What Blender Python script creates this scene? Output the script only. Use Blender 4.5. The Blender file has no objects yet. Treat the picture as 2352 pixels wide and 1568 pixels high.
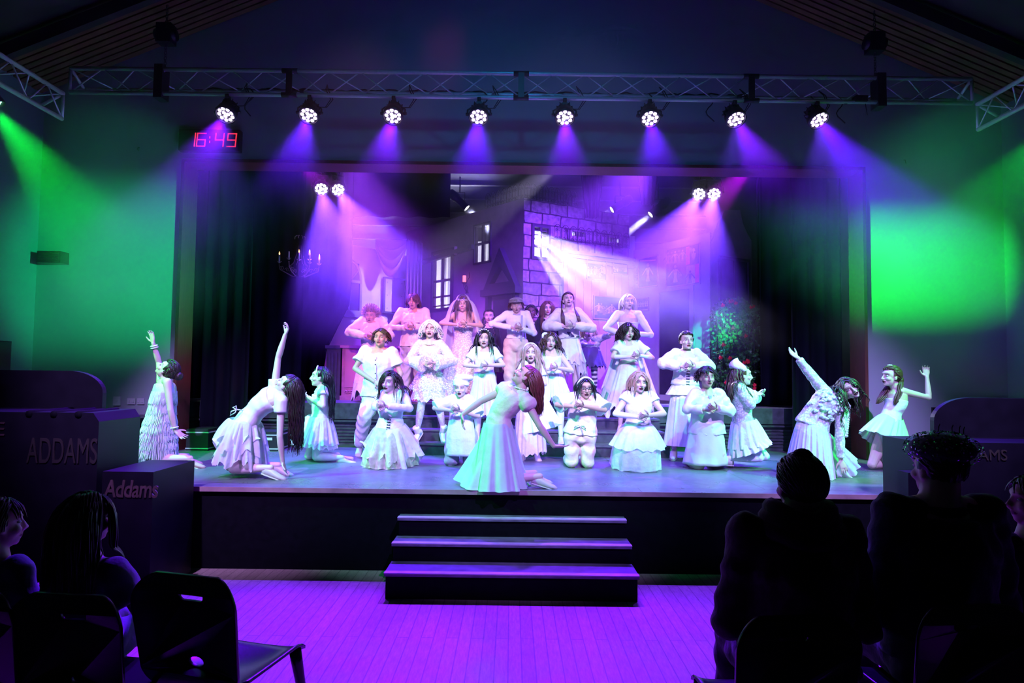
import bpy, bmesh, math, random
import numpy as np
from mathutils import Vector, Matrix, Euler, Quaternion, noise as mnoise

random.seed(7)
PI = math.pi
C = bpy.context.scene.collection
SC = bpy.context.scene
V = Vector

# ------------------------------------------------------------------ camera
F = 1450.0
CAM = V((0, 0, 1.82))
PITCH = math.atan(69 / F)
ROLL = math.radians(0.7)
cam = bpy.data.cameras.new('camera')
cam.sensor_width = 36
cam.lens = F / 2352 * 36
cam.clip_start = 0.05
cam_ob = bpy.data.objects.new('camera', cam)
C.objects.link(cam_ob)
RC = Matrix.Rotation(PI / 2 + PITCH, 3, 'X') @ Matrix.Rotation(ROLL, 3, 'Z')
cam_ob.matrix_world = Matrix.Translation(CAM) @ RC.to_4x4()
SC.camera = cam_ob
SC.view_settings.view_transform = 'Standard'
SC.view_settings.look = 'None'
SC.view_settings.exposure = 0.0
SC.view_settings.gamma = 1.0
SC.view_settings.use_curve_mapping = False
SC.cycles.use_denoising = True
SC.cycles.use_adaptive_sampling = True
SC.cycles.adaptive_threshold = 0.03
SC.cycles.max_bounces = 5
SC.cycles.diffuse_bounces = 2
SC.cycles.glossy_bounces = 2
SC.cycles.transparent_max_bounces = 10
SC.cycles.volume_bounces = 0
SC.cycles.volume_step_rate = 2.0
SC.cycles.volume_max_steps = 64
SC.cycles.sample_clamp_indirect = 4
SC.cycles.sample_clamp_direct = 0
SC.cycles.use_light_tree = True
SC.cycles.caustics_reflective = False
SC.cycles.caustics_refractive = False


def ray(px, py):
    return RC @ V(((px - 1176) / F, -(py - 784) / F, -1))


def at(px, py, Y):
    d = ray(px, py)
    return CAM + d * (Y / d.y)


def atz(px, py, Z):
    d = ray(px, py)
    return CAM + d * ((Z - CAM.z) / d.z)


world = bpy.data.worlds.new('hall_darkness')
SC.world = world
world.use_nodes = True
world.node_tree.nodes['Background'].inputs[0].default_value = (0.004, 0.006, 0.02, 1)
world.node_tree.nodes['Background'].inputs[1].default_value = 0.12

# ------------------------------------------------------------------ lights
STAGE = 0.74      # forestage floor height
PLAT = 1.34       # rear platform height
YS = 5.8          # stage front edge
YW = 8.2          # proscenium wall plane
YP = 8.99         # front edge of the rear platform


def spot(name, loc, target, col, watt, deg, blend=0.5, size=0.05, parent=None):
    l = bpy.data.lights.new(name, 'SPOT')
    l.color = col
    l.energy = watt
    l.spot_size = math.radians(deg)
    l.spot_blend = blend
    l.shadow_soft_size = size
    o = bpy.data.objects.new(name, l)
    C.objects.link(o)
    loc = V(loc)
    q = (V(target) - loc).to_track_quat('-Z', 'Y')
    o.matrix_world = Matrix.Translation(loc) @ q.to_matrix().to_4x4()
    if parent is not None:
        bpy.context.view_layer.update()
        m = o.matrix_world.copy()
        o.parent = parent
        o.matrix_parent_inverse = parent.matrix_world.inverted()
        o.matrix_world = m
    return o


VIOLET = (0.30, 0.03, 1.0)
BLUEV = (0.16, 0.04, 1.0)
MAG = (0.75, 0.02, 0.95)
GREEN = (0.01, 1.0, 0.12)
TEAL = (0.05, 0.95, 0.75)
WHITE = (0.80, 0.78, 1.0)
COOL = (0.62, 0.62, 1.0)
PINK = (1.0, 0.22, 0.55)

# front-of-house lamps hanging on the side trusses and over the hall, outside the frame
spot('front_lamp_teal', (-4.6, 4.6, 4.7), (-1.1, 7.1, 1.2), (0.04, 1.0, 0.40), 1350, 42, 0.7, 0.05)
spot('front_lamp_green', (4.8, 4.6, 4.7), (1.6, 7.5, 1.3), (0.03, 1.0, 0.32), 1100, 46, 0.7, 0.05)
spot('front_lamp_violet_left', (-3.0, 1.8, 5.4), (-2.9, 7.0, 1.1), (0.46, 0.28, 1.0), 3700, 38, 0.7, 0.06)
spot('front_lamp_violet_right', (3.4, 1.8, 5.4), (3.4, 7.1, 1.1), (0.40, 0.28, 1.0), 3600, 38, 0.7, 0.06)
spot('front_lamp_violet_centre', (1.2, 1.6, 5.4), (0.0, 6.6, 1.2), (0.36, 0.18, 1.0), 2900, 36, 0.7, 0.06)
spot('front_lamp_pale', (0.6, 1.2, 5.9), (0.5, 8.9, 1.8), (0.56, 0.40, 1.0), 4900, 31, 0.6, 0.06)
spot('front_lamp_pink', (-1.6, 1.2, 5.9), (-1.3, 9.7, 2.3), (1.0, 0.30, 0.50), 3600, 19, 0.6, 0.05)
spot('added_lamp_green_centre', (-4.8, 3.0, 4.5), (-0.2, 5.98, 1.1), (0.04, 1.0, 0.16), 1500, 16, 0.8, 0.05)  # extra narrow lamp added to turn the centre dancer's skirt green
# green pars across the hall whose beams graze the wall beside each jamb
spot('wall_lamp_green_right', (-4.9, 3.8, 3.3), (4.78, 8.2, 3.25), (0.0, 1.0, 0.03), 30000, 10, 1.0, 0.05)
spot('wall_lamp_green_left', (4.9, 3.8, 3.3), (-4.65, 8.2, 3.1), (0.0, 1.0, 0.30), 9000, 15, 1.0, 0.05)
spot('wall_fill_teal', (0, 3.0, 6.4), (0, 8.2, 3.0), (0.0, 0.46, 0.80), 130, 84, 1.0, 0.2)  # added soft fill for teal spill on the wall, no fixture here
spot('wall_fill_blue', (0, 4.2, 6.2), (0, 8.2, 6.0), (0.0, 0.04, 1.0), 26, 120, 1.0, 0.2)  # added fill for blue spill high on the wall, no fixture here

# ------------------------------------------------------------------ helpers
def mat(name, col, rough=0.6, metal=0.0, spec=0.5, var=0.0, scale=8.0, bump=0.0, emit=None, strength=0.0, alpha=1.0, stretch=None, trans=0.0, sheen=0.0):
    m = bpy.data.materials.new(name)
    m.use_nodes = True
    nt = m.node_tree
    b = nt.nodes['Principled BSDF']
    b.inputs['Base Color'].default_value = (*col, 1)
    b.inputs['Roughness'].default_value = rough
    b.inputs['Metallic'].default_value = metal
    b.inputs['Specular IOR Level'].default_value = spec
    if alpha < 1:
        b.inputs['Alpha'].default_value = alpha
    if trans:
        b.inputs['Transmission Weight'].default_value = trans
    if sheen:
        b.inputs['Sheen Weight'].default_value = sheen
    if emit:
        b.inputs['Emission Color'].default_value = (*emit, 1)
        b.inputs['Emission Strength'].default_value = strength
    if var or bump:
        tc = nt.nodes.new('ShaderNodeTexCoord')
        mp = nt.nodes.new('ShaderNodeMapping')
        if stretch:
            mp.inputs['Scale'].default_value = stretch
        n = nt.nodes.new('ShaderNodeTexNoise')
        n.inputs['Scale'].default_value = scale
        n.inputs['Detail'].default_value = 5
        nt.links.new(tc.outputs['Object'], mp.inputs[0])
        nt.links.new(mp.outputs[0], n.inputs['Vector'])
        if var:
            r = nt.nodes.new('ShaderNodeMapRange')
            r.inputs[1].default_value = 0.25
            r.inputs[2].default_value = 0.75
            r.inputs[3].default_value = 1 - var
            r.inputs[4].default_value = 1 + var
            mx = nt.nodes.new('ShaderNodeVectorMath')
            mx.operation = 'SCALE'
            mx.inputs[0].default_value = col
            nt.links.new(n.outputs[0], r.inputs[0])
            nt.links.new(r.outputs[0], mx.inputs['Scale'])
            nt.links.new(mx.outputs[0], b.inputs['Base Color'])
        if bump:
            bp = nt.nodes.new('ShaderNodeBump')
            bp.inputs['Strength'].default_value = bump
            bp.inputs['Distance'].default_value = 0.02
            nt.links.new(n.outputs[0], bp.inputs['Height'])
            nt.links.new(bp.outputs[0], b.inputs['Normal'])
    return m


class MB:
    """collects shapes, links them as one mesh object"""

    def __init__(s):
        s.v = []
        s.f = []
        s.mi = []
        s.sm = []
        s.m = 0

    def add(s, vs, fs, smooth=False):
        o = len(s.v)
        s.v += [tuple(v) for v in vs]
        for f in fs:
            s.f.append([i + o for i in f])
            s.mi.append(s.m)
            s.sm.append(smooth)
        return s

    def box(s, a, b, M=None):
        x0, y0, z0 = a
        x1, y1, z1 = b
        vs = [V((x, y, z)) for z in (z0, z1) for y in (y0, y1) for x in (x0, x1)]
        if M is not None:
            vs = [M @ v for v in vs]
        return s.add(vs, [(0, 2, 3, 1), (4, 5, 7, 6), (0, 1, 5, 4), (1, 3, 7, 5), (3, 2, 6, 7), (2, 0, 4, 6)])

    def quad(s, a, b, c, d):
        return s.add([a, b, c, d], [(0, 1, 2, 3)])

    def prism(s, pts, off, smooth=False):
        """polygon pts extruded by vector off"""
        n = len(pts)
        vs = [V(p) for p in pts] + [V(p) + V(off) for p in pts]
        fs = [tuple(reversed(range(n))), tuple(range(n, 2 * n))]
        fs += [(i, (i + 1) % n, n + (i + 1) % n, n + i) for i in range(n)]
        return s.add(vs, fs, smooth)

    def loft(s, rings, smooth=True, caps=True, closed=True):
        n = len(rings[0])
        vs = [p for r in rings for p in r]
        fs = []
        for k in range(len(rings) - 1):
            for i in range(n if closed else n - 1):
                j = (i + 1) % n
                fs.append((k * n + i, k * n + j, (k + 1) * n + j, (k + 1) * n + i))
        if caps and closed:
            fs.append(tuple(reversed(range(n))))
            fs.append(tuple(range((len(rings) - 1) * n, len(rings) * n)))
        return s.add(vs, fs, smooth)

    def tube(s, pts, r, n=8, smooth=True, caps=True, flat=1.0, up=None):
        pts = [V(p) for p in pts]
        k = len(pts)
        rs = r if hasattr(r, '__len__') else [r] * k
        rings = []
        prev = None
        for i in range(k):
            t = (pts[min(i + 1, k - 1)] - pts[max(i - 1, 0)])
            if t.length < 1e-9:
                t = V((0, 0, 1))
            t.normalize()
            if prev is None:
                a = V(up) if up is not None else (V((0, 0, 1)) if abs(t.z) < 0.9 else V((1, 0, 0)))
                u = (a - t * a.dot(t)).normalized()
            else:
                u = prev - t * prev.dot(t)
                u = u.normalized() if u.length > 1e-6 else t.orthogonal().normalized()
            prev = u
            w = t.cross(u)
            rings.append([pts[i] + (u * math.cos(2 * PI * j / n) * flat + w * math.sin(2 * PI * j / n)) * rs[i] for j in range(n)])
        return s.loft(rings, smooth, caps)

    def ell(s, c, r, M=None, nu=12, nv=8):
        """ellipsoid centre c, radii r, optional 3x3 rotation M"""
        c = V(c)
        vs = []
        for i in range(nv + 1):
            th = PI * i / nv
            if i in (0, nv):
                p = V((0, 0, r[2] * math.cos(th)))
                vs.append(c + (M @ p if M else p))
                continue
            for j in range(nu):
                ph = 2 * PI * j / nu
                p = V((r[0] * math.sin(th) * math.cos(ph), r[1] * math.sin(th) * math.sin(ph), r[2] * math.cos(th)))
                vs.append(c + (M @ p if M else p))
        fs = []
        for j in range(nu):
            fs.append((0, 1 + j, 1 + (j + 1) % nu))
        for i in range(nv - 2):
            for j in range(nu):
                a = 1 + i * nu
                fs.append((a + j, a + nu + j, a + nu + (j + 1) % nu, a + (j + 1) % nu))
        a = 1 + (nv - 2) * nu
        L = len(vs) - 1
        for j in range(nu):
            fs.append((a + (j + 1) % nu, a + j, L))
        return s.add(vs, fs, True)

    def grid(s, fn, nu, nv, smooth=True, closeu=False):
        vs = [fn(i / nu, j / nv) for j in range(nv + 1) for i in range(nu + (0 if closeu else 1))]
        w = nu if closeu else nu + 1
        fs = []
        for j in range(nv):
            for i in range(nu):
                i2 = (i + 1) % w
                fs.append((j * w + i, j * w + i2, (j + 1) * w + i2, (j + 1) * w + i))
        return s.add(vs, fs, smooth)

    def build(s, name, mats, parent=None, solid=0.0, label=None):
        me = bpy.data.meshes.new(name)
        me.from_pydata(s.v, [], s.f)
        if not isinstance(mats, (list, tuple)):
            mats = [mats]
        for m in mats:
            me.materials.append(m)
        me.polygons.foreach_set('material_index', s.mi)
        me.polygons.foreach_set('use_smooth', s.sm)
        me.update()
        o = bpy.data.objects.new(name, me)
        C.objects.link(o)
        if parent is not None:
            o.parent = parent
            o.matrix_parent_inverse = parent.matrix_world.inverted()
        if solid:
            md = o.modifiers.new('thick', 'SOLIDIFY')
            md.thickness = solid
            md.offset = 0
        if label:
            o['label'] = label
        return o


def tag(o, label=None, cat=None, group=None, kind=None):
    for k, v in (('label', label), ('category', cat), ('group', group), ('kind', kind)):
        if v:
            o[k] = v
    return o


def empty(name, loc=(0, 0, 0)):
    o = bpy.data.objects.new(name, None)
    C.objects.link(o)
    o.location = loc
    o.empty_display_size = 0.1
    bpy.context.view_layer.update()
    return o


def thing(name, label, cat, loc=(0, 0, 0), group=None):
    return tag(empty(name, loc), label, cat, group)


def copy_tree(o, parent=None):
    c = o.copy()
    C.objects.link(c)
    c.parent = parent
    for ch in list(o.children):
        copy_tree(ch, c)
    return c


def struct(o):
    o['kind'] = 'structure'
    return o


def frame_of(d, up=(0, 0, 1)):
    """3x3 matrix whose z axis is d"""
    d = V(d).normalized()
    u = V(up)
    x = u.cross(d)
    if x.length < 1e-5:
        x = V((1, 0, 0))
    x.normalize()
    y = d.cross(x)
    return Matrix((x, y, d)).transposed()


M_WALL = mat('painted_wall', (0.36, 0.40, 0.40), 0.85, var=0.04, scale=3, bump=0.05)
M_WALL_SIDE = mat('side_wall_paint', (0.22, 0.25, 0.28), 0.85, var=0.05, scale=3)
M_TIMBER = mat('stained_timber', (0.12, 0.028, 0.018), 0.6, var=0.25, scale=14, stretch=(6, 6, .4))
M_SLAT = mat('ceiling_slat_timber', (0.20, 0.09, 0.045), 0.6, var=0.3, scale=5)
M_CEIL = mat('ceiling_board', (0.045, 0.04, 0.035), 0.8, var=0.2, scale=4)
M_BLACK = mat('black_paint', (0.0035, 0.0035, 0.005), 0.8, spec=0.05, var=0.3, scale=20)
M_DRAPE = mat('black_velour', (0.005, 0.005, 0.010), 0.95, spec=0.05)
M_ALU = mat('brushed_aluminium', (0.72, 0.73, 0.76), 0.35, 0.35, var=0.08, scale=30)
M_RUBBER = mat('black_rubber', (0.012, 0.012, 0.014), 0.5)
M_BLKMETAL = mat('black_powder_coat', (0.02, 0.02, 0.026), 0.42, spec=0.5)
M_PLASTIC = mat('black_plastic', (0.012, 0.012, 0.016), 0.26)


def floor_mat(name, c1, c2, plank, rough, lines=0.35, along='y'):
    m = bpy.data.materials.new(name)
    m.use_nodes = True
    nt = m.node_tree
    b = nt.nodes['Principled BSDF']
    tc = nt.nodes.new('ShaderNodeTexCoord')
    mp = nt.nodes.new('ShaderNodeMapping')
    if along == 'y':
        mp.inputs['Rotation'].default_value = (0, 0, PI / 2)
    br = nt.nodes.new('ShaderNodeTexBrick')
    br.inputs['Color1'].default_value = (*c1, 1)
    br.inputs['Color2'].default_value = (*c2, 1)
    br.inputs['Mortar'].default_value = (c1[0] * lines, c1[1] * lines, c1[2] * lines, 1)
    br.inputs['Scale'].default_value = 1
    br.inputs['Mortar Size'].default_value = 0.004
    br.inputs['Brick Width'].default_value = plank[0]
    br.inputs['Row Height'].default_value = plank[1]
    n = nt.nodes.new('ShaderNodeTexNoise')
    n.inputs['Scale'].default_value = 2.2
    n.inputs['Detail'].default_value = 8
    n.inputs['Roughness'].default_value = 0.7
    n2 = nt.nodes.new('ShaderNodeTexNoise')
    n2.inputs['Scale'].default_value = 9
    n2.inputs['Detail'].default_value = 10
    n2.inputs['Roughness'].default_value = 0.8
    mp2 = nt.nodes.new('ShaderNodeMapping')
    mp2.inputs['Scale'].default_value = (1, 7, 1) if along == 'x' else (7, 1, 1)
    mx = nt.nodes.new('ShaderNodeMix')
    mx.data_type = 'RGBA'
    mx.blend_type = 'MULTIPLY'
    mx.inputs[0].default_value = 0.7
    r = nt.nodes.new('ShaderNodeMapRange')
    r.inputs[1].default_value = 0.3
    r.inputs[2].default_value = 0.7
    r.inputs[3].default_value = 0.35
    r.inputs[4].default_value = 1.25
    r2 = nt.nodes.new('ShaderNodeMapRange')
    r2.inputs[1].default_value = 0.3
    r2.inputs[2].default_value = 0.7
    r2.inputs[3].default_value = rough - 0.10
    r2.inputs[4].default_value = rough + 0.14
    nt.links.new(tc.outputs['Object'], mp.inputs[0])
    nt.links.new(tc.outputs['Object'], mp2.inputs[0])
    nt.links.new(mp.outputs[0], br.inputs['Vector'])
    nt.links.new(mp2.outputs[0], n2.inputs['Vector'])
    nt.links.new(tc.outputs['Object'], n.inputs['Vector'])
    nt.links.new(n2.outputs[0], r.inputs[0])
    nt.links.new(br.outputs['Color'], mx.inputs[6])
    nt.links.new(r.outputs[0], mx.inputs[7])
    nt.links.new(mx.outputs[2], b.inputs['Base Color'])
    nt.links.new(n.outputs[0], r2.inputs[0])
    nt.links.new(r2.outputs[0], b.inputs['Roughness'])
    bp = nt.nodes.new('ShaderNodeBump')
    bp.inputs['Strength'].default_value = 0.08
    bp.inputs['Distance'].default_value = 0.01
    nt.links.new(n2.outputs[0], bp.inputs['Height'])
    nt.links.new(bp.outputs[0], b.inputs['Normal'])
    return m


M_STAGE = floor_mat('scuffed_stage_paint', (0.17, 0.17, 0.19), (0.15, 0.15, 0.17), (2.4, 1.2), 0.32, 0.15, 'x')
M_HALL = floor_mat('sprung_timber_boards', (0.44, 0.33, 0.26), (0.38, 0.28, 0.22), (2.2, 0.085), 0.38, 0.5, 'y')

# ------------------------------------------------------------------ room
XL, XR = at(80, 700, YW).x, at(2310, 700, YW).x
oL, oR = at(402, 900, YW).x, at(1990, 900, YW).x          # opening jambs
oT = at(1176, 377, YW).z                                   # opening head
mb = MB()
mb.box((-9, -5, -0.1), (9, YW + 0.3, 0))
struct(mb.build('floor', M_HALL))
mb = MB()
mb.box((XL, YS, STAGE - 0.04), (XR, YW + 0.3, STAGE))
mb.m = 1
mb.box((XL, YS + 0.03, 0), (XR, YS + 0.08, STAGE - 0.04))
mb.m = 2
mb.box((XL, YS - 0.012, STAGE - 0.04), (XR, YS, STAGE + 0.002))
M_LIP = mat('worn_timber_lip', (0.30, 0.20, 0.18), 0.4, var=0.3, scale=6)
struct(mb.build('floor_stage', [M_STAGE, M_BLACK, M_LIP]))
mb = MB()
mb.box((oL - 2, YP + 0.02, PLAT - 0.05), (oR + 2, 15.0, PLAT))
mb.m = 1
mb.box((oL - 2, YP, PLAT - 0.22), (oR + 2, YP + 0.04, PLAT + 0.004))
mb.box((oL - 2, YP + 0.05, STAGE), (oR + 2, YP + 0.09, PLAT - 0.22))
mb.box((oL - 2, YP - 0.02, PLAT - 0.26), (oR + 2, YP + 0.02, PLAT - 0.235))
for k in range(7):
    z = STAGE + 0.05 + k * 0.045
    mb.box((oL - 2, YP + 0.03, z), (oR + 2, YP + 0.06, z + 0.02))
mb.m = 0
mb.box((oL - 2, YW + 0.3, STAGE - 0.04), (oR + 2, YP + 0.1, STAGE))
M_PLATF = mat('platform_paint', (0.09, 0.09, 0.10), 0.4, var=0.35, scale=9)
M_FASCIA = mat('fascia_paint', (0.05, 0.055, 0.06), 0.35, var=0.5, scale=12)
struct(mb.build('floor_platform', [M_PLATF, M_FASCIA]))
# front stairs from the hall floor up to the stage
M_NOSE = mat('worn_grey_nosing', (.42, .40, .44), .5, var=.2, scale=10)
M_STEP = mat('scuffed_step_paint', (.13, .13, .15), .4, var=.35, scale=9)
t = thing('front_stairs', 'black wooden steps in front of the stage, three treads with pale front edges', 'stairs', (0.02, 5.45, 0))
SD = [(5.12, 5.43, .205), (5.43, 5.66, .358), (5.66, 5.82, .520)]
for k, (ya, yb_, z) in enumerate(SD):
    sx = 1.005 if k < 2 else 1.0
    st = MB().box((.02 - sx, ya, 0), (.02 + sx, min(yb_ + .02, 5.79), z - .025)).build('step', M_BLACK, t)
    MB().box((.02 - sx - .012, ya - .015, z - .025), (.02 + sx + .012, min(yb_, 5.79), z)).build('tread', M_STEP, st)
    MB().box((.02 - sx - .013, ya - .017, z - .006), (.02 + sx + .013, ya + .045, z + .003)).build('nosing', M_NOSE, st)
# proscenium wall with opening
ZT = 9.0
mb = MB()
mb.box((XL, YW, 0), (oL, YW + 0.3, ZT))
mb.box((oR, YW, 0), (XR, YW + 0.3, ZT))
mb.box((oL, YW, oT), (oR, YW + 0.3, ZT))
struct(mb.build('wall_stage', M_WALL))
mb = MB()
for x0, x1 in ((oL - 0.01, oL + 0.03), (oR - 0.03, oR + 0.01)):
    mb.box((x0, YW - 0.035, STAGE), (x1, YW + 0.33, oT))
mb.box((oL - 0.01, YW - 0.035, oT - 0.03), (oR + 0.01, YW + 0.33, oT + 0.012))
struct(mb.build('trim_1', M_TIMBER))
# side walls with lit lobby openings
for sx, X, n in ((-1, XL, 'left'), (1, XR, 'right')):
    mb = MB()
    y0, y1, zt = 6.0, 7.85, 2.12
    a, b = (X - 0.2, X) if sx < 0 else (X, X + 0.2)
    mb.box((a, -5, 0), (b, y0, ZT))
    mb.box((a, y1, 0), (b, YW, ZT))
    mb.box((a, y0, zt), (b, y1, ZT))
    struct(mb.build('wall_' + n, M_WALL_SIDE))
    mb = MB()
    c = X + sx * 1.9
    mb.box((min(X + sx * 0.2, c), y0 - 0.6, 0), (max(X + sx * 0.2, c), y0 - 0.55, 2.8))
    mb.box((min(X + sx * 0.2, c), y1 + 0.3, 0), (max(X + sx * 0.2, c), y1 + 0.35, 2.8))
    mb.box((min(c, c + sx * 0.05), y0 - 0.6, 0), (max(c, c + sx * 0.05), y1 + 0.35, 2.8))
    mb.box((min(X + sx * 0.2, c), y0 - 0.6, 2.8), (max(X + sx * 0.2, c), y1 + 0.35, 2.85))
    struct(mb.build('wall_lobby_' + n, mat('lobby_paint_' + n, (0.75, 0.62, 0.42), 0.8)))
    l = bpy.data.lights.new('lobby_lamp', 'POINT')
    l.energy = 0.9
    l.color = (1, 0.66, 0.3)
    l.shadow_soft_size = 0.1
    lo = bpy.data.objects.new('lobby_lamp', l)
    lo.location = (X + sx * 1.1, y1 - 0.3, 2.5)
    C.objects.link(lo)
# pitched ceiling: boards run from eave to ridge, dark panels and slatted bands
pA, pB = at(215, 175, YW), at(660, 0, YW)
slope = (pB.z - pA.z) / (pB.x - pA.x)
xm = (XL + XR) / 2
def ceil_z(x):
    return pA.z + slope * ((xm - abs(x - xm)) - pA.x)
mb = MB()
for sx in (-1, 1):
    xe = XL - .3 if sx < 0 else XR + .3
    a0, a1 = V((xe, -5, ceil_z(xe))), V((xm, -5, ceil_z(xm)))
    b0, b1 = V((xe, YW + .2, ceil_z(xe))), V((xm, YW + .2, ceil_z(xm)))
    mb.prism([a0 + V((0, 0, .08)), a1 + V((0, 0, .08)), b1 + V((0, 0, .08)), b0 + V((0, 0, .08))], (0, 0, 0.1))
    mb.m = 1
    y = YW - 0.06
    k = 0
    while y > 0.5:
        if k % 30 < 9 or k % 30 > 19:
            ww = 0.075
            ps = [V((xe, y - ww, ceil_z(xe))), V((xm, y - ww, ceil_z(xm))), V((xm, y, ceil_z(xm))), V((xe, y, ceil_z(xe)))]
            mb.prism(ps, (0, 0, 0.07))
        y -= 0.1
        k += 1
    mb.m = 0
struct(mb.build('ceiling', [M_CEIL, M_SLAT]))
mb = MB()
for sx in (-1, 1):
    xe = XL if sx < 0 else XR
    for y in (YW - 1.0, YW - 2.05, YW - 4.0):
        ps = [V((xe, y, ceil_z(xe))), V((xm, y, ceil_z(xm))), V((xm, y, ceil_z(xm) - .16)), V((xe, y, ceil_z(xe) - .16))]
        mb.prism(ps, (0, -0.09, 0))
struct(mb.build('trim_2', M_CEIL))
# enclosing surfaces behind the set and above the stage
mb = MB()
mb.box((oL - 2.2, 15.0, 0), (oR + 2.2, 15.1, 7.5))
mb.box((oL - 2.3, YW + 0.3, 0), (oL - 2.2, 15.1, 7.5))
mb.box((oR + 2.2, YW + 0.3, 0), (oR + 2.3, 15.1, 7.5))
struct(mb.build('wall_rear', mat('stage_rear_paint', (0.20, 0.21, 0.25), 0.8, var=0.1, scale=3)))
mb = MB()
mb.box((oL - 2.3, YW + 0.3, 7.5), (oR + 2.3, 15.1, 7.6))
struct(mb.build('ceiling_stage', M_BLACK))

# ------------------------------------------------------------------ lighting truss and lamps
def truss(name, A, B, side, label, n):
    """triangular truss between A and B (bottom front chord), side = horizontal offset vector to rear chord"""
    A, B, side = V(A), V(B), V(side)
    up = V((0, 0, 0.29))
    mid = side + up * 0.5
    t = thing(name, label, 'lighting truss', A)
    for off in (V((0, 0, 0)), up, mid):
        mb = MB().tube([A + off, B + off], 0.025, 10)
        mb.build('chord', M_ALU, t)
    mb = MB()
    L = B - A
    for k in range(n):
        a, b, c = A + L * (k / n), A + L * ((k + .5) / n), A + L * ((k + 1) / n)
        for o1, o2 in ((V((0, 0, 0)), up), (V((0, 0, 0)), mid), (up, mid)):
            mb.tube([a + o1, b + o2], 0.0085, 6)
            mb.tube([b + o2, c + o1], 0.0085, 6)
    for p in (A, B):
        for o1, o2 in ((V((0, 0, 0)), up), (V((0, 0, 0)), mid), (up, mid)):
            mb.tube([p + o1, p + o2], 0.018, 8)
    mb.build('lacing', M_ALU, t)
    return t


YT = 7.3
tA, tB = at(160, 213, YT), at(2233, 236, YT)
zt = (tA.z + tB.z) / 2
tA.z = tB.z = zt
T = truss('truss', tA, tB, (0, 0.25, 0), 'long silver triangular truss spanning the hall above the stage opening', 14)
Ld = (tB - tA)
for px in (665, 1197, 1725):
    f = (at(px, 200, YT).x - tA.x) / Ld.x
    p = tA + Ld * f
    MB().box(p - V((.035, .03, .0)), p + V((.035, -.015, .29))).build('coupler_plate', M_BLKMETAL, T)
    for o in (V((0, 0, 0)), V((0, 0, .29)), V((0, .25, .145))):
        MB().tube([p + o - V((.09, 0, 0)), p + o + V((.09, 0, 0))], 0.031, 10).build('coupler', M_BLKMETAL, T)
for px in (366, 2022):
    f = (at(px, 200, YT).x - tA.x) / Ld.x
    p = tA + Ld * f + V((0, .1, .3))
    h = thing('truss_hoist', 'chain and motor hanging the %s end of the long truss' % ('left' if px < 1000 else 'right'), 'hoist', p, 'hoists that carry the long truss')
    mb = MB()
    z = p.z
    k = 0
    while z < ceil_z(p.x) - 0.1:
        a = 0 if k % 2 else PI / 2
        mb.tube([V((p.x + .012 * math.cos(a) * s, p.y + .012 * math.sin(a) * s, z + dz)) for s, dz in ((-1, 0), (-1, .03), (1, .03), (1, 0), (-1, 0))], 0.004, 5)
        z += 0.032
        k += 1
    mb.build('chain', M_BLKMETAL, h)
    mb = MB().box(p + V((-.09, -.07, .35)), p + V((.09, .07, .58))).tube([p + V((-.12, 0, .46)), p + V((.12, 0, .46))], .07, 12)
    mb.build('motor', M_BLKMETAL, h)
    mb = MB().box(p + V((-.05, -.14, -.36)), p + V((.05, .02, .04)))
    mb.build('bracket', M_BLKMETAL, h)
mb = MB()
rr = random.Random(3)
for q in range(3):
    pts = []
    for k in range(90):
        x = tA.x + Ld.x * (0.14 + 0.62 * k / 89)
        pts.append(V((x, YT + .25 + .02 * q, zt + .17 + 0.018 * math.sin(k * 1.3 + q * 2) + rr.uniform(-.008, .008))))
    mb.tube(pts, 0.010, 6)
for px in (560, 1110, 1500, 1640, 1880, 1945):
    x = at(px, 200, YT).x
    mb.tube([V((x + .05 * math.sin(k * .9), YT + .2 - .01 * k, zt + .15 - .045 * k)) for k in range(9)], 0.007, 6)
tag(mb.build('truss_cable', M_RUBBER), 'black power cables running along the rear tube of the long truss', 'cable')
# small box with trailing cable near the right end of the truss
p = at(1975, 232, YT)
t = thing('power_box', 'small black power box hanging under the truss near its right end', 'power box', p)
MB().box(p + V((-.07, -.05, -.02)), p + V((.07, .05, .05))).build('box_body', M_BLKMETAL, t)
MB().tube([p + V((-.07, 0, 0)), p + V((-.16, 0, -.035)), p + V((-.26, 0, -.02)), p + V((-.28, 0, .01)), p + V((-.22, 0, .02))], .006, 6).tube([p + V((.06, 0, -.01)), p + V((.075, 0, -.1)), p + V((.085, 0, -.17))], .006, 6).build('cable', M_RUBBER, t)

# side trusses parallel to the side walls
sA, sB = at(145, 215, 7.0), at(2245, 240, 7.0)
TL = truss('truss', (sA.x, 7.0, sA.z - .29), (sA.x, 1.0, sA.z - .29), (-.25, 0, 0), 'silver truss running along the left wall towards the audience', 12)
TR = truss('truss', (sB.x, 7.0, sB.z - .29), (sB.x, 1.0, sB.z - .29), (.25, 0, 0), 'silver truss running along the right wall towards the audience', 12)


def led_mat(name, col, st):
    m = bpy.data.materials.new(name)
    m.use_nodes = True
    nt = m.node_tree
    nt.nodes.clear()
    e = nt.nodes.new('ShaderNodeEmission')
    e.inputs[0].default_value = (*col, 1)
    e.inputs[1].default_value = st
    o = nt.nodes.new('ShaderNodeOutputMaterial')
    nt.links.new(e.outputs[0], o.inputs[0])
    return m


LED_V = led_mat('violet_led', (0.75, 0.55, 1.0), 9)
LED_G = led_mat('green_led', (0.25, 1.0, 0.55), 8)
LED_W = led_mat('white_led', (0.9, 0.85, 1.0), 14)


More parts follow.
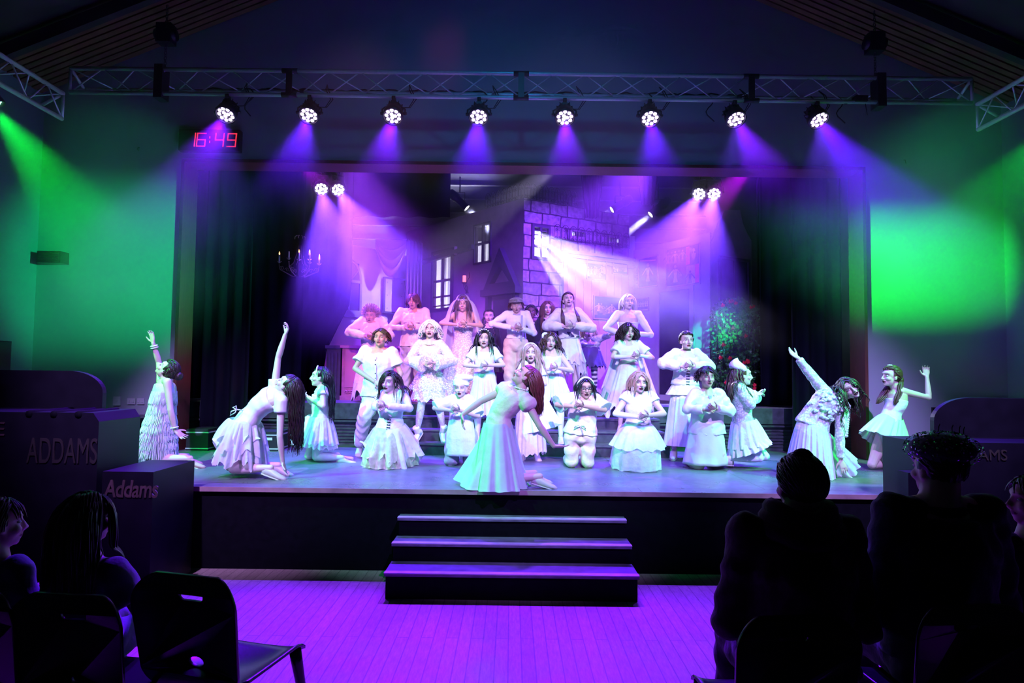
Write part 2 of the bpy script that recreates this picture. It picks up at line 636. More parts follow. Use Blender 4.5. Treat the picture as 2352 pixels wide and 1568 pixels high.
def par(loc, target, led, label, cat, group, col, watt, deg, clamp_up=0.2, cable=True, target2=None, blend=.6):
    """LED par can: housing, yoke, clamp, lenses, cable, its own lamp"""
    loc = V(loc)
    d = (V(target) - loc).normalized()
    M = frame_of(d)
    t = thing('par_light', label, cat, loc, group)
    mb = MB()
    prof = [(.03, -.15), (.07, -.145), (.085, -.12), (.088, -.06), (.112, -.03), (.118, .02), (.118, .075), (.106, .075), (.104, .05)]
    rings = [[loc + M @ V((r * math.cos(2 * PI * j / 24), r * math.sin(2 * PI * j / 24), z)) for j in range(24)] for r, z in prof]
    mb.loft(rings, True, False)
    mb.add([loc + M @ V((.03 * math.cos(2 * PI * j / 24), .03 * math.sin(2 * PI * j / 24), -.15)) for j in range(24)], [tuple(range(24))])
    mb.add([loc + M @ V((.105 * math.cos(2 * PI * j / 24), .105 * math.sin(2 * PI * j / 24), .045)) for j in range(24)], [tuple(range(24))])
    for j in range(10):
        a = 2 * PI * j / 10
        mb.box((-.003, .07, -.14), (.003, .1, -.05), Matrix.Translation(loc) @ M.to_4x4() @ Matrix.Rotation(a, 4, 'Z'))
    mb.build('housing', M_BLKMETAL, t)
    mb = MB()
    for rad, n, ph in ((.026, 3, 0), (.075, 9, .2)):
        for j in range(n):
            a = 2 * PI * j / n + ph
            c = V((rad * math.cos(a), rad * math.sin(a), .055))
            mb.add([loc + M @ (c + V((.021 * math.cos(2 * PI * q / 12), .021 * math.sin(2 * PI * q / 12), .0))) for q in range(12)] + [loc + M @ (c + V((0, 0, .012)))],
                   [(q, (q + 1) % 12, 12) for q in range(12)], True)
    mb.build('led_lens', led, t)
    # yoke
    side = M @ V((1, 0, 0))
    side.z *= .3
    side.normalize()
    top = loc + V((0, 0, clamp_up))
    w = .135
    mb = MB()
    mb.tube([loc - side * w - V((0, 0, .02)), loc - side * w + V((0, 0, .05)), top - side * (w * .72), top + side * (w * .72), loc + side * w + V((0, 0, .05)), loc + side * w - V((0, 0, .02))], .011, 8)
    for s in (-1, 1):
        mb.tube([loc + side * s * .11, loc + side * s * .155], .017, 10)
    mb.build('yoke', M_BLKMETAL, t)
    mb = MB()
    mb.tube([top - V((0, 0, .01)), top + V((0, 0, .05))], .014, 8)
    mb.box(top + V((-.03, -.022, .04)), top + V((.03, .022, .075)))
    mb.tube([top + V((-.02, 0, .1)), top + V((.02, 0, .1))], .036, 12)
    mb.build('clamp', M_BLKMETAL, t)
    if cable:
        q = loc - d * .12
        s2 = side * .15
        mb = MB()
        for e in (0, .035):
            mb.tube([q + s2 * .3, q + s2 * (1.1 + e * 3) + V((0, 0, -.0)), q + s2 * (1.5 + e * 5) + V((0, 0, .1)), q + s2 * (1.1 + e * 5) + V((0, 0, .22)), q + s2 + V((0, .1, .32))], .006, 6)
        mb.build('cable', M_RUBBER, t)
    if watt:
        spot('par_lamp', loc + d * .09, target2 or target, col, watt, deg, blend, .04, t)
    return t


names = ['leftmost', 'second from the left', 'third from the left', 'fourth from the left', 'fourth from the right', 'third from the right', 'second from the right', 'rightmost']
pxs = [522, 711, 904, 1100, 1297, 1492, 1687, 1876]
for i, px in enumerate(pxs):
    p = at(px, 257 + (px - 522) * .009, YT)
    fx = p.x * 1.15
    tx = (-3.6, -2.2, -1.5, -.55, .55, 1.5, 3.2, 4.5)[i]
    sp = ('tilted towards the clock', 'haze glowing beneath', 'aimed straight down', 'above the set roof', 'above the stone wall', 'facing the front stairs', 'tilted right', 'at the green end of the row')[i]
    up = (zt - .03 - .10) - p.z
    par(p, (tx, 4.1, 0.2), LED_V, '%s of eight violet par lights under the truss, %s' % (names[i], sp), 'stage light', 'violet par lights in a row under the long truss', (0.10, 0.0, 1.0) if i % 2 else (0.17, 0.0, 1.0), 3000, 32, up, True)
    spot('apron_fill', p + V((0, -.1, -.08)), (p.x * 1.04, 6.4, STAGE), (0.13, 0.03, 1.0), 760, 62, .8, .04)  # second spot added at each par to colour the stage floor
gx = sA.x + .1
p = at(8, 230, 6.0)
p.x = sA.x
par(p, (-3.0, 7.6, 0.9), LED_G, 'green par light hanging from the left truss at the edge of view', 'stage light', None, (0.0,1.0,.05), 1500, 44, .3, False)
p2 = V((sB.x, 5.6, p.z))
par(p2, (3.2, 7.7, .9), LED_G, 'green par light on the right truss, only its beam in view', 'stage light', None, (0.0,1.0,.05), 1500, 44, .3, False)
# two pairs of pars deep inside the stage
YI = 9.9
for i, (px, py, tg) in enumerate(((738, 430, (-1.9, 9.6, 1.0)), (775, 432, (-.6, 9.6, 1.0)), (1607, 442, (1.0, 9.6, 1.2)), (1640, 442, (2.0, 9.4, 1.2)))):
    p = at(px, py, YI)
    par(p, (tg[0], tg[1] - 3.5, tg[2]), LED_W, ('left' if i % 2 == 0 else 'right') + ' one of the two dazzling pars above the ' + ('chandelier' if i < 2 else 'poster wall'), 'stage light', 'dazzling pars hanging inside the stage', (0.14, 0.035, 1.0), 3400, 54, .2, False, (tg[0], tg[1] - .8, tg[2]))
mb = MB()
zb = at(760, 430, YI).z + .33
mb.tube([(oL - 1, YI, zb), (oR + 1, YI, zb)], .025, 10)
tag(mb.build('lighting_bar', M_BLKMETAL), 'dark lighting bar across the stage behind the opening, lamps clamped to it', 'lighting bar')

# ------------------------------------------------------------------ backlights: three long white profile lamps
def profile(loc, target, label, col, watt, deg):
    loc = V(loc)
    d = (V(target) - loc).normalized()
    M = frame_of(d)
    t = thing('profile_lamp', label, 'stage light', loc, 'white backlights behind the house roof')
    prof = [(.02, -.3), (.08, -.28), (.1, -.1), (.075, -.08), (.075, .18), (.085, .18), (.085, .22), (.07, .22)]
    MB().loft([[loc + M @ V((r * math.cos(2 * PI * j / 20), r * math.sin(2 * PI * j / 20), z)) for j in range(20)] for r, z in prof], True, False).build('barrel', M_BLKMETAL, t)
    MB().add([loc + M @ V((.07 * math.cos(2 * PI * j / 20), .07 * math.sin(2 * PI * j / 20), .2)) for j in range(20)], [tuple(range(20))]).build('lens', LED_W, t)
    MB().tube([loc + V((-.1, 0, 0)), loc + V((-.1, 0, .18)), loc + V((.1, 0, .18)), loc + V((.1, 0, 0))], .01, 6).tube([loc + V((0, 0, .18)), loc + V((0, 0, .5))], .014, 8).build('yoke', M_BLKMETAL, t)
    spot('profile_beam', loc + d * .24, target, col, watt, deg, .15, .05, t)
    return t


profile(at(1056, 462, 12.6), (0.6, 12.3, 3.6), 'white backlight lamp left of the iron roof railing', (.5, .5, 1.0), 16000, 11)
profile(at(1424, 470, 12.9), (0.4, 12.6, 4.1), 'white backlight lamp above the right end of the stone wall', (.5, .5, 1.0), 16000, 11)
profile(at(1512, 478, 12.4), (1.2, 12.2, 3.7), 'white backlight lamp beside the poster wall', (.5, .5, 1.0), 16000, 9)

# ------------------------------------------------------------------ the house set on the platform
def onwall(px, py, A, B):
    """(u along A->B in metres, z) where the view ray meets the vertical plane through ground points A and B"""
    A, B = V((A[0], A[1], 0)), V((B[0], B[1], 0))
    e = (B - A).normalized()
    n = V((e.y, -e.x, 0))
    d = ray(px, py)
    t = (A - CAM).dot(n) / d.dot(n)
    P = CAM + d * t
    return (P - A).dot(e), P.z


class Flat:
    """a painted scenery flat standing on the platform, facing the audience"""

    def __init__(s, A, B):
        s.A, s.B = V((A[0], A[1], 0)), V((B[0], B[1], 0))
        s.e = (s.B - s.A).normalized()
        s.n = V((s.e.y, -s.e.x, 0))      # towards the audience
        if s.n.y > 0:
            s.n = -s.n
        s.L = (s.B - s.A).length

    def p(s, u, z, out=0.0):
        return s.A + s.e * u + V((0, 0, z)) + s.n * out

    def uz(s, px, py):
        return onwall(px, py, s.A, s.B)

    def slab(s, mb, u0, u1, z0, z1, o0, o1):
        v = [s.p(u, z, o) for o in (o0, o1) for z in (z0, z1) for u in (u0, u1)]
        mb.add(v, [(0, 2, 3, 1), (4, 5, 7, 6), (0, 1, 5, 4), (1, 3, 7, 5), (3, 2, 6, 7), (2, 0, 4, 6)])
        return mb

    def wall(s, mb, zt0, zt1, holes, z0=PLAT, th=0.06, u0=0.0, u1=None):
        """panel with a straight sloping top and rectangular holes (ua,ub,za,zb)"""
        u1 = s.L if u1 is None else u1
        us = sorted({u0, u1} | {h[0] for h in holes} | {h[1] for h in holes})
        def zt(u):
            return zt0 + (zt1 - zt0) * (u - u0) / (u1 - u0)
        for a, b in zip(us[:-1], us[1:]):
            m = (a + b) / 2
            hs = sorted([h for h in holes if h[0] < m < h[1]], key=lambda h: h[2])
            z = z0
            for h in hs:
                s.slab(mb, a, b, z, h[2], 0, -th)
                z = h[3]
            v = [s.p(a, z), s.p(b, z), s.p(b, zt(b)), s.p(a, zt(a))]
            mb.prism(v, -s.n * th)
        return mb

    def rect(s, a, b):
        """rectangle from two opposite pixel corners"""
        u0, z0 = s.uz(*a)
        u1, z1 = s.uz(*b)
        return min(u0, u1), max(u0, u1), min(z0, z1), max(z0, z1)

    def framed(s, mb, r, w, o0=-0.02, o1=0.035):
        u0, u1, z0, z1 = r
        s.slab(mb, u0 - w, u0, z0 - w, z1 + w, o0, o1)
        s.slab(mb, u1, u1 + w, z0 - w, z1 + w, o0, o1)
        s.slab(mb, u0, u1, z0 - w, z0, o0, o1)
        s.slab(mb, u0, u1, z1, z1 + w, o0, o1)
        return mb


def stone_mat():
    m = bpy.data.materials.new('painted_stone_blocks')
    m.use_nodes = True
    nt = m.node_tree
    b = nt.nodes['Principled BSDF']
    b.inputs['Roughness'].default_value = .85
    tc = nt.nodes.new('ShaderNodeTexCoord')
    mp = nt.nodes.new('ShaderNodeMapping')
    mp.inputs['Rotation'].default_value = (PI / 2, 0, 0)
    n0 = nt.nodes.new('ShaderNodeTexNoise')
    n0.inputs['Scale'].default_value = 3.5
    ad = nt.nodes.new('ShaderNodeVectorMath')
    ad.operation = 'MULTIPLY_ADD'
    ad.inputs[1].default_value = (.07, .07, .07)
    br = nt.nodes.new('ShaderNodeTexBrick')
    br.offset = .37
    br.squash = 1.5
    br.squash_frequency = 3
    br.inputs['Color1'].default_value = (.55, .53, .52, 1)
    br.inputs['Color2'].default_value = (.33, .31, .32, 1)
    br.inputs['Mortar'].default_value = (.05, .04, .06, 1)
    br.inputs['Scale'].default_value = 1
    br.inputs['Mortar Size'].default_value = .014
    br.inputs['Mortar Smooth'].default_value = .3
    br.inputs['Brick Width'].default_value = .34
    br.inputs['Row Height'].default_value = .21
    n1 = nt.nodes.new('ShaderNodeTexNoise')
    n1.inputs['Scale'].default_value = 14
    n1.inputs['Detail'].default_value = 8
    r = nt.nodes.new('ShaderNodeMapRange')
    r.inputs[1].default_value = .3
    r.inputs[2].default_value = .7
    r.inputs[3].default_value = .5
    r.inputs[4].default_value = 1.25
    mx = nt.nodes.new('ShaderNodeMix')
    mx.data_type = 'RGBA'
    mx.blend_type = 'MULTIPLY'
    mx.inputs[0].default_value = 1
    L = nt.links.new
    L(tc.outputs['Object'], mp.inputs[0])
    L(tc.outputs['Object'], n0.inputs['Vector'])
    L(tc.outputs['Object'], n1.inputs['Vector'])
    L(n0.outputs['Color'], ad.inputs[0])
    L(mp.outputs[0], ad.inputs[2])
    L(ad.outputs[0], br.inputs['Vector'])
    L(br.outputs['Color'], mx.inputs[6])
    L(n1.outputs[0], r.inputs[0])
    L(r.outputs[0], mx.inputs[7])
    L(mx.outputs[2], b.inputs['Base Color'])
    return m


M_STONE = stone_mat()
M_STUCCO = mat('painted_stucco', (.36, .32, .36), .85, var=.15, scale=6, bump=.1)
M_TRIMDK = mat('dark_painted_wood', (.05, .045, .07), .6, var=.3, scale=12)
M_PALE = mat('pale_painted_flat', (.72, .70, .72), .8, var=.05, scale=4)
M_LILAC = mat('faded_wallpaper', (.50, .46, .52), .85, var=.1, scale=5)
M_IRON = mat('wrought_iron', (.02, .02, .025), .45, .6)
M_GLASSY = mat('frosted_pane', (.30, .32, .42), .5, alpha=.35)

def lerp_(a, b, t):
    return a + (b - a) * t


K = (0.18, 11.0)
LW = Flat((-2.35, 13.84), K)
zK = LW.uz(1198, 456)[1]
house = thing('house_facade', 'tall house front of the set, stone on the right, stucco on the left', 'stage set', (K[0], K[1], PLAT))
w1 = LW.rect((1093, 521), (1126, 598))
w2 = LW.rect((998, 586), (1036, 705))
dr = LW.rect((1136, 690), (1178, 925))
mb = MB()
ztl = LW.uz(1080, 490)[1]
ul, _ = LW.uz(1080, 490)
zt0 = zK + (ztl - zK) / (LW.L - ul) * LW.L
LW.wall(mb, zt0, zK, [w1, w2])
mb.build('left_wall', M_STUCCO, house)
mb = MB()
for w, q in ((w1, .035), (w2, .07)):
    LW.framed(mb, w, q)
    um, zm = (w[0] + w[1]) / 2, (w[2] + w[3]) / 2
    LW.slab(mb, um - .018, um + .018, w[2], w[3], -.03, .02)
    LW.slab(mb, w[0], w[1], zm - .02, zm + .02, -.03, .02)
    if w is w2:
        LW.slab(mb, w[0], w[1], zm - .34, zm - .31, -.03, .02)
        LW.slab(mb, w[0], w[1], zm - .52, zm - .5, -.03, .02)
mb.build('window_frame', M_TRIMDK, house)
for w in (w1, w2):
    d = w[1] - w[0]
    LW.slab(MB(), w[0] + d * .26, w[0] + d * .56, w[2], w[3], -.05, -.06).build('pane', M_GLASSY, house)
    LW.slab(MB(), w[0] + d * .68, w[1] - d * .07, w[2], w[3], -.05, -.06).build('pane', M_GLASSY, house)
mb = MB()
# ledge running between the two windows, gabled porch around the door
a, b = LW.uz(962, 606), LW.uz(1092, 566)
mb.prism([LW.p(a[0], a[1] - .05), LW.p(b[0], b[1] - .05), LW.p(b[0], b[1] + .03), LW.p(a[0], a[1] + .03)], LW.n * .1)
mb.build('ledge', M_TRIMDK, house)
ap, bl, brr = LW.uz(1158, 570), LW.uz(1121, 668), LW.uz(1195, 652)
inn = [LW.uz(1158, 600), LW.uz(1136, 657), LW.uz(1181, 645)]
mb = MB()
o3 = [ap, bl, brr]
zb0 = min(bl[1], brr[1])
bl, brr = (bl[0], zb0), (brr[0], zb0)
cen = ((bl[0] + brr[0]) / 2)
i3 = [(cen, ap[1] - .32), (bl[0] + .17, zb0 + .1), (brr[0] - .17, zb0 + .1)]
ap = (cen, ap[1])
o3 = [ap, bl, brr]
for k in range(3):
    j = (k + 1) % 3
    mb.prism([LW.p(*o3[k]), LW.p(*o3[j]), LW.p(*i3[j]), LW.p(*i3[k])], LW.n * .12)
LW.slab(mb, bl[0] - .04, brr[0] + .04, zb0 - .12, zb0, 0, .16)
LW.slab(mb, bl[0] + .03, bl[0] + .11, PLAT, zb0 - .1, 0, .09)
LW.slab(mb, brr[0] - .11, brr[0] - .03, PLAT, zb0 - .1, 0, .09)
mb.build('porch', M_TRIMDK, house)
mb = MB()
LW.slab(mb, bl[0] + .2, brr[0] - .2, PLAT, zb0 - .2, 0, .04)
for zz in (PLAT + .2, PLAT + .85):
    LW.slab(mb, bl[0] + .27, brr[0] - .27, zz, zz + .45, .04, .055)
mb.build('door', M_TRIMDK, house)

RW = Flat(K, (2.24, 12.1))
zr = RW.uz(1445, 496)[1]
w3 = RW.rect((1226, 521), (1257, 592))
mb = MB()
w4, w5 = RW.rect((1314, 530), (1344, 545)), RW.rect((1397, 544), (1425, 558))
RW.wall(mb, zK, zr, [w3, w4, w5])
mb.build('right_wall', M_STONE, house)
mb = MB()
RW.framed(mb, w3, .05)
for w in (w4, w5):
    for k in (.30, .48, .66):
        RW.slab(MB(), lerp_(w[0], w[1], k), lerp_(w[0], w[1], k) + .018, w[2], w[3], -.05, -.01).build('window_bar', M_TRIMDK, house)
um, zm = (w3[0] + w3[1]) / 2, (w3[2] + w3[3]) / 2
RW.slab(mb, um - .02, um + .02, w3[2], w3[3], -.04, .02)
RW.slab(mb, w3[0], w3[1], zm - .09, zm - .05, -.04, .02)
for k in range(4):
    z = zm + .05 + k * .08
    RW.slab(mb, w3[0], w3[1], z, z + .018, -.04, -.02)
mb.build('window_frame', M_TRIMDK, house)
# iron cresting along the roof edge, and a row shaped as its shadow
def cresting_or_shadow(flat, u0, u1, zf, n, out=-.02):
    mb = MB()
    w = (u1 - u0) / n
    H = .30
    for k in range(n):
        c = u0 + w * (k + .5)
        P = lambda du, dz: flat.p(c + du, zf(c + du) + dz, out)
        mb.tube([P(-w * .46, 0), P(-w * .46, H * .62)] + [P(w * .46 * math.cos(a), H * .62 + H * .36 * math.sin(a)) for a in np.linspace(PI, 0, 9)] + [P(w * .46, 0)], .0055, 5)
        mb.tube([P(0, .0), P(0, H * .86)], .005, 5)
        for s in (-1, 1):
            mb.tube([P(s * (.012 + .03 * (1 - q)) + s * .022 * math.cos(q * 7), .035 + .12 * q * 0 + .028 * math.sin(q * 7) + .03 * q) for q in np.linspace(0, 1, 9)], .0045, 5)
            mb.tube([P(s * (.03 + .018 * math.cos(q * 6)), H * .66 + .022 * math.sin(q * 6)) for q in np.linspace(0, 1, 8)], .0045, 5)
    a, b = flat.p(u0, zf(u0) + .015, out), flat.p(u1, zf(u1) + .015, out)
    mb.tube([a, b], .006, 5)
    return mb
zfl = lambda u: zt0 + (zK - zt0) * u / LW.L
zfr = lambda u: zK + (zr - zK) * u / RW.L
uL = LW.uz(1112, 480)[0]
cresting_or_shadow(LW, uL, LW.L - .02, zfl, 7).build('cresting_or_shadow', M_IRON, house)
uR = RW.uz(1328, 468)[0]
cresting_or_shadow(RW, .02, uR, zfr, 9).build('cresting_or_shadow', M_IRON, house)
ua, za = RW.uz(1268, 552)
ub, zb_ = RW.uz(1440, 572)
cresting_or_shadow(RW, ua, RW.L - .02, lambda u: za + (zb_ - za) * (u - ua) / (ub - ua), 10, .05).build('cresting_or_shadow', M_IRON, house)  # lower row models the shadow of the roof cresting as thin tubes
# candle and sconce on the left wall
u, z = LW.uz(1052, 585)
cp = LW.p(u, a[1] if False else z, .06)
t = thing('candle', 'unlit pale pillar candle on the house ledge', 'candle', cp)
MB().tube([cp, cp + V((0, 0, .155))], .033, 14).build('wax', mat('pale_wax', (.8, .7, .72), .5), t)
MB().tube([cp + V((0, 0, .15)), cp + V((.003, 0, .18))], .003, 5).build('wick', M_IRON, t)
u, z = LW.uz(1075, 650)
cp = LW.p(u, z, .09)
t = thing('wall_sconce', 'iron wall sconce with a glowing candle beside the porch gable', 'sconce', cp)
M_GLOWWAX = mat('glowing_wax', (.9, .5, .4), .5, emit=(1, .25, .16), strength=1.6)
MB().tube([cp, cp + V((0, 0, .135))], .034, 14).build('candle', M_GLOWWAX, t)
mb = MB().tube([cp + V((0, 0, -.01)), cp + V((0, 0, .004))], .055, 14)
q = LW.n
for s in (-1, 0, 1):
    mb.tube([cp + LW.e * s * .03 - V((0, 0, .01)), cp + LW.e * s * .05 + V((0, 0, -.08)) - q * .03, cp + LW.e * s * .02 + V((0, 0, -.16)) - q * .06, cp + LW.e * s * .04 + V((0, 0, -.2)) - q * .07], .006, 6)
mb.tube([cp + LW.e * .06 - V((0, 0, .01)), cp + LW.e * .09 + V((0, 0, .1)) - q * .05, cp + LW.e * .07 + V((0, 0, .2)) - q * .07], .006, 6)
mb.build('bracket', M_IRON, t)

# interior wall with posters that runs below the stone parapet, then the turned poster wall
IW = Flat(tuple((V(K) + (V((2.24, 12.1)) - V(K)) * .34 + V((.04, -.09)))[:2]), (2.30, 11.98))
t = thing('interior_wall', 'pale papered wall of the set under the stone parapet, lit white by the beam', 'stage set', (IW.A.x, IW.A.y, PLAT))
zi0, zi1 = IW.uz(1290, 574)[1], IW.uz(1450, 594)[1]
mb = MB()
IW.wall(mb, zi0, zi1, [])
mb.build('panel', M_LILAC, t)
mb = MB()
for dz, o in ((0, .08), (-.07, .05), (-.14, .03)):
    mb.prism([IW.p(0, zi0 + dz - .05, .0), IW.p(IW.L, zi1 + dz - .05), IW.p(IW.L, zi1 + dz), IW.p(0, zi0 + dz)], IW.n * o)
mb.build('cornice', M_LILAC, t)
mb = MB()
for u in np.arange(.08, IW.L, .17):
    IW.slab(mb, u, u + .014, PLAT, zi1 - .22, 0, .008)
mb.build('panel_moulding', M_LILAC, t)
PW = Flat((2.31, 12.0), (3.30, 10.5))
zp0, zp1 = PW.uz(1457, 575)[1], PW.uz(1632, 533)[1]
t2 = thing('poster_wall', 'turned violet wall of the set hung with posters, dark doorway in it', 'stage set', (PW.A.x, PW.A.y, PLAT))
dh = PW.rect((1516, 672), (1586, 955))
dh = (dh[0], dh[1], PLAT, dh[3])
mb = MB()
PW.wall(mb, zp0, zp1, [])
mb.build('panel', M_LILAC, t2)
mb = MB()
PW.framed(mb, dh, .09, 0, .03)
mb.build('door_frame', M_LILAC, t2)
mb = MB()
PW.slab(mb, dh[0], dh[1], PLAT, dh[3], 0, .012)
mb.build('door', mat('dark_violet_door', (.035, .03, .06), .6, var=.2), t2)
mb = MB()
PW.slab(mb, 0.02, PW.L - .02, PLAT + .0, PLAT + .1, 0, .03)
for k in range(6):
    PW.slab(mb, .03, .10, zp0 - .35 - k * .06, zp0 - .32 - k * .06, 0, .02)
mb.build('moulding', M_LILAC, t2)

M_PPALE = mat('faded_print', (.62, .52, .62), .5, var=.3, scale=20)
M_PDARK = mat('dark_print', (.05, .03, .10), .35, var=.3, scale=10)
M_PMID = mat('mid_print', (.28, .18, .36), .4, var=.4, scale=18)
M_PRED = mat('red_print', (.75, .06, .12), .4, var=.2)
M_PFR = mat('poster_frame', (.42, .30, .36), .4)


def poster(flat, c0, c1, label, kind, seed):
    r = flat.rect(c0, c1)
    rr = random.Random(seed)
    t = thing('poster', label, 'poster', flat.p((r[0] + r[1]) / 2, r[2], .02), 'posters on the set walls')
    u0, u1, z0, z1 = r
    du, dz = u1 - u0, z1 - z0
    mb = MB()
    flat.framed(mb, (u0 + .015, u1 - .015, z0 + .015, z1 - .015), .018, .01, .034)
    mb.build('frame', M_PFR, t)
    mb = MB()
    flat.slab(mb, u0, u1, z0, z1, .009, .02)
    mb.m = 1

    def P(a, b, o=.0225):
        return flat.p(u0 + du * a, z0 + dz * b, o)

    def poly(pts, m, o=.0225):
        mb.m = m
        mb.add([P(a, b, o) for a, b in pts], [tuple(range(len(pts)))])

    def figure(cx, cy, s, m=1):
        asp = dz / du
        poly([(cx - .10 * s, cy), (cx + .10 * s, cy), (cx + .05 * s, cy + .18 * s), (cx + .08 * s, cy + .42 * s), (cx - .08 * s, cy + .42 * s), (cx - .05 * s, cy + .18 * s)], m)
        poly([(cx + .06 * s * asp * math.cos(q), cy + .5 * s + .06 * s * math.sin(q)) for q in np.linspace(0, 2 * PI, 9)[:-1]], m)
        poly([(cx - .08 * s, cy + .42 * s), (cx - .08 * s, cy + .36 * s), (cx - .25 * s, cy + .2 * s), (cx - .28 * s, cy + .23 * s)], m)
        poly([(cx + .08 * s, cy + .42 * s), (cx + .08 * s, cy + .36 * s), (cx + .22 * s, cy + .16 * s), (cx + .26 * s, cy + .2 * s)], m)
    if kind == 'figure':
        figure(.5, .18, 1.1)
        poly([(.1, .88), (.9, .82), (.9, .86), (.1, .93)], 1)
    elif kind == 'crowd':
        for k in range(11):
            figure(.08 + .085 * k, rr.uniform(.12, .35), rr.uniform(.45, .8), rr.choice((1, 2)))
    elif kind == 'rows':
        for k in range(6):
            figure(.1 + .16 * k, .35, .7)
        poly([(.05, .08), (.95, .08), (.95, .16), (.05, .16)], 1)
    elif kind == 'collage':
        mb.m = 3
        poly([(.60, .52), (.71, .52), (.71, .97), (.60, .97)], 3)
        poly([(.60, .04), (.98, .04), (.98, .5), (.60, .5)], 1, .0215)
        poly([(.86, .04), (.98, .04), (.98, .5), (.86, .5)], 3)
        figure(.72, .06, .55, 0)
        poly([(.82 + .06 * math.cos(q), .76 + .15 * math.sin(q)) for q in np.linspace(0, 2 * PI, 13)[:-1]], 1)
        poly([(.77, .78), (.80, .78), (.80, .83), (.77, .83)], 0, .0235)
        poly([(.84, .78), (.87, .78), (.87, .83), (.84, .83)], 0, .0235)
        for k in range(5):
            figure(.06 + .11 * k, .62, .55, rr.choice((1, 2)))
        figure(.28, .12, .8)
    mb.build('print', [M_PDARK if kind != 'rows' else M_PMID, M_PPALE, M_PMID, M_PRED], t)


poster(IW, (1346, 590), (1391, 645), 'poster of a pale crowd, upper left on the papered wall', 'crowd', 1)
poster(IW, (1405, 596), (1440, 632), 'small square poster near the corner of the papered wall', 'crowd', 2)
poster(IW, (1362, 678), (1432, 736), 'wide poster of dancers behind the bare-shouldered performer', 'crowd', 3)
poster(PW, (1468, 594), (1513, 656), 'dark poster of one figure with open arms', 'figure', 4)
poster(PW, (1532, 574), (1610, 652), 'large collage poster with red patches and a face', 'collage', 5)
poster(PW, (1466, 686), (1492, 714), 'little poster of standing figures left of the doorway', 'rows', 6)

# curved gable flat at the right, its window dark
GW = Flat((3.32, 10.5), (4.17, 10.95))
g = [GW.uz(*q) for q in ((1634, 555), (1650, 520), (1664, 482), (1700, 482), (1706, 512), (1716, 535), (1731, 553))]
pts = [(0, PLAT), (GW.L, PLAT), (GW.L, g[6][1]), g[5], g[4], g[3], g[2], g[1], (0, g[0][1])]
t = thing('gable_flat', 'curved gable scenery flat lit green at its left edge', 'stage set', (GW.A.x, GW.A.y, PLAT))
MB().prism([GW.p(*q) for q in pts], -GW.n * .06).build('panel', M_STUCCO, t)
r = GW.rect((1655, 595), (1716, 692))
mb = MB()
GW.framed(mb, r, .05)
GW.slab(mb, (r[0] + r[1]) / 2 - .02, (r[0] + r[1]) / 2 + .02, r[2], r[3], 0, .03)
mb.build('window_frame', M_TRIMDK, t)
mb = MB()
GW.slab(mb, r[0], r[1], r[2], r[3], 0, .01)
mb.build('pane', M_PDARK, t)

# left wall of the set with arched window, facing right, lit by the added gobo lamp
SW = Flat((-3.45, 11.35), (-2.16, 13.0))
t = thing('side_wall', 'pale set wall left of the house, crossed by window-bar shadows', 'stage set', (SW.A.x, SW.A.y, PLAT))
mb = MB()
zs = SW.uz(800, 560)[1]
SW.wall(mb, zs, zs, [])
mb.build('panel', M_PALE, t)
r = SW.rect((776, 655), (822, 708))
r = (r[0], r[1], SW.uz(800, 712)[1], SW.uz(800, 648)[1])
mb = MB()
SW.slab(mb, r[0], r[1], r[2], r[3] + .38, 0, .012)
mb.build('pane', M_PDARK, t)
mb = MB()
SW.framed(mb, r, .05, 0, .05)
SW.slab(mb, (r[0] + r[1]) / 2 - .015, (r[0] + r[1]) / 2 + .015, r[2], r[3], 0, .04)
cu, rw = (r[0] + r[1]) / 2, (r[1] - r[0]) / 2 + .03
mb.tube([SW.p(cu + rw * math.cos(a), r[3] + .42 * math.sin(a), .03) for a in np.linspace(PI, 0, 15)], .03, 6)
for s in (-1, 1):
    mb.tube([SW.p(cu, r[3], .03), SW.p(cu + s * rw * .8, r[3] + .26, .03)], .016, 6)
SW.slab(mb, r[0] - .1, r[1] + .1, r[2] - .13, r[2] - .05, 0, .09)
mb.build('window_frame', mat('grey_painted_wood', (.35, .33, .40), .6), t)
# open sash standing in front of the wall, screws in its corners
ua, ub = SW.uz(882, 690)[0], SW.uz(927, 690)[0]
OS = Flat(tuple(SW.p(ua, 0, .08)[:2]), tuple(SW.p(ub, 0, .20)[:2]))
r = OS.rect((884, 640), (926, 718))
t = thing('open_sash', 'open framed window shutter with screw heads in front of the bright wall', 'shutter', OS.p(OS.L / 2, r[2]))
mb = MB()
OS.slab(mb, r[0], r[1], r[2], r[3], 0, .02)
mb.build('board', M_PALE, t)
mb = MB()
OS.framed(mb, r, .035, -.02, .04)
mb.build('frame', M_TRIMDK, t)
mb = MB()
for a_ in (.12, .88):
    for b_ in (.1, .9, .5):
        mb.ell(OS.p(r[0] + (r[1] - r[0]) * a_, r[2] + (r[3] - r[2]) * b_, .022), (.009, .009, .009), None, 8, 5)
mb.build('screw', M_IRON, t)
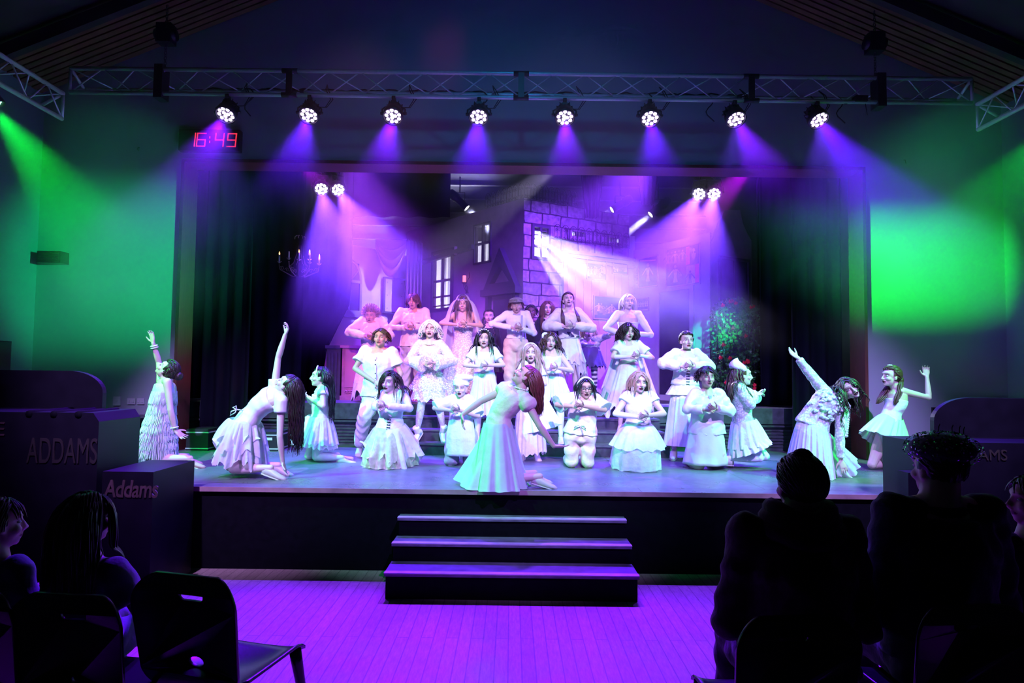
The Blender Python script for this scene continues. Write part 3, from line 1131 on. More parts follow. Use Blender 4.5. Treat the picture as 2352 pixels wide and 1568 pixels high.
# swagged satin curtain and its tail
M_SATIN = mat('purple_satin', (.22, .07, .35), .22, spec=.8)
p0, p1 = at(862, 585, 11.9), at(934, 588, 12.0)
def swag(u, v):
    x = p0 + (p1 - p0) * u
    sag = 4 * u * (1 - u)
    z = x.z + .28 - v * (.1 + .58 * sag)
    return V((x.x, x.y - .05 * math.sin(v * 22) * sag - .08 * sag, z + .02 * math.sin(v * 22 + 1)))
mb = MB().grid(swag, 24, 40)
tag(mb.build('swag_curtain', M_SATIN, solid=.006), 'purple satin swag hanging in folds above the open shutter', 'curtain')
c0, c1 = at(930, 700, 12.2), at(968, 700, 12.7)
def tail(u, v):
    x = c0 + (c1 - c0) * u
    return V((x.x + .03 * math.sin(u * 30), x.y + .06 * math.cos(u * 30), PLAT + (zs - PLAT + .2) * v))
tag(MB().grid(tail, 40, 10).build('long_curtain', M_SATIN, solid=.006), 'long purple curtain hanging between shutter and house window', 'curtain')

# carved low cabinet behind the boys
c = at(780, 900, 9.95)
cx0, cx1 = at(784, 900, 9.95).x, at(965, 900, 9.95).x
zc = at(800, 793, 9.95).z
t = thing('carved_cabinet', 'long carved cabinet glowing magenta behind the back row, left side', 'cabinet', ((cx0 + cx1) / 2, 10.1, PLAT))
MB().box((cx0, 9.95, PLAT), (cx1, 10.4, zc)).box((cx0 - .03, 9.92, zc - .04), (cx1 + .03, 10.43, zc)).box((cx0 - .02, 9.93, PLAT), (cx1 + .02, 10.42, PLAT + .07)).build('carcass', mat('carved_rosewood', (.45, .16, .26), .45, var=.2, scale=12), t)
for k in range(2):
    a, b = cx0 + .05 + k * (cx1 - cx0 - .05) / 2, cx0 + (k + 1) * (cx1 - cx0) / 2 - .03
    mb = MB()
    mb.box((a, 9.935, PLAT + .2), (b, 9.952, zc - .07))
    for q in range(2):
        m = (a + b) / 2
        zz = PLAT + .35 + q * .3
        for s in (-1, 1):
            mb.tube([V((m + s * (.03 + .10 * w), 9.93, zz + .09 * math.sin(w * 5) * (1 - .3 * w))) for w in np.linspace(0, 1, 12)], .009, 6)
        mb.ell((m, 9.93, zz), (.03, .012, .04), None, 10, 6)
    for q in range(12):
        mb.tube([V((a + (b - a) * (q + .5) / 12 + .018 * math.cos(w), 9.935, PLAT + .13 + .022 * math.sin(w))) for w in np.linspace(0, PI * 2, 9)], .006, 5)
    mb.build('door', mat('carved_rosewood_door', (.47, .17, .27), .45), t)
bx0 = at(748, 900, 10.0).x
t = thing('pedestal', 'dark panelled pedestal at the left end of the carved cabinet', 'pedestal', ((bx0 + cx0) / 2, 10.15, PLAT))
MB().box((bx0, 10.0, PLAT), (cx0 - .04, 10.4, zc - .02)).box((bx0 - .02, 9.98, zc - .05), (cx0 - .04, 10.42, zc)).build('pedestal_body', M_TRIMDK, t)
mb = MB()
for k in range(4):
    x = bx0 + .03 + k * .055
    mb.box((x, 9.985, PLAT + .1), (x + .03, 10.0, zc - .12))
mb.build('fluting', M_TRIMDK, t)

# ------------------------------------------------------------------ black drapes
def drape(name, x0, x1, y, z0, z1, label, seed, amp=.06, per=.22, edge=None):
    rr = random.Random(seed)
    ph = rr.uniform(0, 6)
    n = int((x1 - x0) / per * 8)

    def fn(u, v):
        x = x0 + (x1 - x0) * u
        w = .7 + .3 * math.sin(x * 3.1 + ph)
        if edge:
            x += edge(v) * u
        return V((x, y + amp * w * math.sin(x * 2 * PI / per + ph + .4 * math.sin(x * 5)), z0 + (z1 - z0) * v))
    o = MB().grid(fn, max(n, 8), 14).build(name, M_DRAPE, solid=.008)
    tag(o, label, 'curtain', 'black masking drapes at the sides of the stage')
    return o


drape('stage_drape', oL + .1, oL + .75, 8.72, STAGE + .02, 6.2, 'black drape just inside the left edge of the stage opening', 1)
e = at(745, 800, 10.6).x
drape('stage_drape', oL - .6, e, 10.6, PLAT + .02, 6.8, 'wide black drape filling the left of the stage behind the chandelier', 2, edge=lambda v: .42 * (max(0, min(1, (v - .12) / .18))))
drape('stage_drape', oL - .9, oL + 1.15, 9.6, PLAT + .02, 6.5, 'black drape between the left opening edge and the wide drape', 5)
e = at(1738, 800, 11.1).x
drape('stage_drape', e, oR + .8, 11.1, PLAT + .02, 6.8, 'wide black drape right of the curved gable flat', 3)
drape('stage_drape', oR - .75, oR - .06, 8.72, STAGE + .02, 6.2, 'black drape just inside the right edge of the stage opening', 4)
drape('stage_drape', oR - .82, oR + .3, 9.6, PLAT + .02, 6.5, 'black drape between the right opening edge and the wide drape', 6)
# dark legs and rigging seen over the set: battens and hung lamps
mb = MB()
for k in range(7):
    z = 4.6 + k * .33
    mb.box((-4.2, 14.9, z), (4.6, 14.99, z + .012))
tag(mb.build('batten_rack', mat('grey_batten', (.45, .46, .52), .5)), 'thin pale battens across the rear wall above the roofline', 'battens')
for i, (px, w, l) in enumerate(((922, 1.72, 'left of the railing, widened for added darkness'), (1360, .42, 'behind the stone parapet'), (1488, .42, 'right of the stone parapet'))):  # first leg is a dark sheet standing for the unlit upper left
    Y = 11.6 if i else 10.9
    q = at(px, 400, Y)
    zl = at(px, (498, 500, 470)[i], Y).z
    def leg(u, v, q=q, w=w, Y=Y, zl=zl, i=i):
        ww = w * (1 if i == 0 else (.55 + .45 * min(1, v * 2.2)))
        x = q.x + (u - .5) * ww
        return V((x, Y + .05 * math.sin(u * 25), zl + (6.6 - zl) * v))
    o = MB().grid(leg, 40, 12).build('hanging_leg', M_DRAPE, solid=.01)
    tag(o, 'bundled black cloth leg hanging from above %s' % l, 'curtain', 'bundled cloth legs over the set')

# ------------------------------------------------------------------ white work light behind the house windows
mb = MB()
mb.quad(V((-2.6, 14.6, PLAT)), V((2.6, 13.4, PLAT)), V((2.6, 13.4, 4.75)), V((-2.6, 14.6, 4.75)))
o = mb.build('backing_cloth', mat('white_backing_cloth', (.8, .8, .82), .9), solid=.01)
tag(o, 'white backing cloth glimpsed through the windows of the house', 'backing cloth')
spot('backing_lamp', (-.5, 12.6, 1.6), (-.9, 14.1, 3.2), (.8, .75, 1.0), 1500, 62, .5, .1)
spot('backing_lamp', (1.6, 12.5, 2.6), (1.2, 13.7, 3.6), (.8, .75, 1.0), 1500, 62, .5, .1)
# unseen profile lamp and gobo, added to throw window bars on the side wall
gl = V((1.2, 9.3, 5.35))
gt = SW.p(SW.uz(874, 690)[0], SW.uz(874, 690)[1])
profile(gl, gt, 'unseen profile lamp added above the stage opening to cast window bars', (.60, .50, 1.0), 3200, 18)
gd = (gt - gl).normalized()
GM = frame_of(gd)
mb = MB()
gc = gl + gd * .62
G = lambda x, y: gc + GM @ V((x, y, 0))
for x0, x1, y0, y1 in ((-.2, -.056, -.2, .2), (.056, .2, -.2, .2), (-.056, .056, .066, .2), (-.056, .056, -.2, -.066), (.010, .0145, -.07, .07)):
    mb.prism([G(x0, y0), G(x1, y0), G(x1, y1), G(x0, y1)], gd * .002)
for a0, b0, w in (((-.06, -.022), (.06, .018), .0022), ((-.06, -.005), (.06, .004), .0013), ((-.06, -.055), (.06, -.02), .0017)):
    mb.prism([G(a0[0], a0[1] - w), G(b0[0], b0[1] - w), G(b0[0], b0[1] + w), G(a0[0], a0[1] + w)], gd * .002)
tag(mb.build('added_gobo_plate', M_BLKMETAL), 'added unseen gobo plate casting window bars, before the lamp above the opening', 'gobo')
w3c = RW.p((w3[0] + w3[1]) / 2, (w3[2] + w3[3]) / 2)
tg = at(1420, 700, 10.0)
dd = (w3c - tg).normalized()
spot('window_beam_lamp', w3c + dd * .55, tg, (.62, .58, 1.0), 9500, 36, .3, .03)
# dim coloured light of the lamps hanging over the set
spot('set_lamp_violet', (1.9, 8.7, 5.0), (.6, 11.6, 2.6), (.20, .03, 1.0), 2400, 75, .8, .08)
spot('set_lamp_magenta', (-2.4, 8.7, 5.0), (-1.6, 11.4, 2.2), (.28, .03, 1.0), 1300, 62, .8, .08)
spot('set_lamp_pink', (-.3, 4.4, 5.3), (-2.2, 10.6, 1.9), (.9, .03, .55), 520, 22, .8, .06)
spot('corner_lamp_magenta', (-3.3, 9.1, 5.0), (-.9, 11.0, 2.6), (.55, 0, 1), 550, 34, .6, .05)
spot('corner_lamp_magenta', (3.6, 9.1, 5.0), (1.4, 11.0, 2.6), (.55, 0, 1), 1000, 34, .6, .05)
spot('gable_lamp_green', (2.9, 6.0, 3.05), (3.36, 10.5, 2.45), (.0, .9, .45), 2600, 9, .5, .05)


def haze_mat(name, dens, aniso=.35, noise=0.0, scale=.8, col=(1, 1, 1), lo=.42, hi=.62, z0=None, z1=None, xc=None, xw=None, lift=False):
    m = bpy.data.materials.new(name)
    m.use_nodes = True
    nt = m.node_tree
    nt.nodes.clear()
    o = nt.nodes.new('ShaderNodeOutputMaterial')
    v = nt.nodes.new('ShaderNodeVolumeScatter')
    v.inputs['Color'].default_value = (*col, 1)
    v.inputs['Density'].default_value = dens
    v.inputs['Anisotropy'].default_value = aniso
    if noise:
        tc = nt.nodes.new('ShaderNodeTexCoord')
        n = nt.nodes.new('ShaderNodeTexNoise')
        n.inputs['Scale'].default_value = scale
        n.inputs['Detail'].default_value = 3
        r = nt.nodes.new('ShaderNodeMapRange')
        r.inputs[1].default_value = lo
        r.inputs[2].default_value = hi
        r.inputs[3].default_value = dens * (1 - noise)
        r.inputs[4].default_value = dens * (1 + noise)
        nt.links.new(tc.outputs['Object'], n.inputs['Vector'])
        nt.links.new(n.outputs[0], r.inputs[0])
        nt.links.new(r.outputs[0], v.inputs['Density'])
    if z0 is not None:
        g = nt.nodes.new('ShaderNodeNewGeometry')
        sp = nt.nodes.new('ShaderNodeSeparateXYZ')
        nt.links.new(g.outputs['Position'], sp.inputs[0])
        rz = nt.nodes.new('ShaderNodeMapRange')
        rz.interpolation_type = 'SMOOTHSTEP'
        rz.inputs[1].default_value = z0
        rz.inputs[2].default_value = z1
        zsrc = sp.outputs[2]
        if lift:      # the haze reaches lower towards both side walls
            a1 = nt.nodes.new('ShaderNodeMath')
            a1.operation = 'ABSOLUTE'
            a2 = nt.nodes.new('ShaderNodeMapRange')
            a2.inputs[1].default_value = 2.6
            a2.inputs[2].default_value = 4.6
            a2.inputs[4].default_value = 2.3
            a3 = nt.nodes.new('ShaderNodeMath')
            nt.links.new(sp.outputs[0], a1.inputs[0])
            nt.links.new(a1.outputs[0], a2.inputs[0])
            nt.links.new(a2.outputs[0], a3.inputs[0])
            nt.links.new(zsrc, a3.inputs[1])
            zsrc = a3.outputs[0]
        nt.links.new(zsrc, rz.inputs[0])
        last = rz.outputs[0]
        if xc is not None:
            sb = nt.nodes.new('ShaderNodeMath')
            sb.operation = 'SUBTRACT'
            sb.inputs[1].default_value = xc
            ab = nt.nodes.new('ShaderNodeMath')
            ab.operation = 'ABSOLUTE'
            rx = nt.nodes.new('ShaderNodeMapRange')
            rx.interpolation_type = 'SMOOTHSTEP'
            rx.inputs[1].default_value = xw
            rx.inputs[2].default_value = xw * .75
            nt.links.new(sp.outputs[0], sb.inputs[0])
            nt.links.new(sb.outputs[0], ab.inputs[0])
            nt.links.new(ab.outputs[0], rx.inputs[0])
            mm = nt.nodes.new('ShaderNodeMath')
            mm.operation = 'MULTIPLY'
            nt.links.new(last, mm.inputs[0])
            nt.links.new(rx.outputs[0], mm.inputs[1])
            last = mm.outputs[0]
        m2 = nt.nodes.new('ShaderNodeMath')
        m2.operation = 'MULTIPLY'
        m2.inputs[1].default_value = dens
        if noise:
            nt.links.new(r.outputs[0], m2.inputs[1])
        nt.links.new(last, m2.inputs[0])
        nt.links.new(m2.outputs[0], v.inputs['Density'])
    nt.links.new(v.outputs[0], o.inputs['Volume'])
    return m


def haze_box(name, a, b, m):
    o = MB().box(a, b).build(name, m)
    o['kind'] = 'stuff'
    return o


o = haze_box('haze', (XL + .05, 5.4, 1.65), (XR - .05, YW - .01, 5.35), haze_mat('thin_hall_haze', .040, .2, .5, .9, z0=3.4, z1=5.2, lift=True))
tag(o, 'thin stage haze hanging in the hall under the truss', 'haze')
o = haze_box('haze', (-4.0, 8.95, 1.9), (4.3, 13.3, 5.6), haze_mat('stage_haze', .12, .3, .6, .8, z0=1.9, z1=3.2, xc=.15, xw=4.3))
tag(o, 'thicker drifting haze inside the stage around the set', 'haze')

# ------------------------------------------------------------------ people
def skin_mat():
    m = bpy.data.materials.new('skin_and_makeup')
    m.use_nodes = True
    nt = m.node_tree
    b = nt.nodes['Principled BSDF']
    a = nt.nodes.new('ShaderNodeAttribute')
    a.attribute_name = 'tint'
    nt.links.new(a.outputs['Color'], b.inputs['Base Color'])
    b.inputs['Roughness'].default_value = .5
    return m


def cloth(name, col, alpha=1.0, rough=.85, scale=11, bump=.8, var=.06, sheen=.2):
    return mat(name, col, rough, var=var, scale=scale, bump=bump, alpha=alpha, sheen=sheen, spec=.3)


def lace_mat(name, col, hole=.45, scale=55, amin=.35):
    """fabric with a procedural openwork pattern"""
    m = cloth(name, col)
    nt = m.node_tree
    b = nt.nodes['Principled BSDF']
    tc = nt.nodes.new('ShaderNodeTexCoord')
    v = nt.nodes.new('ShaderNodeTexVoronoi')
    v.inputs['Scale'].default_value = scale
    r = nt.nodes.new('ShaderNodeMapRange')
    r.inputs[1].default_value = hole * .5
    r.inputs[2].default_value = hole
    r.inputs[3].default_value = 1.0
    r.inputs[4].default_value = amin
    nt.links.new(tc.outputs['Object'], v.inputs['Vector'])
    nt.links.new(v.outputs['Distance'], r.inputs[0])
    nt.links.new(r.outputs[0], b.inputs['Alpha'])
    return m


SKIN = skin_mat()
WHITE_C = cloth('white_cotton', (.84, .84, .86))
IVORY = cloth('ivory_cotton', (.80, .74, .66))
CREAM = cloth('cream_twill', (.78, .62, .46))
GREYC = cloth('grey_twill', (.42, .42, .46))
SHEER = cloth('white_tulle', (.86, .86, .90), .72, bump=.6, scale=16)
VEIL = cloth('veil_netting', (.80, .80, .86), .45, bump=.2)
PASTEL = cloth('pastel_tulle', (.52, .60, .36), .80, bump=.6, scale=16, var=.3)
LACE = lace_mat('white_lace', (.86, .85, .88), .55, 60, .15)
LACEB = lace_mat('dense_lace', (.84, .83, .86), .6, 45, .55)
FRINGE = cloth('fringed_crepe', (.72, .72, .78), bump=1.0, scale=14)
BLACKC = cloth('black_cloth', (.012, .012, .016))
DARKP = cloth('plum_cloth', (.06, .03, .12))
FURRY = cloth('shaggy_fleece', (.46, .42, .55), bump=1.0, scale=30, var=.4)
SATW = mat('ivory_satin', (.78, .72, .66), .35, bump=.3, scale=7, var=.05)
SHOEW = mat('pale_shoe_leather', (.62, .56, .50), .45)
SOLE = mat('shoe_sole', (.55, .50, .46), .7)
PEARL = mat('pearl', (.85, .83, .82), .25)
M_EYE = mat('eye_white', (.8, .8, .8), .3)
M_IRIS = mat('eye_iris', (.03, .02, .02), .2)
HAIRS = {
    'dark': mat('dark_brown_hair', (.022, .012, .009), .38, var=.3, scale=30),
    'black': mat('black_hair', (.008, .007, .009), .32, var=.3, scale=30),
    'brown': mat('brown_hair', (.07, .032, .018), .4, var=.3, scale=30),
    'auburn': mat('auburn_hair', (.11, .03, .02), .4, var=.3, scale=30),
    'blond': mat('blond_hair', (.34, .24, .15), .45, var=.3, scale=30),
    'pale': mat('pale_blond_hair', (.62, .55, .45), .45, var=.2, scale=30),
    'wig': mat('white_wig_hair', (.78, .78, .80), .6, var=.15, scale=30),
}
PALE_SKIN, LIGHT, TAN, BROWN = (.66, .48, .41), (.58, .37, .29), (.50, .31, .23), (.17, .09, .065)


def lerp(a, b, t):
    return a + (b - a) * t


def basis(yaw, pitch, roll):
    """columns side (image right), forward, up"""
    y, p = math.radians(yaw), math.radians(pitch)
    f = V((math.sin(y) * math.cos(p), -math.cos(y) * math.cos(p), math.sin(p)))
    u = V((-math.sin(y) * math.sin(p), math.cos(y) * math.sin(p), math.cos(p)))
    s = u.cross(f)
    q = Quaternion(f, math.radians(roll))
    s, u = q @ s, q @ u
    return Matrix((s, f, u)).transposed()


def remesh(mb, voxel, smooth=3, name='tmp'):
    me = bpy.data.meshes.new(name)
    me.from_pydata(mb.v, [], mb.f)
    o = bpy.data.objects.new(name, me)
    C.objects.link(o)
    m = o.modifiers.new('r', 'REMESH')
    m.mode = 'VOXEL'
    m.voxel_size = voxel
    m.use_smooth_shade = True
    if smooth:
        s = o.modifiers.new('s', 'SMOOTH')
        s.iterations = smooth
        s.factor = .5
    dg = bpy.context.evaluated_depsgraph_get()
    out = bpy.data.meshes.new_from_object(o.evaluated_get(dg))
    bpy.data.objects.remove(o)
    bpy.data.meshes.remove(me)
    return out


def get_co(me):
    a = np.empty(len(me.vertices) * 3, np.float32)
    me.vertices.foreach_get('co', a)
    return a.reshape(-1, 3)


def set_co(me, a):
    me.vertices.foreach_set('co', a.astype(np.float32).ravel())
    me.update()


def link_mesh(name, me, mats, parent, solid=0):
    me.materials.clear()
    for m in (mats if isinstance(mats, (list, tuple)) else [mats]):
        me.materials.append(m)
    o = bpy.data.objects.new(name, me)
    C.objects.link(o)
    o.parent = parent
    o.matrix_parent_inverse = parent.matrix_world.inverted()
    if solid:
        md = o.modifiers.new('thick', 'SOLIDIFY')
        md.thickness = solid
    return o


def torso_frames(J):
    P = [J['pel'], J['ws'], J['ch'], J['top']]
    s0 = (J['hipR'] - J['hipL']).normalized()
    s1 = (J['shR'] - J['shL']).normalized()

    def at_t(t):
        """t 0 pelvis .. 1 shoulder line; catmull-rom"""
        k = min(2, int(max(t, 0) * 3))
        u = t * 3 - k
        if t < 0:
            return P[0] + (P[1] - P[0]) * (t * 3), (P[1] - P[0]).normalized()
        if t > 1:
            return P[3] + (P[3] - P[2]) * ((t - 1) * 3), (P[3] - P[2]).normalized()
        a = P[k - 1] if k else P[0] * 2 - P[1]
        b, c = P[k], P[k + 1]
        d = P[k + 2] if k < 2 else P[3] * 2 - P[2]
        p = .5 * ((2 * b) + (c - a) * u + (2 * a - 5 * b + 4 * c - d) * u * u + (3 * b - a - 3 * c + d) * u ** 3)
        tg = .5 * ((c - a) + 2 * (2 * a - 5 * b + 4 * c - d) * u + 3 * (3 * b - a - 3 * c + d) * u * u)
        return p, tg.normalized()

    def frame(t):
        p, tg = at_t(t)
        s = lerp(s0, s1, min(max(t, 0), 1)).normalized()
        s = (s - tg * s.dot(tg)).normalized()
        return p, s, s.cross(tg) * 1.0, tg     # side, (backwards), tangent
    return frame


TORSO = [(-.16, .095, .080), (-.10, .150, .105), (.05, .160, .110), (.22, .138, .098), (.38, .116, .086), (.55, .128, .095), (.75, .146, .105), (.88, .150, .098), (.97, .135, .078), (1.05, .085, .058)]


def torso_rings(J, inf=0.0, t0=-.3, t1=2, n=20, b=1.0, prof=None):
    fr = torso_frames(J)
    out = []
    for t, w, d in (prof or TORSO):
        if t < t0 or t > t1:
            continue
        p, s, bk, tg = fr(t)
        w, d = w * b + inf, d * b + inf
        out.append([p + s * math.cos(a) * w + bk * math.sin(a) * d for a in (2 * PI * k / n for k in range(n))])
    return out


def limb(mb, pts, rs, n=14, sub=4):
    """smooth tapered limb through points"""
    P, R = [], []
    for i in range(len(pts) - 1):
        for k in range(sub):
            t = k / sub
            a = pts[max(i - 1, 0)]
            b, c = pts[i], pts[i + 1]
            d = pts[min(i + 2, len(pts) - 1)]
            p = lerp(b, c, t)
            P.append(p)
            e = t * t * (3 - 2 * t)
            R.append(rs[i] + (rs[i + 1] - rs[i]) * e)
    P.append(pts[-1])
    R.append(rs[-1])
    mb.tube(P, R, n)
    for i in range(1, len(pts) - 1):
        mb.ell(pts[i], (rs[i] * 1.0,) * 3, None, 12, 8)
    mb.ell(pts[0], (rs[0],) * 3, None, 12, 8)
    mb.ell(pts[-1], (rs[-1],) * 3, None, 12, 8)


def hand(mb, wr, d, n, thumb, curl=.5, s=1.0, spread=.12):
    """palm, four bent fingers and a thumb; d towards the fingers, n out of the palm, thumb = +1/-1 side"""
    d = V(d).normalized()
    n = V(n)
    n = (n - d * n.dot(d)).normalized()
    l = d.cross(n).normalized() * thumb
    prof = [(-.01, .021, .017), (.015, .025, .016), (.05, .036, .014), (.082, .038, .012), (.092, .034, .010)]
    rings = [[wr + d * (x * s) + l * (w * s * math.cos(a)) + n * (h * s * math.sin(a)) for a in (2 * PI * k / 12 for k in range(12))] for x, w, h in prof]
    mb.loft(rings)
    for off, L, cc in ((.028, .066, .85), (.0095, .076, .95), (-.010, .071, 1.0), (-.028, .055, 1.15)):
        p = wr + d * (.085 * s) + l * (off * s)
        dd = (d + l * off / .028 * spread).normalized()
        pts = [p - dd * .01, p]
        ang = 0
        for seg, fr in ((.45, .7), (.31, 1.1), (.24, .9)):
            ang += curl * cc * fr
            q = dd * math.cos(ang) + n * math.sin(ang)
            p = p + q * (L * seg * s)
            pts.append(p)
        mb.tube(pts, [.0085 * s, .0085 * s, .0078 * s, .007 * s, .0052 * s], 8)
    p = wr + d * (.022 * s) + l * (.020 * s)
    pts = [p]
    for q, L in ((d * .55 + l * .8 + n * .2, .036), (d * .8 + l * .45 + n * (.2 + .4 * curl), .030), (d * .9 + l * .2 + n * (.3 + .5 * curl), .024)):
        p = p + q.normalized() * L * s
        pts.append(p)
    mb.tube(pts, [.013 * s, .0105 * s, .0092 * s, .0062 * s], 8)


def shoe(name, an, toe, parent, kind='flat', m=None):
    """one shoe around the foot from heel to toe"""
    d = (toe - an)
    up = J_up(d)
    f = (d - up * d.dot(up)).normalized()
    sd = f.cross(up)
    L = .235
    heel = an - f * .055
    mb = MB()
    prof = [(-.01, .022, .0, .055), (.02, .032, -.0, .07), (.07, .036, -.0, .07), (.12, .040, -.0, .052), (.17, .043, -.0, .038), (.215, .036, 0, .030), (.24, .018, 0, .018)]
    rings = []
    z0 = -.075
    for x, w, _, h in prof:
        c = heel + f * x + up * (z0 + h / 2)
        rings.append([c + sd * w * math.cos(a) + up * (h / 2 + .006) * math.sin(a) for a in (2 * PI * k / 14 for k in range(14))])
    mb.loft(rings)
    if kind == 'boot':
        mb.loft([[an + up * z + sd * r * math.cos(a) + f * r * math.sin(a) for a in (2 * PI * k / 14 for k in range(14))] for z, r in ((-.05, .043), (0, .045), (.06, .047), (.07, .046))])
    mb.m = 1
    rings = []
    for x, w, _, h in prof:
        c = heel + f * x + up * (z0 - .006)
        rings.append([c + sd * (w + .003) * math.cos(a) + up * .009 * math.sin(a) for a in (2 * PI * k / 14 for k in range(14))])
    mb.loft(rings)
    return mb.build(name, [m or SHOEW, SOLE], parent)


def J_up(d):
    """upward direction of a foot pointing along d"""
    d = d.normalized()
    u = V((0, 0, 1)) if abs(d.z) < .8 else V((0, -1, 0))
    return (u - d * u.dot(d)).normalized()


def foot(mb, an, toe, s=1.0):
    d = (toe - an)
    up = J_up(d)
    f = (d - up * d.dot(up)).normalized()
    sd = f.cross(up)
    prof = [(-.05, .02, .05), (-.03, .03, .07), (.03, .032, .068), (.08, .034, .045), (.13, .037, .03), (.16, .03, .022), (.175, .015, .014)]
    mb.loft([[an + f * x * s + up * (-.07 * s + h * s / 2) + sd * w * s * math.cos(a) + up * h * s / 2 * math.sin(a) for a in (2 * PI * k / 12 for k in range(12))] for x, w, h in prof])


def seg_dist(P, a, b):
    a, b = np.array(a), np.array(b)
    ab = b - a
    t = np.clip(((P - a) @ ab) / max(ab @ ab, 1e-9), 0, 1)
    return np.linalg.norm(P - (a + t[:, None] * ab), axis=1), t


def build_body(J, HM, o, parent):
    s = o['s']
    b = o.get('build', 1.0) * s
    mb = MB()
    mb.loft(torso_rings(J, 0, b=b))
    hc, hs = J['hc'], o['hs']
    HS = HM * hs
    top = J['top']
    nr = o.get('nr', 1.0)
    skull = hc + HM @ V((0, -.02, -.055)) * hs
    mb.tube([J['ch'], J['top'], J['nk'], lerp(J['nk'], skull, .5), skull, hc], [.075 * b, .075 * b, .056 * b * nr, .050 * b * nr, .050 * b * nr, .05 * b * nr], 14)
    for q in 'LR':
        sh = J['sh' + q]
        mb.tube([top + (J['nk'] - top) * .6, lerp(top, sh, .55) + (J['nk'] - top) * .25, sh], [.05 * b, .050 * b, .048 * b], 12)
        limb(mb, [sh, lerp(sh, J['el' + q], .35), J['el' + q], lerp(J['el' + q], J['wr' + q], .25), J['wr' + q]],
             [.046 * b, .038 * b, .031 * b, .033 * b, .0215 * b])
        hp = J['hip' + q]
        if not o.get('no_legs'):
            limb(mb, [hp, lerp(hp, J['kn' + q], .4), J['kn' + q], lerp(J['kn' + q], J['an' + q], .28), J['an' + q]],
                 [.085 * b, .078 * b, .052 * b, .053 * b, .031 * b])
            foot(mb, J['an' + q], J['to' + q], s)
    # head
    H = lambda x, y, z: hc + HM @ V((x, y, z)) * hs
    e = lambda c, r: mb.ell(H(*c), [q * hs for q in r], HM, 22, 16)
    e((0, -.012, .025), (.074, .092, .085))
    e((0, .012, -.03), (.060, .068, .075))
    e((0, .045, -.068), (.036, .036, .034))
    e((0, .062, -.088), (.020, .018, .014))
    e((0, .058, .036), (.058, .030, .022))
    for k in (-1, 1):
        e((k * .036, .050, -.025), (.026, .030, .024))
        e((k * .073, -.008, -.008), (.009, .017, .028))
        e((k * .070, -.002, -.026), (.007, .010, .012))
    mb.tube([H(0, .080, .022), H(0, .094, -.008), H(0, .104, -.026), H(0, .094, -.034)], [.008 * hs, .0095 * hs, .013 * hs, .010 * hs], 8)
    for k in (-1, 1):
        e((k * .011, .091, -.029), (.008, .009, .007))
    e((0, .080, -.052), (.024, .012, .007))
    e((0, .078, -.064), (.020, .012, .008))
    hm = MB()
    for q in 'LR':
        w = J['wr' + q]
        tgt = hm if o.get('voxel', .0065) > .005 else mb
        hand(tgt, w, J['hd' + q], J['hn' + q], J['th' + q], o.get('curl' + q, o.get('curl', .6)), s * .98, o.get('spread', .10))
    me = remesh(mb, o.get('voxel', .0065), 3)
    # finer faces over the front of the head
    bm = bmesh.new()
    bm.from_mesh(me)
    inv = HM.transposed()
    es = set()
    for f in bm.faces:
        q = inv @ (f.calc_center_median() - hc) / hs
        if q.y > .02 and abs(q.x) < .06 and -.1 < q.z < .06 and q.length < .14:
            es.update(f.edges)
    bmesh.ops.subdivide_edges(bm, edges=list(es), cuts=1, use_grid_fill=True)
    bm.to_mesh(me)
    bm.free()
    co = get_co(me)
    L = (co - np.array(hc)) @ np.array(HM) / hs
    x, y, z = L[:, 0], L[:, 1], L[:, 2]
    front = np.clip((y - .01) / .03, 0, 1) * (np.abs(z) < .13)
    hd = np.linalg.norm(L, axis=1) < .16
    front = front * hd
    fw = np.array(HM)[:, 1]
    disp = np.zeros(len(co))
    ax = np.abs(x)
    opn = o.get('mouth', .5)
    disp -= .009 * np.exp(-((ax - .031) / .017) ** 2 - ((z - .010) / .011) ** 2)
    disp -= .004 * np.exp(-((x) / .03) ** 2 - ((z + .043) / .004) ** 2) * 0
    mz = -.058 - .003 * opn
    mh = .0025 + .0085 * opn
    inm = ((x / .015) ** 2 + ((z - mz) / mh) ** 2)
    disp -= .010 * np.exp(-inm * 1.2) * opn
    co = co + (disp * front * hs)[:, None] * fw[None]
    set_co(me, co)
    sk = np.array(o['skin'])
    col = np.tile(sk, (len(co), 1)).astype(np.float32)
    # clothing worn skin-tight: gloves, tights, sleeves
    legseg = [('hip', 'kn'), ('kn', 'an'), ('an', 'to')]
    D = []
    for a, c in (('pel', 'ws'), ('ws', 'ch'), ('ch', 'nk')):
        D.append(seg_dist(co, J[a], J[c])[0] - .09)
    D.append(np.linalg.norm(co - np.array(hc), axis=1) - .09)
    dt = np.min(D, axis=0)
    A, Lg = [], []
    for q in 'LR':
        d1, t1 = seg_dist(co, J['sh' + q], J['el' + q])
        d2, t2 = seg_dist(co, J['el' + q], J['wr' + q])
        A.append(np.minimum(d1, d2))
        if o.get('glove' + q, o.get('glove')) is not None:
            fr = o.get('glove_from', .1)
            m = (d2 < .05) & (t2 > fr) & (d2 < d1 + .01)
            if fr < 0:
                m |= (d1 < .06) & (t1 > 1 + fr)
            col[m] = o.get('glove' + q, o.get('glove'))
        l1, u1 = seg_dist(co, J['hip' + q], J['kn' + q])
        l2, u2 = seg_dist(co, J['kn' + q], J['an' + q])
        l3, u3 = seg_dist(co, J['an' + q], J['to' + q])
        ml = (np.minimum(np.minimum(l1 - .03, l2), l3) < .065) & (np.minimum(l1, np.minimum(l2, l3)) < A[-1] + .01)
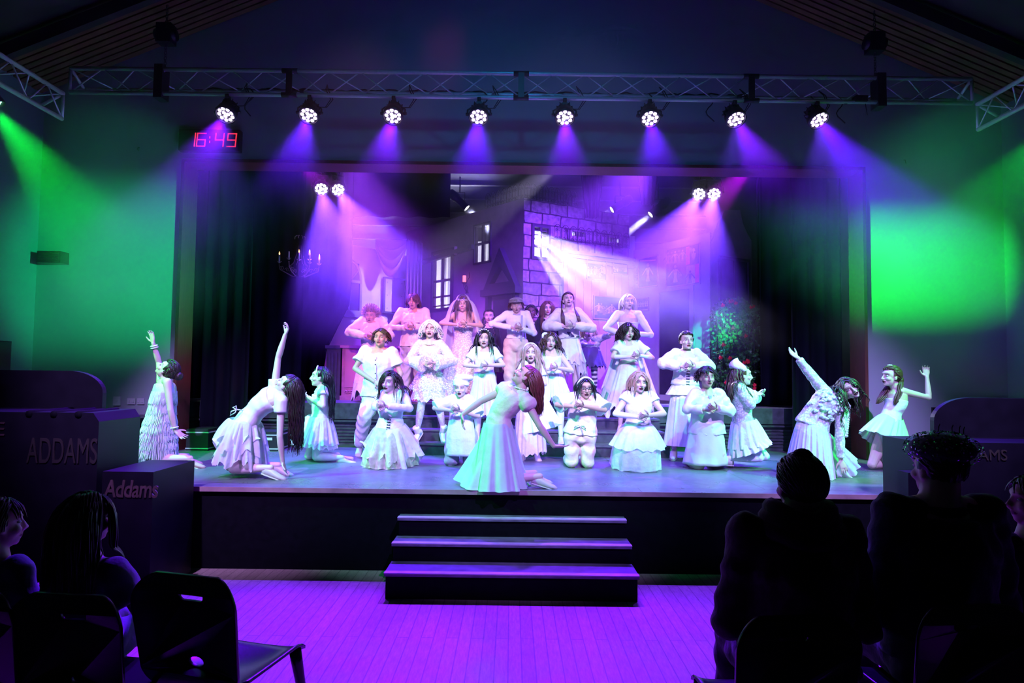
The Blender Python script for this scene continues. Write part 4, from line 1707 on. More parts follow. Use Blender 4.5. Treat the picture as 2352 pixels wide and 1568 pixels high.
        if o.get('tights') is not None:
            ml &= hd == False
            cl = np.tile(np.array(o['tights']), (len(co), 1))
            if o.get('stripes'):
                tt = np.where(l1 < l2, u1, 1 + u2)
                k = (np.floor(tt * 12).astype(int) % 2) == 0
                cl[k] = (.05, .02, .12)
            if o.get('fishnet'):
                g = (co @ np.array((1, 0, 1.0))) * 170
                h = (co @ np.array((1, 0, -1.0))) * 170
                k = (np.abs(np.sin(g)) > .93) | (np.abs(np.sin(h)) > .93)
                cl[k] = (.75, .75, .75)
            col[ml] = cl[ml]
    lip = np.array(o.get('lips', (.13, .015, .03)))
    brow = np.array(o.get('brow', (.06, .035, .03)))
    shade = np.array(o.get('eyeshade', (.10, .06, .08)))

    def paint(mask, c, k=1.0):
        w = (np.clip(mask, 0, 1) * (front > .3) * k)[:, None]
        col[:] = col * (1 - w) + np.array(c)[None] * w
    paint(np.exp(-(((ax - .031) / .020) ** 2 + ((z - .012) / .013) ** 2) ** 1.5), shade, o.get('shade_k', .55))
    arch = .034 + .004 * np.cos((ax - .033) / .02 * 1.5)
    paint(np.exp(-((z - arch) / .0035) ** 2) * (np.abs(ax - .033) < .019), brow, .85)
    lipm = ((x / .024) ** 2 + ((z - mz) / (mh + .0065)) ** 2) < 1
    paint(lipm.astype(float), lip, 1.0)
    paint((inm < 1).astype(float), (.01, .004, .006), 1.0 if opn > .15 else .5)
    paint(np.exp(-((ax - .050) / .012) ** 2 - ((z + .030 + (ax - .05)) / .014) ** 2), sk * .55, .45)
    if hm.v:
        n0 = len(me.vertices)
        hme = bpy.data.meshes.new('h')
        hme.from_pydata(hm.v, [], hm.f)
        bm = bmesh.new()
        bm.from_mesh(me)
        bm.from_mesh(hme)
        bm.to_mesh(me)
        bm.free()
        bpy.data.meshes.remove(hme)
        gl = o.get('glove_hand', o.get('glove'))
        extra = np.tile(np.array(gl if gl is not None and not o.get('fingerless') else sk), (len(me.vertices) - n0, 1))
        col = np.vstack([col, extra])
    at_ = me.color_attributes.new('tint', 'FLOAT_COLOR', 'POINT')
    buf = np.ones((len(me.vertices), 4), np.float32)
    buf[:, :3] = col
    at_.data.foreach_set('color', buf.ravel())
    me.polygons.foreach_set('use_smooth', [True] * len(me.polygons))
    link_mesh('body', me, SKIN, parent)
    # eyes
    lid = o.get('closed')
    for k in (-1, 1):
        c = H(k * .031, .0655, .009)
        if lid:
            continue
        mb = MB()
        mb.ell(c, (.0125 * hs, .0115 * hs, .0066 * hs), HM, 14, 10)
        mb.m = 1
        mb.ell(H(k * .031 + o.get('gaze', 0) * .004, .0725, .010), (.0056 * hs, .005 * hs, .0056 * hs), HM, 10, 8)
        mb.build('eye', [M_EYE, M_IRIS], parent)
    return H


def hair(J, HM, o, parent):
    """scalp cap plus strands that fall under gravity around head, neck and shoulders"""
    kind = o.get('hair', 'long')
    if kind is None:
        return
    rr = random.Random(o['seed'])
    hc, hs = J['hc'], o['hs']
    hm = HAIRS[o.get('hcol', 'dark')]
    hn = o.get('hairline', .55)
    H = lambda x, y, z: hc + HM @ V((x, y, z)) * hs
    R = (.081, .100, .096)
    cz = .026
    mb = MB()
    vs, fs, ok = [], [], []
    nu, nv = 84, 52
    for i in range(nv + 1):
        th = PI * i / nv * .86
        for j in range(nu):
            ph = 2 * PI * j / nu
            d = V((math.sin(th) * math.sin(ph), -math.sin(th) * math.cos(ph), math.cos(th)))
            w = 1 + .018 * math.sin(ph * 17 + math.sin(th * 3) * 2)
            vs.append(H(d.x * R[0] * w, d.y * R[1] * w - .012, d.z * R[2] * w + cz))
            ok.append(not (d.y > .30 and d.z < hn) and not (d.y > -.1 and d.z < -.25))
    for i in range(nv):
        for j in range(nu):
            q = (i * nu + j, i * nu + (j + 1) % nu, (i + 1) * nu + (j + 1) % nu, (i + 1) * nu + j)
            if all(ok[k] for k in q):
                fs.append(q)
    mb.add(vs, fs, True)
    caps = [(J['top'], J['nk'], .075), (J['nk'], hc, .060), (J['shL'], J['shR'], .072), (J['ch'], J['top'], .135 if kind != 'thrown' else .12), (J['ws'], J['ch'], .12)]
    for q in 'LR':
        caps.append((J['sh' + q], J['el' + q], .060))
    L = o.get('hlen', .35)
    n = int(o.get('strands', 110) * 1.8)
    curl = o.get('wave', .3)
    step = .024
    g = V((0, 0, -1))
    HI = HM.transposed()
    stiff0 = {'long': .55, 'curly': .6, 'short': .8, 'updo': .8, 'spiky': 1.0, 'thrown': .5, 'wig': .75}.get(kind, .6)
    for k in range(n):
        while True:
            d = V((rr.gauss(0, 1), rr.gauss(0, 1), rr.gauss(0, 1))).normalized()
            if d.z < -.35 or (d.y > .28 and d.z < hn - .02) or (d.y > .05 and d.z < .1):
                continue
            if (kind == 'thrown' or o.get('back')) and d.y > -.12:
                continue
            break
        p = H(d.x * R[0], d.y * R[1] - .012, d.z * R[2] + cz)
        nrm = HM @ V((d.x / R[0], d.y / R[1], d.z / R[2])).normalized()
        part = 1 if d.x > o.get('part', 0) else -1
        # combed flow: away from the parting, back and down
        flow = HM @ V((part * .75, -.55 if d.y < .4 else .1, -.55))
        if kind in ('updo', 'thrown'):
            flow = HM @ V((0, -1, -.15))
        if kind == 'spiky':
            flow = nrm * .9 + V((rr.gauss(0, .3), rr.gauss(0, .3), .35 + rr.gauss(0, .2)))
        if kind == 'fringe':
            flow = HM @ V((part * .35, .25 if d.y > 0 else -.3, -.9))
        dr = (nrm * .25 + flow.normalized()).normalized()
        ln = L * rr.uniform(.8, 1.08)
        if kind in ('short', 'spiky', 'fringe'):
            ln = L * rr.uniform(.6, 1.1)
        if kind == 'updo':
            ln = .10
        pts = [p - nrm * .006, p + nrm * .004]
        p = pts[-1].copy()
        m = max(3, int(ln / step))
        ph = rr.uniform(0, 6.28)
        fw = rr.uniform(26, 34)
        for i in range(m):
            st = stiff0 * (.97 ** i)
            w = V((math.cos(ph + i * step * fw), math.sin(ph + i * step * fw), 0)) * curl * (.3 + .7 * min(1, i / 5))
            if kind == 'spiky':
                dr = (dr + V((0, 0, -.05))).normalized()
            else:
                dr = (dr * st + g * (.42 if i > 1 else .15) + w * .35).normalized()
            p = p + dr * step
            q = HI @ (p - hc) / hs
            e = V((q.x / (R[0] + .008), (q.y + .012) / (R[1] + .008), (q.z - cz) / (R[2] + .008)))
            if e.length < 1 or kind == 'updo':
                e.normalize()
                p = H(e.x * (R[0] + .008), e.y * (R[1] + .008) - .012, e.z * (R[2] + .008) + cz)
            if q.y > .055 and q.z < .03 and abs(q.x) < .05:
                p = p + HM @ V((.02 * (1 if q.x > 0 else -1), 0, 0))
            if i > 3:
                for a, c, r in caps:
                    ab = c - a
                    t = max(0, min(1, (p - a).dot(ab) / max(ab.length_squared, 1e-9)))
                    v = p - (a + ab * t)
                    if v.length < r + .012:
                        p = a + ab * t + v.normalized() * (r + .012)
            pts.append(p.copy())
        r0 = o.get('srad', .0105) * .66
        rs = [r0 * (1 - .75 * (i / (len(pts) - 1)) ** 1.6) for i in range(len(pts))]
        mb.tube(pts, rs, 5, True, False)
    if (kind == 'updo' and o.get('bun', 1)) or o.get('bun'):
        c = o.get('bun') or (0, -.12, .06)
        for k in range(26):
            a = k * 2.4
            q = [H(c[0] + .038 * math.cos(a + t) * math.sin(t * 1.0 + .2), c[1] + .03 * math.cos(t) - .01, c[2] + .040 * math.sin(a + t) * math.sin(t + .2)) for t in np.linspace(0, 2.8, 9)]
            mb.tube(q, .010, 6)
    mb.build('hair', hm, parent)


def garment_top(J, o, parent, m, sleeve='short', hem=-.12, inf=.016, t1=.97, name='shirt', loose=0.0, voxel=.009, flare=0.0):
    b = o.get('build', 1) * o['s']
    mb = MB()
    prof = [(t, w + (loose if t < .8 else loose * .4) + flare * max(0, .38 - t), d + (loose if t < .8 else loose * .4) + flare * max(0, .38 - t)) for t, w, d in TORSO]
    if loose:
        prof = [(t, max(w, .125 + loose) if t < .8 else w, max(d, .09 + loose) if t < .8 else d) for t, w, d in prof]
    if hem < -.20:
        w, d = prof[0][1] * 1.3, prof[0][2] * 1.3
        prof = [(hem, w + flare * .5, d + flare * .5), (hem * .5, w + flare * .25, d + flare * .25)] + prof[1:]
    mb.loft(torso_rings(J, inf, hem - .01, t1, 24, b, prof))
    for q in 'LR':
        sh, el, wr = J['sh' + q], J['el' + q], J['wr' + q]
        if sleeve == 'none':
            continue
        mb.tube([lerp(J['top'], sh, .35) - (J['nk'] - J['top']) * .1, lerp(J['top'], sh, .7), sh], [.060 * b, .058 * b, .052 * b + inf * .6], 12)
        x = .012 + loose * .5
        if sleeve == 'short':
            mb.tube([sh, lerp(sh, el, .3), lerp(sh, el, .62)], [.050 * b + x, .048 * b + x, .052 * b + x * 1.3], 14)
        elif sleeve == 'elbow':
            mb.tube([sh, lerp(sh, el, .5), lerp(sh, el, .95)], [.058 * b + x, .060 * b + x, .066 * b + x * 2.2], 14)
        elif sleeve == 'cap':
            mb.tube([sh, lerp(sh, el, .2), lerp(sh, el, .34)], [.056 * b + x, .058 * b + x, .056 * b + x], 14)
        elif sleeve == 'puff':
            mb.tube([sh - (el - sh) * .05, lerp(sh, el, .14), lerp(sh, el, .32), lerp(sh, el, .42)], [.06 * b, .084 * b, .078 * b, .050 * b], 16)
        elif sleeve in ('long', 'blouse', 'bell'):
            r = {'long': (.050, .043, .036, .030, .026), 'blouse': (.054, .057, .056, .050, .028), 'bell': (.052, .050, .052, .080, .105)}[sleeve]
            mb.tube([sh, lerp(sh, el, .5), el, lerp(el, wr, .5), lerp(el, wr, .93)], [k * b + x for k in r], 14)
            mb.ell(el, (r[2] * b + x,) * 3, None, 12, 8)
        mb.ell(sh, (.052 * b + x,) * 3, None, 12, 8)
    me = remesh(mb, voxel, 2)
    co = get_co(me)
    rr = o['seed'] * 1.7
    me.calc_loop_triangles()
    nr = np.empty(len(me.vertices) * 3, np.float32)
    me.vertices.foreach_get('normal', nr)
    nr = nr.reshape(-1, 3)
    k = 34.0
    w = np.sin(co[:, 0] * k + np.sin(co[:, 2] * 21 + rr) * 1.7) * np.sin(co[:, 2] * k * .8 + co[:, 1] * 20 + np.sin(co[:, 0] * 16 + rr) * 1.6)
    set_co(me, co + nr * (w * (.0040 + loose * .16))[:, None])
    me.polygons.foreach_set('use_smooth', [True] * len(me.polygons))
    return link_mesh(name, me, m, parent)


def trousers(J, o, parent, m, name='trousers', r=(.100, .085, .072, .060), rise=.16, upto=.96):
    b = o.get('build', 1) * o['s']
    mb = MB()
    mb.loft(torso_rings(J, .032, -.25, rise, 20, b))
    for q in 'LR':
        hp, kn, an = J['hip' + q], J['kn' + q], J['an' + q]
        limb(mb, [hp, lerp(hp, kn, .5), kn, lerp(kn, an, upto)], [k * b + .004 for k in r], 16, 5)
    me = remesh(mb, .009, 16)
    co = get_co(me)
    nr = np.empty(len(me.vertices) * 3, np.float32)
    me.vertices.foreach_get('normal', nr)
    nr = nr.reshape(-1, 3)
    w = np.sin(co[:, 2] * 48 + np.sin(co[:, 0] * 30) * 2 + np.sin(co[:, 1] * 22) * 2)
    set_co(me, co + nr * (w * .005)[:, None])
    me.polygons.foreach_set('use_smooth', [True] * len(me.polygons))
    return link_mesh(name, me, m, parent)


def skirt(parent, m, top, bot, rt, rb, side=(1, 0, 0), folds=18, amp=.10, rag=.0, seed=1, ease=1.0, name='skirt', solid=0.0, zmin=None, mid=None, nv=22):
    """cloth loft from a waist ring to a hem ring with pleats that deepen downwards"""
    top, bot = V(top), V(bot)
    ax = (bot - top).normalized()
    s = V(side)
    s = (s - ax * s.dot(ax)).normalized()
    f = ax.cross(s)
    rr = random.Random(seed)
    nu = max(72, folds * 8)
    ph = [rr.uniform(0, 6.28) for _ in range(4)]
    jag = [rr.uniform(-1, 1) for _ in range(nu)]
    for _ in range(1):
        jag = [(jag[i] + jag[(i + 1) % nu] * .7 + jag[i - 1] * .7) / 1.6 for i in range(nu)]
    bz = V((0, 0, -1))

    def fn(u, v):
        a = 2 * PI * u
        e = v ** ease
        c = lerp(top, bot, v)
        if mid is not None:
            c = (1 - v) ** 2 * top + 2 * v * (1 - v) * V(mid) + v * v * bot
        w = lerp(rt[0], rb[0], e)
        d = lerp(rt[1], rb[1], e)
        k = 1 + amp * (v ** .7) * (math.sin(folds * a + 1.2 * math.sin(3 * a + ph[0]) + ph[1]) * .7 + .4 * math.sin(folds * 1.7 * a + ph[2]))
        p = c + s * (math.cos(a) * w * k) + f * (math.sin(a) * d * k)
        if rag and v > .7:
            p = p + ax * (jag[int(round(u * nu)) % nu] * rag * (v - .7) / .3)
        if zmin is not None and p.z < zmin + .004:
            p.z = zmin + .004 + .004 * math.sin(a * folds)
        return p
    mb = MB().grid(fn, nu, nv, True, True)
    return mb.build(name, m, parent, solid)


def person(name_label, Y, base, H, px, head=(0, 0, 0), **o):
    """px maps joints to (pixel x, pixel y, depth offset); missing joints follow from the pose"""
    o['s'] = s = H / 1.65
    o['hs'] = o.get('hs', 1.05)
    o.setdefault('skin', PALE_SKIN)
    o.setdefault('seed', int(px['hc'][0]))
    J = {k: at(v[0], v[1], Y + v[2]) for k, v in px.items()}
    HM = basis(*head)
    J['top'] = J.get('top') or (J['shL'] + J['shR']) / 2
    shk = o.get('shk', .81)
    rise = (J['hc'] - J['top']).normalized() * .032 * s
    for q in ('top', 'shL', 'shR'):
        J[q] = J[q] + rise
    J['shL'] = J['top'] + (J['shL'] - J['top']) * shk
    J['shR'] = J['top'] + (J['shR'] - J['top']) * shk
    hipv = V(o.get('hipv', (1, 0, 0))).normalized()
    kneel = o.get('pose', 'stand') == 'kneel'
    J.setdefault('pel', V((J['top'].x, J['top'].y + .02, base + (.30 if kneel else .53) * H)))
    if 'ws' not in J:
        J['ws'] = lerp(J['pel'], J['top'], .36)
    if 'ch' not in J:
        J['ch'] = lerp(J['ws'], J['top'], .52) if o.get('straight', True) else lerp(J['pel'], J['top'], .7)
    J.setdefault('nk', lerp(J['top'], J['hc'] + HM @ V((0, -.02, -.06)), .33))
    J.setdefault('hipL', J['pel'] - hipv * .085 * s)
    J.setdefault('hipR', J['pel'] + hipv * .085 * s)
    fwd = V(o.get('face', (0, -1, 0))).normalized()
    for q, sg in (('L', -1), ('R', 1)):
        if kneel:
            J.setdefault('kn' + q, V((J['hip' + q].x + sg * hipv.x * .03, J['hip' + q].y + sg * hipv.y * .03, base + .058)) + fwd * .04)
            J.setdefault('an' + q, V((J['kn' + q].x, J['kn' + q].y, base + .05)) - fwd * .37 * s)
            J.setdefault('to' + q, V((J['an' + q].x, J['an' + q].y, base + .02)) - fwd * .14)
        else:
            J.setdefault('an' + q, V((J['hip' + q].x + sg * hipv.x * .02, J['hip' + q].y + sg * hipv.y * .02 + .02, base + .08)))
            J.setdefault('kn' + q, lerp(J['hip' + q], J['an' + q], .48) + fwd * .02)
            J.setdefault('to' + q, J['an' + q] + fwd * .14 + V((0, 0, -.06)) + hipv * sg * .03)
    if 'hd' in J:   # clasped hands in front of the chest
        c = J['hd']
        for q, sg in (('L', -1), ('R', 1)):
            d = (c - J['el' + q]).normalized()
            J['wr' + q] = c - d * .070 * s + V((0, -.016 * sg, .010 * sg))
            J['hd' + q] = d + V((0, -.10, 0))
            J['hn' + q] = V((0, .85, -.35)) if sg < 0 else V((0, .6, .55))
            J['th' + q] = 1 if sg > 0 else -1
            if J['th' + q] * 1:
                l = V(J['hd' + q]).cross(V(J['hn' + q]))
                J['th' + q] = 1 if l.z > 0 else -1
        o.setdefault('curl', 1.15)
        o.setdefault('spread', -.05)
    for q, sg in (('L', -1), ('R', 1)):
        if 'ft' + q in J:          # fingertips given
            J['hd' + q] = J['ft' + q] - J['wr' + q]
        J.setdefault('hd' + q, J['wr' + q] - J['el' + q])
        J['hn' + q] = V(o.get('hn' + q, J.get('hn' + q, (0, 1, 0))))
        if 'th' + q not in J:
            J['th' + q] = o.get('th' + q, sg)
    assert len(name_label.split()) <= 16, name_label
    t = thing('person', name_label, 'person', (J['pel'].x, J['pel'].y, base), o.get('group'))
    Hf = build_body(J, HM, o, t)
    hair(J, HM, o, t)
    if not o.get('no_shoes') and not o.get('no_legs'):
        for q in 'LR':
            shoe('shoe', J['an' + q], J['to' + q], t, o.get('shoe', 'flat'), o.get('shoe_m'))
    return t, J, HM, Hf, o

# ------------------------------------------------------------------ rear stairs up to the platform
SX0, SX1 = at(870, 1000, 8.3).x, at(1532, 1000, 8.3).x
STEPZ = [STAGE + .15, STAGE + .30, STAGE + .45]
STEPY = [8.15, 8.43, 8.71, YP]
t = thing('rear_stairs', 'wide dark stairs leading up to the rear platform behind the front performers', 'stairs', ((SX0 + SX1) / 2, 8.15, STAGE))
for k in range(3):
    mb = MB().box((SX0, STEPY[k], STAGE), (SX1, YP - .01, STEPZ[k] - .025) if False else (SX1, STEPY[k + 1] + .02, STEPZ[k] - .025))
    mb.m = 1
    mb.box((SX0, STEPY[k] - .02, STEPZ[k] - .025), (SX1, STEPY[k + 1] + .01, STEPZ[k]))
    mb.build('step', [M_FASCIA, M_PLATF], t)

# ------------------------------------------------------------------ the cast, back row first
rowg = 'performers in white costumes on the stage'


def clasp(c, shL, shR, elL, elR, hd, **k):
    d = dict(hc=(*c, -.03), shL=(*shL, 0), shR=(*shR, 0), elL=(*elL, -.10), elR=(*elR, -.10), hd=(*hd, -.28))
    d.update(k)
    return d


# boy with spiky hair in a white gown
t, J, HM, Hf, o = person('boy with spiky hair in a loose white gown, far left of the back row', 9.55, PLAT, 1.55,
                         clasp((851, 726), (826, 742), (882, 742), (802, 763), (896, 770), (849, 773), pel=(855, 845, .05)),
                         head=(0, -6, 0), hair='spiky', hcol='blond', hlen=.055, strands=170, hairline=.42, mouth=.3, skin=LIGHT, wave=0, shade_k=.35, lips=(.5, .2, .2))
garment_top(J, o, t, WHITE_C, 'blouse', -.2, .02, loose=.02, name='gown_top')
skirt(t, WHITE_C, J['ws'], J['pel'] + V((-.02, 0, -.42)), (.17, .13), (.27, .2), folds=9, amp=.07, rag=.09, seed=2, name='gown_skirt')
# boy in pale jacket
t, J, HM, Hf, o = person('tall boy with dark fringe in a pale button jacket and grey trousers', 9.6, PLAT, 1.72,
                         clasp((949, 693), (915, 722), (983, 722), (900, 752), (987, 756), (941, 751), pel=(948, 800, .02)),
                         head=(-4, -4, 0), hair='fringe', hcol='brown', hlen=.13, strands=190, hairline=.5, mouth=.35, skin=LIGHT, wave=.1, brow=(.03, .02, .02), shade_k=.3, lips=(.45, .2, .2))
garment_top(J, o, t, SATW, 'long', -.04, .024, loose=.018, name='jacket')
M_SEAM = mat('seam_shadow_thread', (.25, .2, .2), .8)
def collar(J, o, t, m, r=.085):
    c = J['top'] + (J['nk'] - J['top']) * .45
    ax = (J['nk'] - J['top']).normalized()
    mb = MB()
    s = (J['shR'] - J['shL']).normalized()
    f = s.cross(ax).normalized()
    if f.y > 0 and not o.get('backface'):
        f = -f
    def fn(u, v):
        a = lerp(-2.6, 2.6, u)
        rr = r + .012 * (1 - v)
        dip = -.05 * max(0, abs(a) - 1.3) / 1.3
        return c - f * math.cos(a) * rr + s * math.sin(a) * rr * 1.0 + ax * (.030 * v + dip)
    mb.grid(fn, 24, 3)
    mb.build('collar', m, t, .006)
def front_line(J, t, m, a=.9, b=.1, w=.010, off=.130, name='placket', n=5):
    fr = torso_frames(J)
    mb = MB()
    P = []
    for k in range(10):
        p, s, bk, tg = fr(lerp(a, b, k / 9))
        f = -bk if bk.y > 0 else bk
        P.append((p + f * off, s))
    mb.loft([[p - s * w, p + s * w, p + s * w + V((0, -.006, 0)), p - s * w + V((0, -.006, 0))] for p, s in P], False)
    mb.build(name, m, t)
    if n:
        mb = MB()
        for k in range(n):
            p, s = P[int(1 + k * 8 / n)]
            mb.ell(p + V((0, -.010, 0)), (.007, .004, .007), None, 8, 6)
        mb.build('buttons', m if not o.get('btn') else BLACKC, t)
collar(J, o, t, SATW)
front_line(J, t, SATW, .9, -.02, .013, .140)
mb = MB()
fr = torso_frames(J)
for sx in (-1, 1):
    p, s, bk, tg = fr(.72)
    f = -bk if bk.y > 0 else bk
    q = p + s * sx * .075 + f * .140
    mb.box((-.045, -.008, -.018), (.045, .008, .012), Matrix.Translation(q))
mb.build('pocket_flap', SATW, t)
trousers(J, o, t, GREYC)
# bride with veil
t, J, HM, Hf, o = person('bride in a lace gown under a long sheer veil, standing in the back row', 9.6, PLAT, 1.72,
                         clasp((1063, 700), (1040, 728), (1090, 728), (1013, 742), (1106, 748), (1062, 745), pel=(1062, 815, .02)),
                         head=(0, 0, 0), hair='long', hcol='brown', hlen=.40, strands=110, mouth=.1, wave=.1, shade_k=.3, lips=(.5, .15, .2), skin=LIGHT)
garment_top(J, o, t, LACEB, 'none', -.02, .012, .86, name='bodice')
skirt(t, LACEB, J['ws'], V((J['pel'].x + .02, J['pel'].y - .05, PLAT + .02)), (.125, .10), (.40, .34), folds=14, amp=.07, seed=4, ease=.8, name='gown_skirt')
c = J['hc']
def veil(u, v):
    a = lerp(-2.35, 2.35, u)       # open at the front
    if v < .22:
        th = v / .22 * 1.45
        r = .112 * math.sin(th)
        return c + V((math.sin(a) * r, math.cos(a) * r * 1.05 + .0, .05 + .118 * math.cos(th)))
    w = (v - .22) / .78
    r = .112 + .23 * w ** .55 + .015 * math.sin(a * 9) * w
    return c + V((math.sin(a) * r * 1.12, math.cos(a) * r * .75 - .02 * w, .062 - .85 * w))
MB().grid(veil, 60, 30).build('veil', VEIL, t)
mb = MB()
for k in range(16):
    a = lerp(-1.7, 1.7, k / 15)
    mb.ell(Hf(.084 * math.sin(a), .094 * math.cos(a) * 1.0, .062), (.008, .008, .008), None, 8, 6)
mb.build('pearl_headband', PEARL, t)
mb = MB()
for q in 'LR':
    mb.tube([J['wr' + q] + V((.03 * math.cos(a) * .2, .033 * math.cos(a), .033 * math.sin(a))) for a in np.linspace(0, 6.28, 13)], .006, 6)
mb.build('bracelet', PEARL, t)
# girl with braids in a black dress with a white collar
t, J, HM, Hf, o = person('girl with two dark braids in a black dress with a white collar', 10.5, PLAT, 1.55,
                         dict(hc=(1123, 727, 0), shL=(1104, 756, 0), shR=(1142, 756, 0), elL=(1101, 800, .02), elR=(1148, 800, .02), wrL=(1103, 838, -.05), wrR=(1147, 838, -.05)),
                         head=(0, 0, 0), hair='updo', hcol='black', mouth=.1, shade_k=.7, skin=PALE_SKIN, srad=.009, bun=(0, -.10, -.02))
garment_top(J, o, t, BLACKC, 'long', -.1, .014, name='dress_top')
skirt(t, BLACKC, J['ws'], J['pel'] + V((0, 0, -.35)), (.13, .1), (.26, .22), folds=10, seed=5, name='dress_skirt')
collar(J, o, t, WHITE_C)
for sx in (-1, 1):
    mb = MB()
    for k in range(13):
        p = J['hc'] + V((sx * (.085 + .012 * math.sin(k)), -.03 - .012 * k * .5, -.03 - .032 * k))
        mb.ell(p, (.019, .019, .024), None, 10, 7)
        mb.ell(p + V((.01 * (-1) ** k, -.006, 0)), (.014, .014, .024), None, 10, 7)
    mb.build('braid', HAIRS['black'], t)
# newsboy in flat cap
t, J, HM, Hf, o = person('grinning boy in tweed flat cap, bow tie, suspenders and cream trousers', 9.6, PLAT, 1.70,
                         clasp((1186, 703), (1161, 727), (1214, 727), (1129, 744), (1227, 765), (1188, 753), pel=(1185, 795, .02)),
                         head=(2, -3, 3), hair='short', hcol='auburn', hlen=.04, strands=90, mouth=.55, skin=LIGHT, lips=(.5, .22, .2), shade_k=.15)
garment_top(J, o, t, WHITE_C, 'long', .18, .012, loose=.004, name='shirt')
collar(J, o, t, WHITE_C)
trousers(J, o, t, CREAM, r=(.105, .095, .08, .07), rise=.24)
TWEED = cloth('tweed', (.25, .22, .22), bump=.8, scale=40, var=.4)
mb = MB()
mb.ell(Hf(0, -.015, .085), (.106, .120, .045), HM, 20, 12)
mb.tube([Hf(.095 * math.sin(a), -.01 + .100 * math.cos(a), .062) for a in np.linspace(0, 6.28, 25)], .014, 8)
mb.ell(Hf(0, .095, .055), (.068, .055, .010), HM, 16, 8)
mb.build('flat_cap', TWEED, t)
q = J['nk'] + V((0, -.078, -.045))
mb = MB()
for s in (-1, 1):
    mb.loft([[q + V((s * x, y, z)) for y, z in ((-.008, -h), (.008, -h), (.008, h), (-.008, h))] for x, h in ((.006, .010), (.03, .022), (.055, .027))], False)
mb.ell(q, (.012, .012, .014), None, 8, 6)
mb.build('bow_tie', GREYC, t)
fr = torso_frames(J)
mb = MB()
P = []
for k in range(10):
    p, s, bk, tg = fr(lerp(.97, .1, k / 9))
    f = -bk if bk.y > 0 else bk
    P.append((p + f * (.118 + .012 * math.sin(k / 9 * 3)) + s * .075, s))
mb.loft([[p - s * .016, p + s * .016, p + s * .016 + V((0, -.006, 0)), p - s * .016 + V((0, -.006, 0))] for p, s in P], False)
mb.build('suspender', GREYC, t)
# boy in dark jacket, half hidden
t, J, HM, Hf, o = person('boy with short dark hair in a dark jacket, half hidden behind the flat cap boy', 10.7, PLAT, 1.62,
                         dict(hc=(1220, 717, 0), shL=(1197, 746, 0), shR=(1241, 746, 0), elL=(1195, 790, .02), elR=(1245, 790, .02), wrL=(1200, 828, -.05), wrR=(1240, 828, -.05)),
                         hair='short', hcol='black', hlen=.03, strands=90, skin=BROWN, mouth=.2, lips=(.2, .06, .06), shade_k=.1)
garment_top(J, o, t, BLACKC, 'long', -.05, .018, name='jacket')
trousers(J, o, t, BLACKC)
collar(J, o, t, WHITE_C, .075)
# woman in black dress with long auburn hair
t, J, HM, Hf, o = person('woman in a low black dress with long straight auburn hair', 10.3, PLAT, 1.70,
                         dict(hc=(1258, 709, 0), shL=(1236, 742, 0), shR=(1284, 742, 0), elL=(1232, 788, -.02), elR=(1292, 785, 0), wrL=(1258, 802, -.2), wrR=(1268, 806, -.2)),
                         hair='long', hcol='auburn', hlen=.52, strands=130, mouth=.4, lips=(.45, .02, .05), shade_k=.5, wave=.08)
garment_top(J, o, t, BLACKC, 'long', -.1, .012, .88, name='dress_top')
skirt(t, BLACKC, J['ws'], V((J['pel'].x, J['pel'].y, PLAT + .02)), (.13, .1), (.26, .22), folds=10, seed=8, name='dress_skirt')
# tall girl with dark corset belt
t, J, HM, Hf, o = person('tall girl with raised chin, white blouse, dark laced waist cincher and short ragged skirt', 9.45, PLAT, 1.76,
                         clasp((1305, 690), (1280, 723), (1330, 721), (1256, 748), (1359, 753), (1306, 748), pel=(1308, 795, .02)),
                         head=(2, 14, 0), hair='updo', hcol='brown', mouth=.25, shade_k=.5, tights=(.75, .55, .5))
garment_top(J, o, t, IVORY, 'blouse', .1, .014, loose=.012, name='blouse')
collar(J, o, t, IVORY)
def cincher(J, o, t, m, t0, t1, inf=.026, name='corset', lace=True, lm=None):
    b = o['s'] * o.get('build', 1)
    fr = torso_frames(J)
    rings = []
    for k in range(7):
        q = lerp(t0, t1, k / 6)
        ws = np.interp(q, [x[0] for x in TORSO], [x[1] for x in TORSO]) * b * .98 + inf
        ds = np.interp(q, [x[0] for x in TORSO], [x[2] for x in TORSO]) * b * .98 + inf
        p, s, bk, tg = fr(q)
        rings.append([p + s * math.cos(a) * ws + bk * math.sin(a) * ds for a in (2 * PI * j / 36 for j in range(36))])
    MB().loft(rings, True, False).build(name, m, t, .006)
    if lace:
        mb = MB()
        for k in range(6):
            q = lerp(t0 + .02, t1 - .02, k / 5)
            p, s, bk, tg = fr(q)
            f = -bk if bk.y > 0 else bk
            ds = np.interp(q, [x[0] for x in TORSO], [x[2] for x in TORSO]) * b + inf + .006
            c = p + f * ds
            mb.tube([c - s * .020, c + s * .020 + tg * .012], .003, 5)
            mb.tube([c + s * .020, c - s * .020 + tg * .012], .003, 5)
        c2 = c
        mb.build('lacing', lm or GREYC, t)
cincher(J, o, t, DARKP, .24, .58, .026)
sk1 = skirt(t, WHITE_C, J['ws'] + V((0, 0, -.03)), J['pel'] + V((0, -.0, -.25)), (.135, .105), (.24, .19), folds=12, amp=.07, rag=.05, seed=9, name='skirt')
skirt(t, SHEER, J['pel'] + V((0, 0, .02)), J['pel'] + V((.02, 0, -.40)), (.17, .13), (.25, .19), folds=14, amp=.06, rag=.10, seed=10, name='underskirt')
mb = MB()
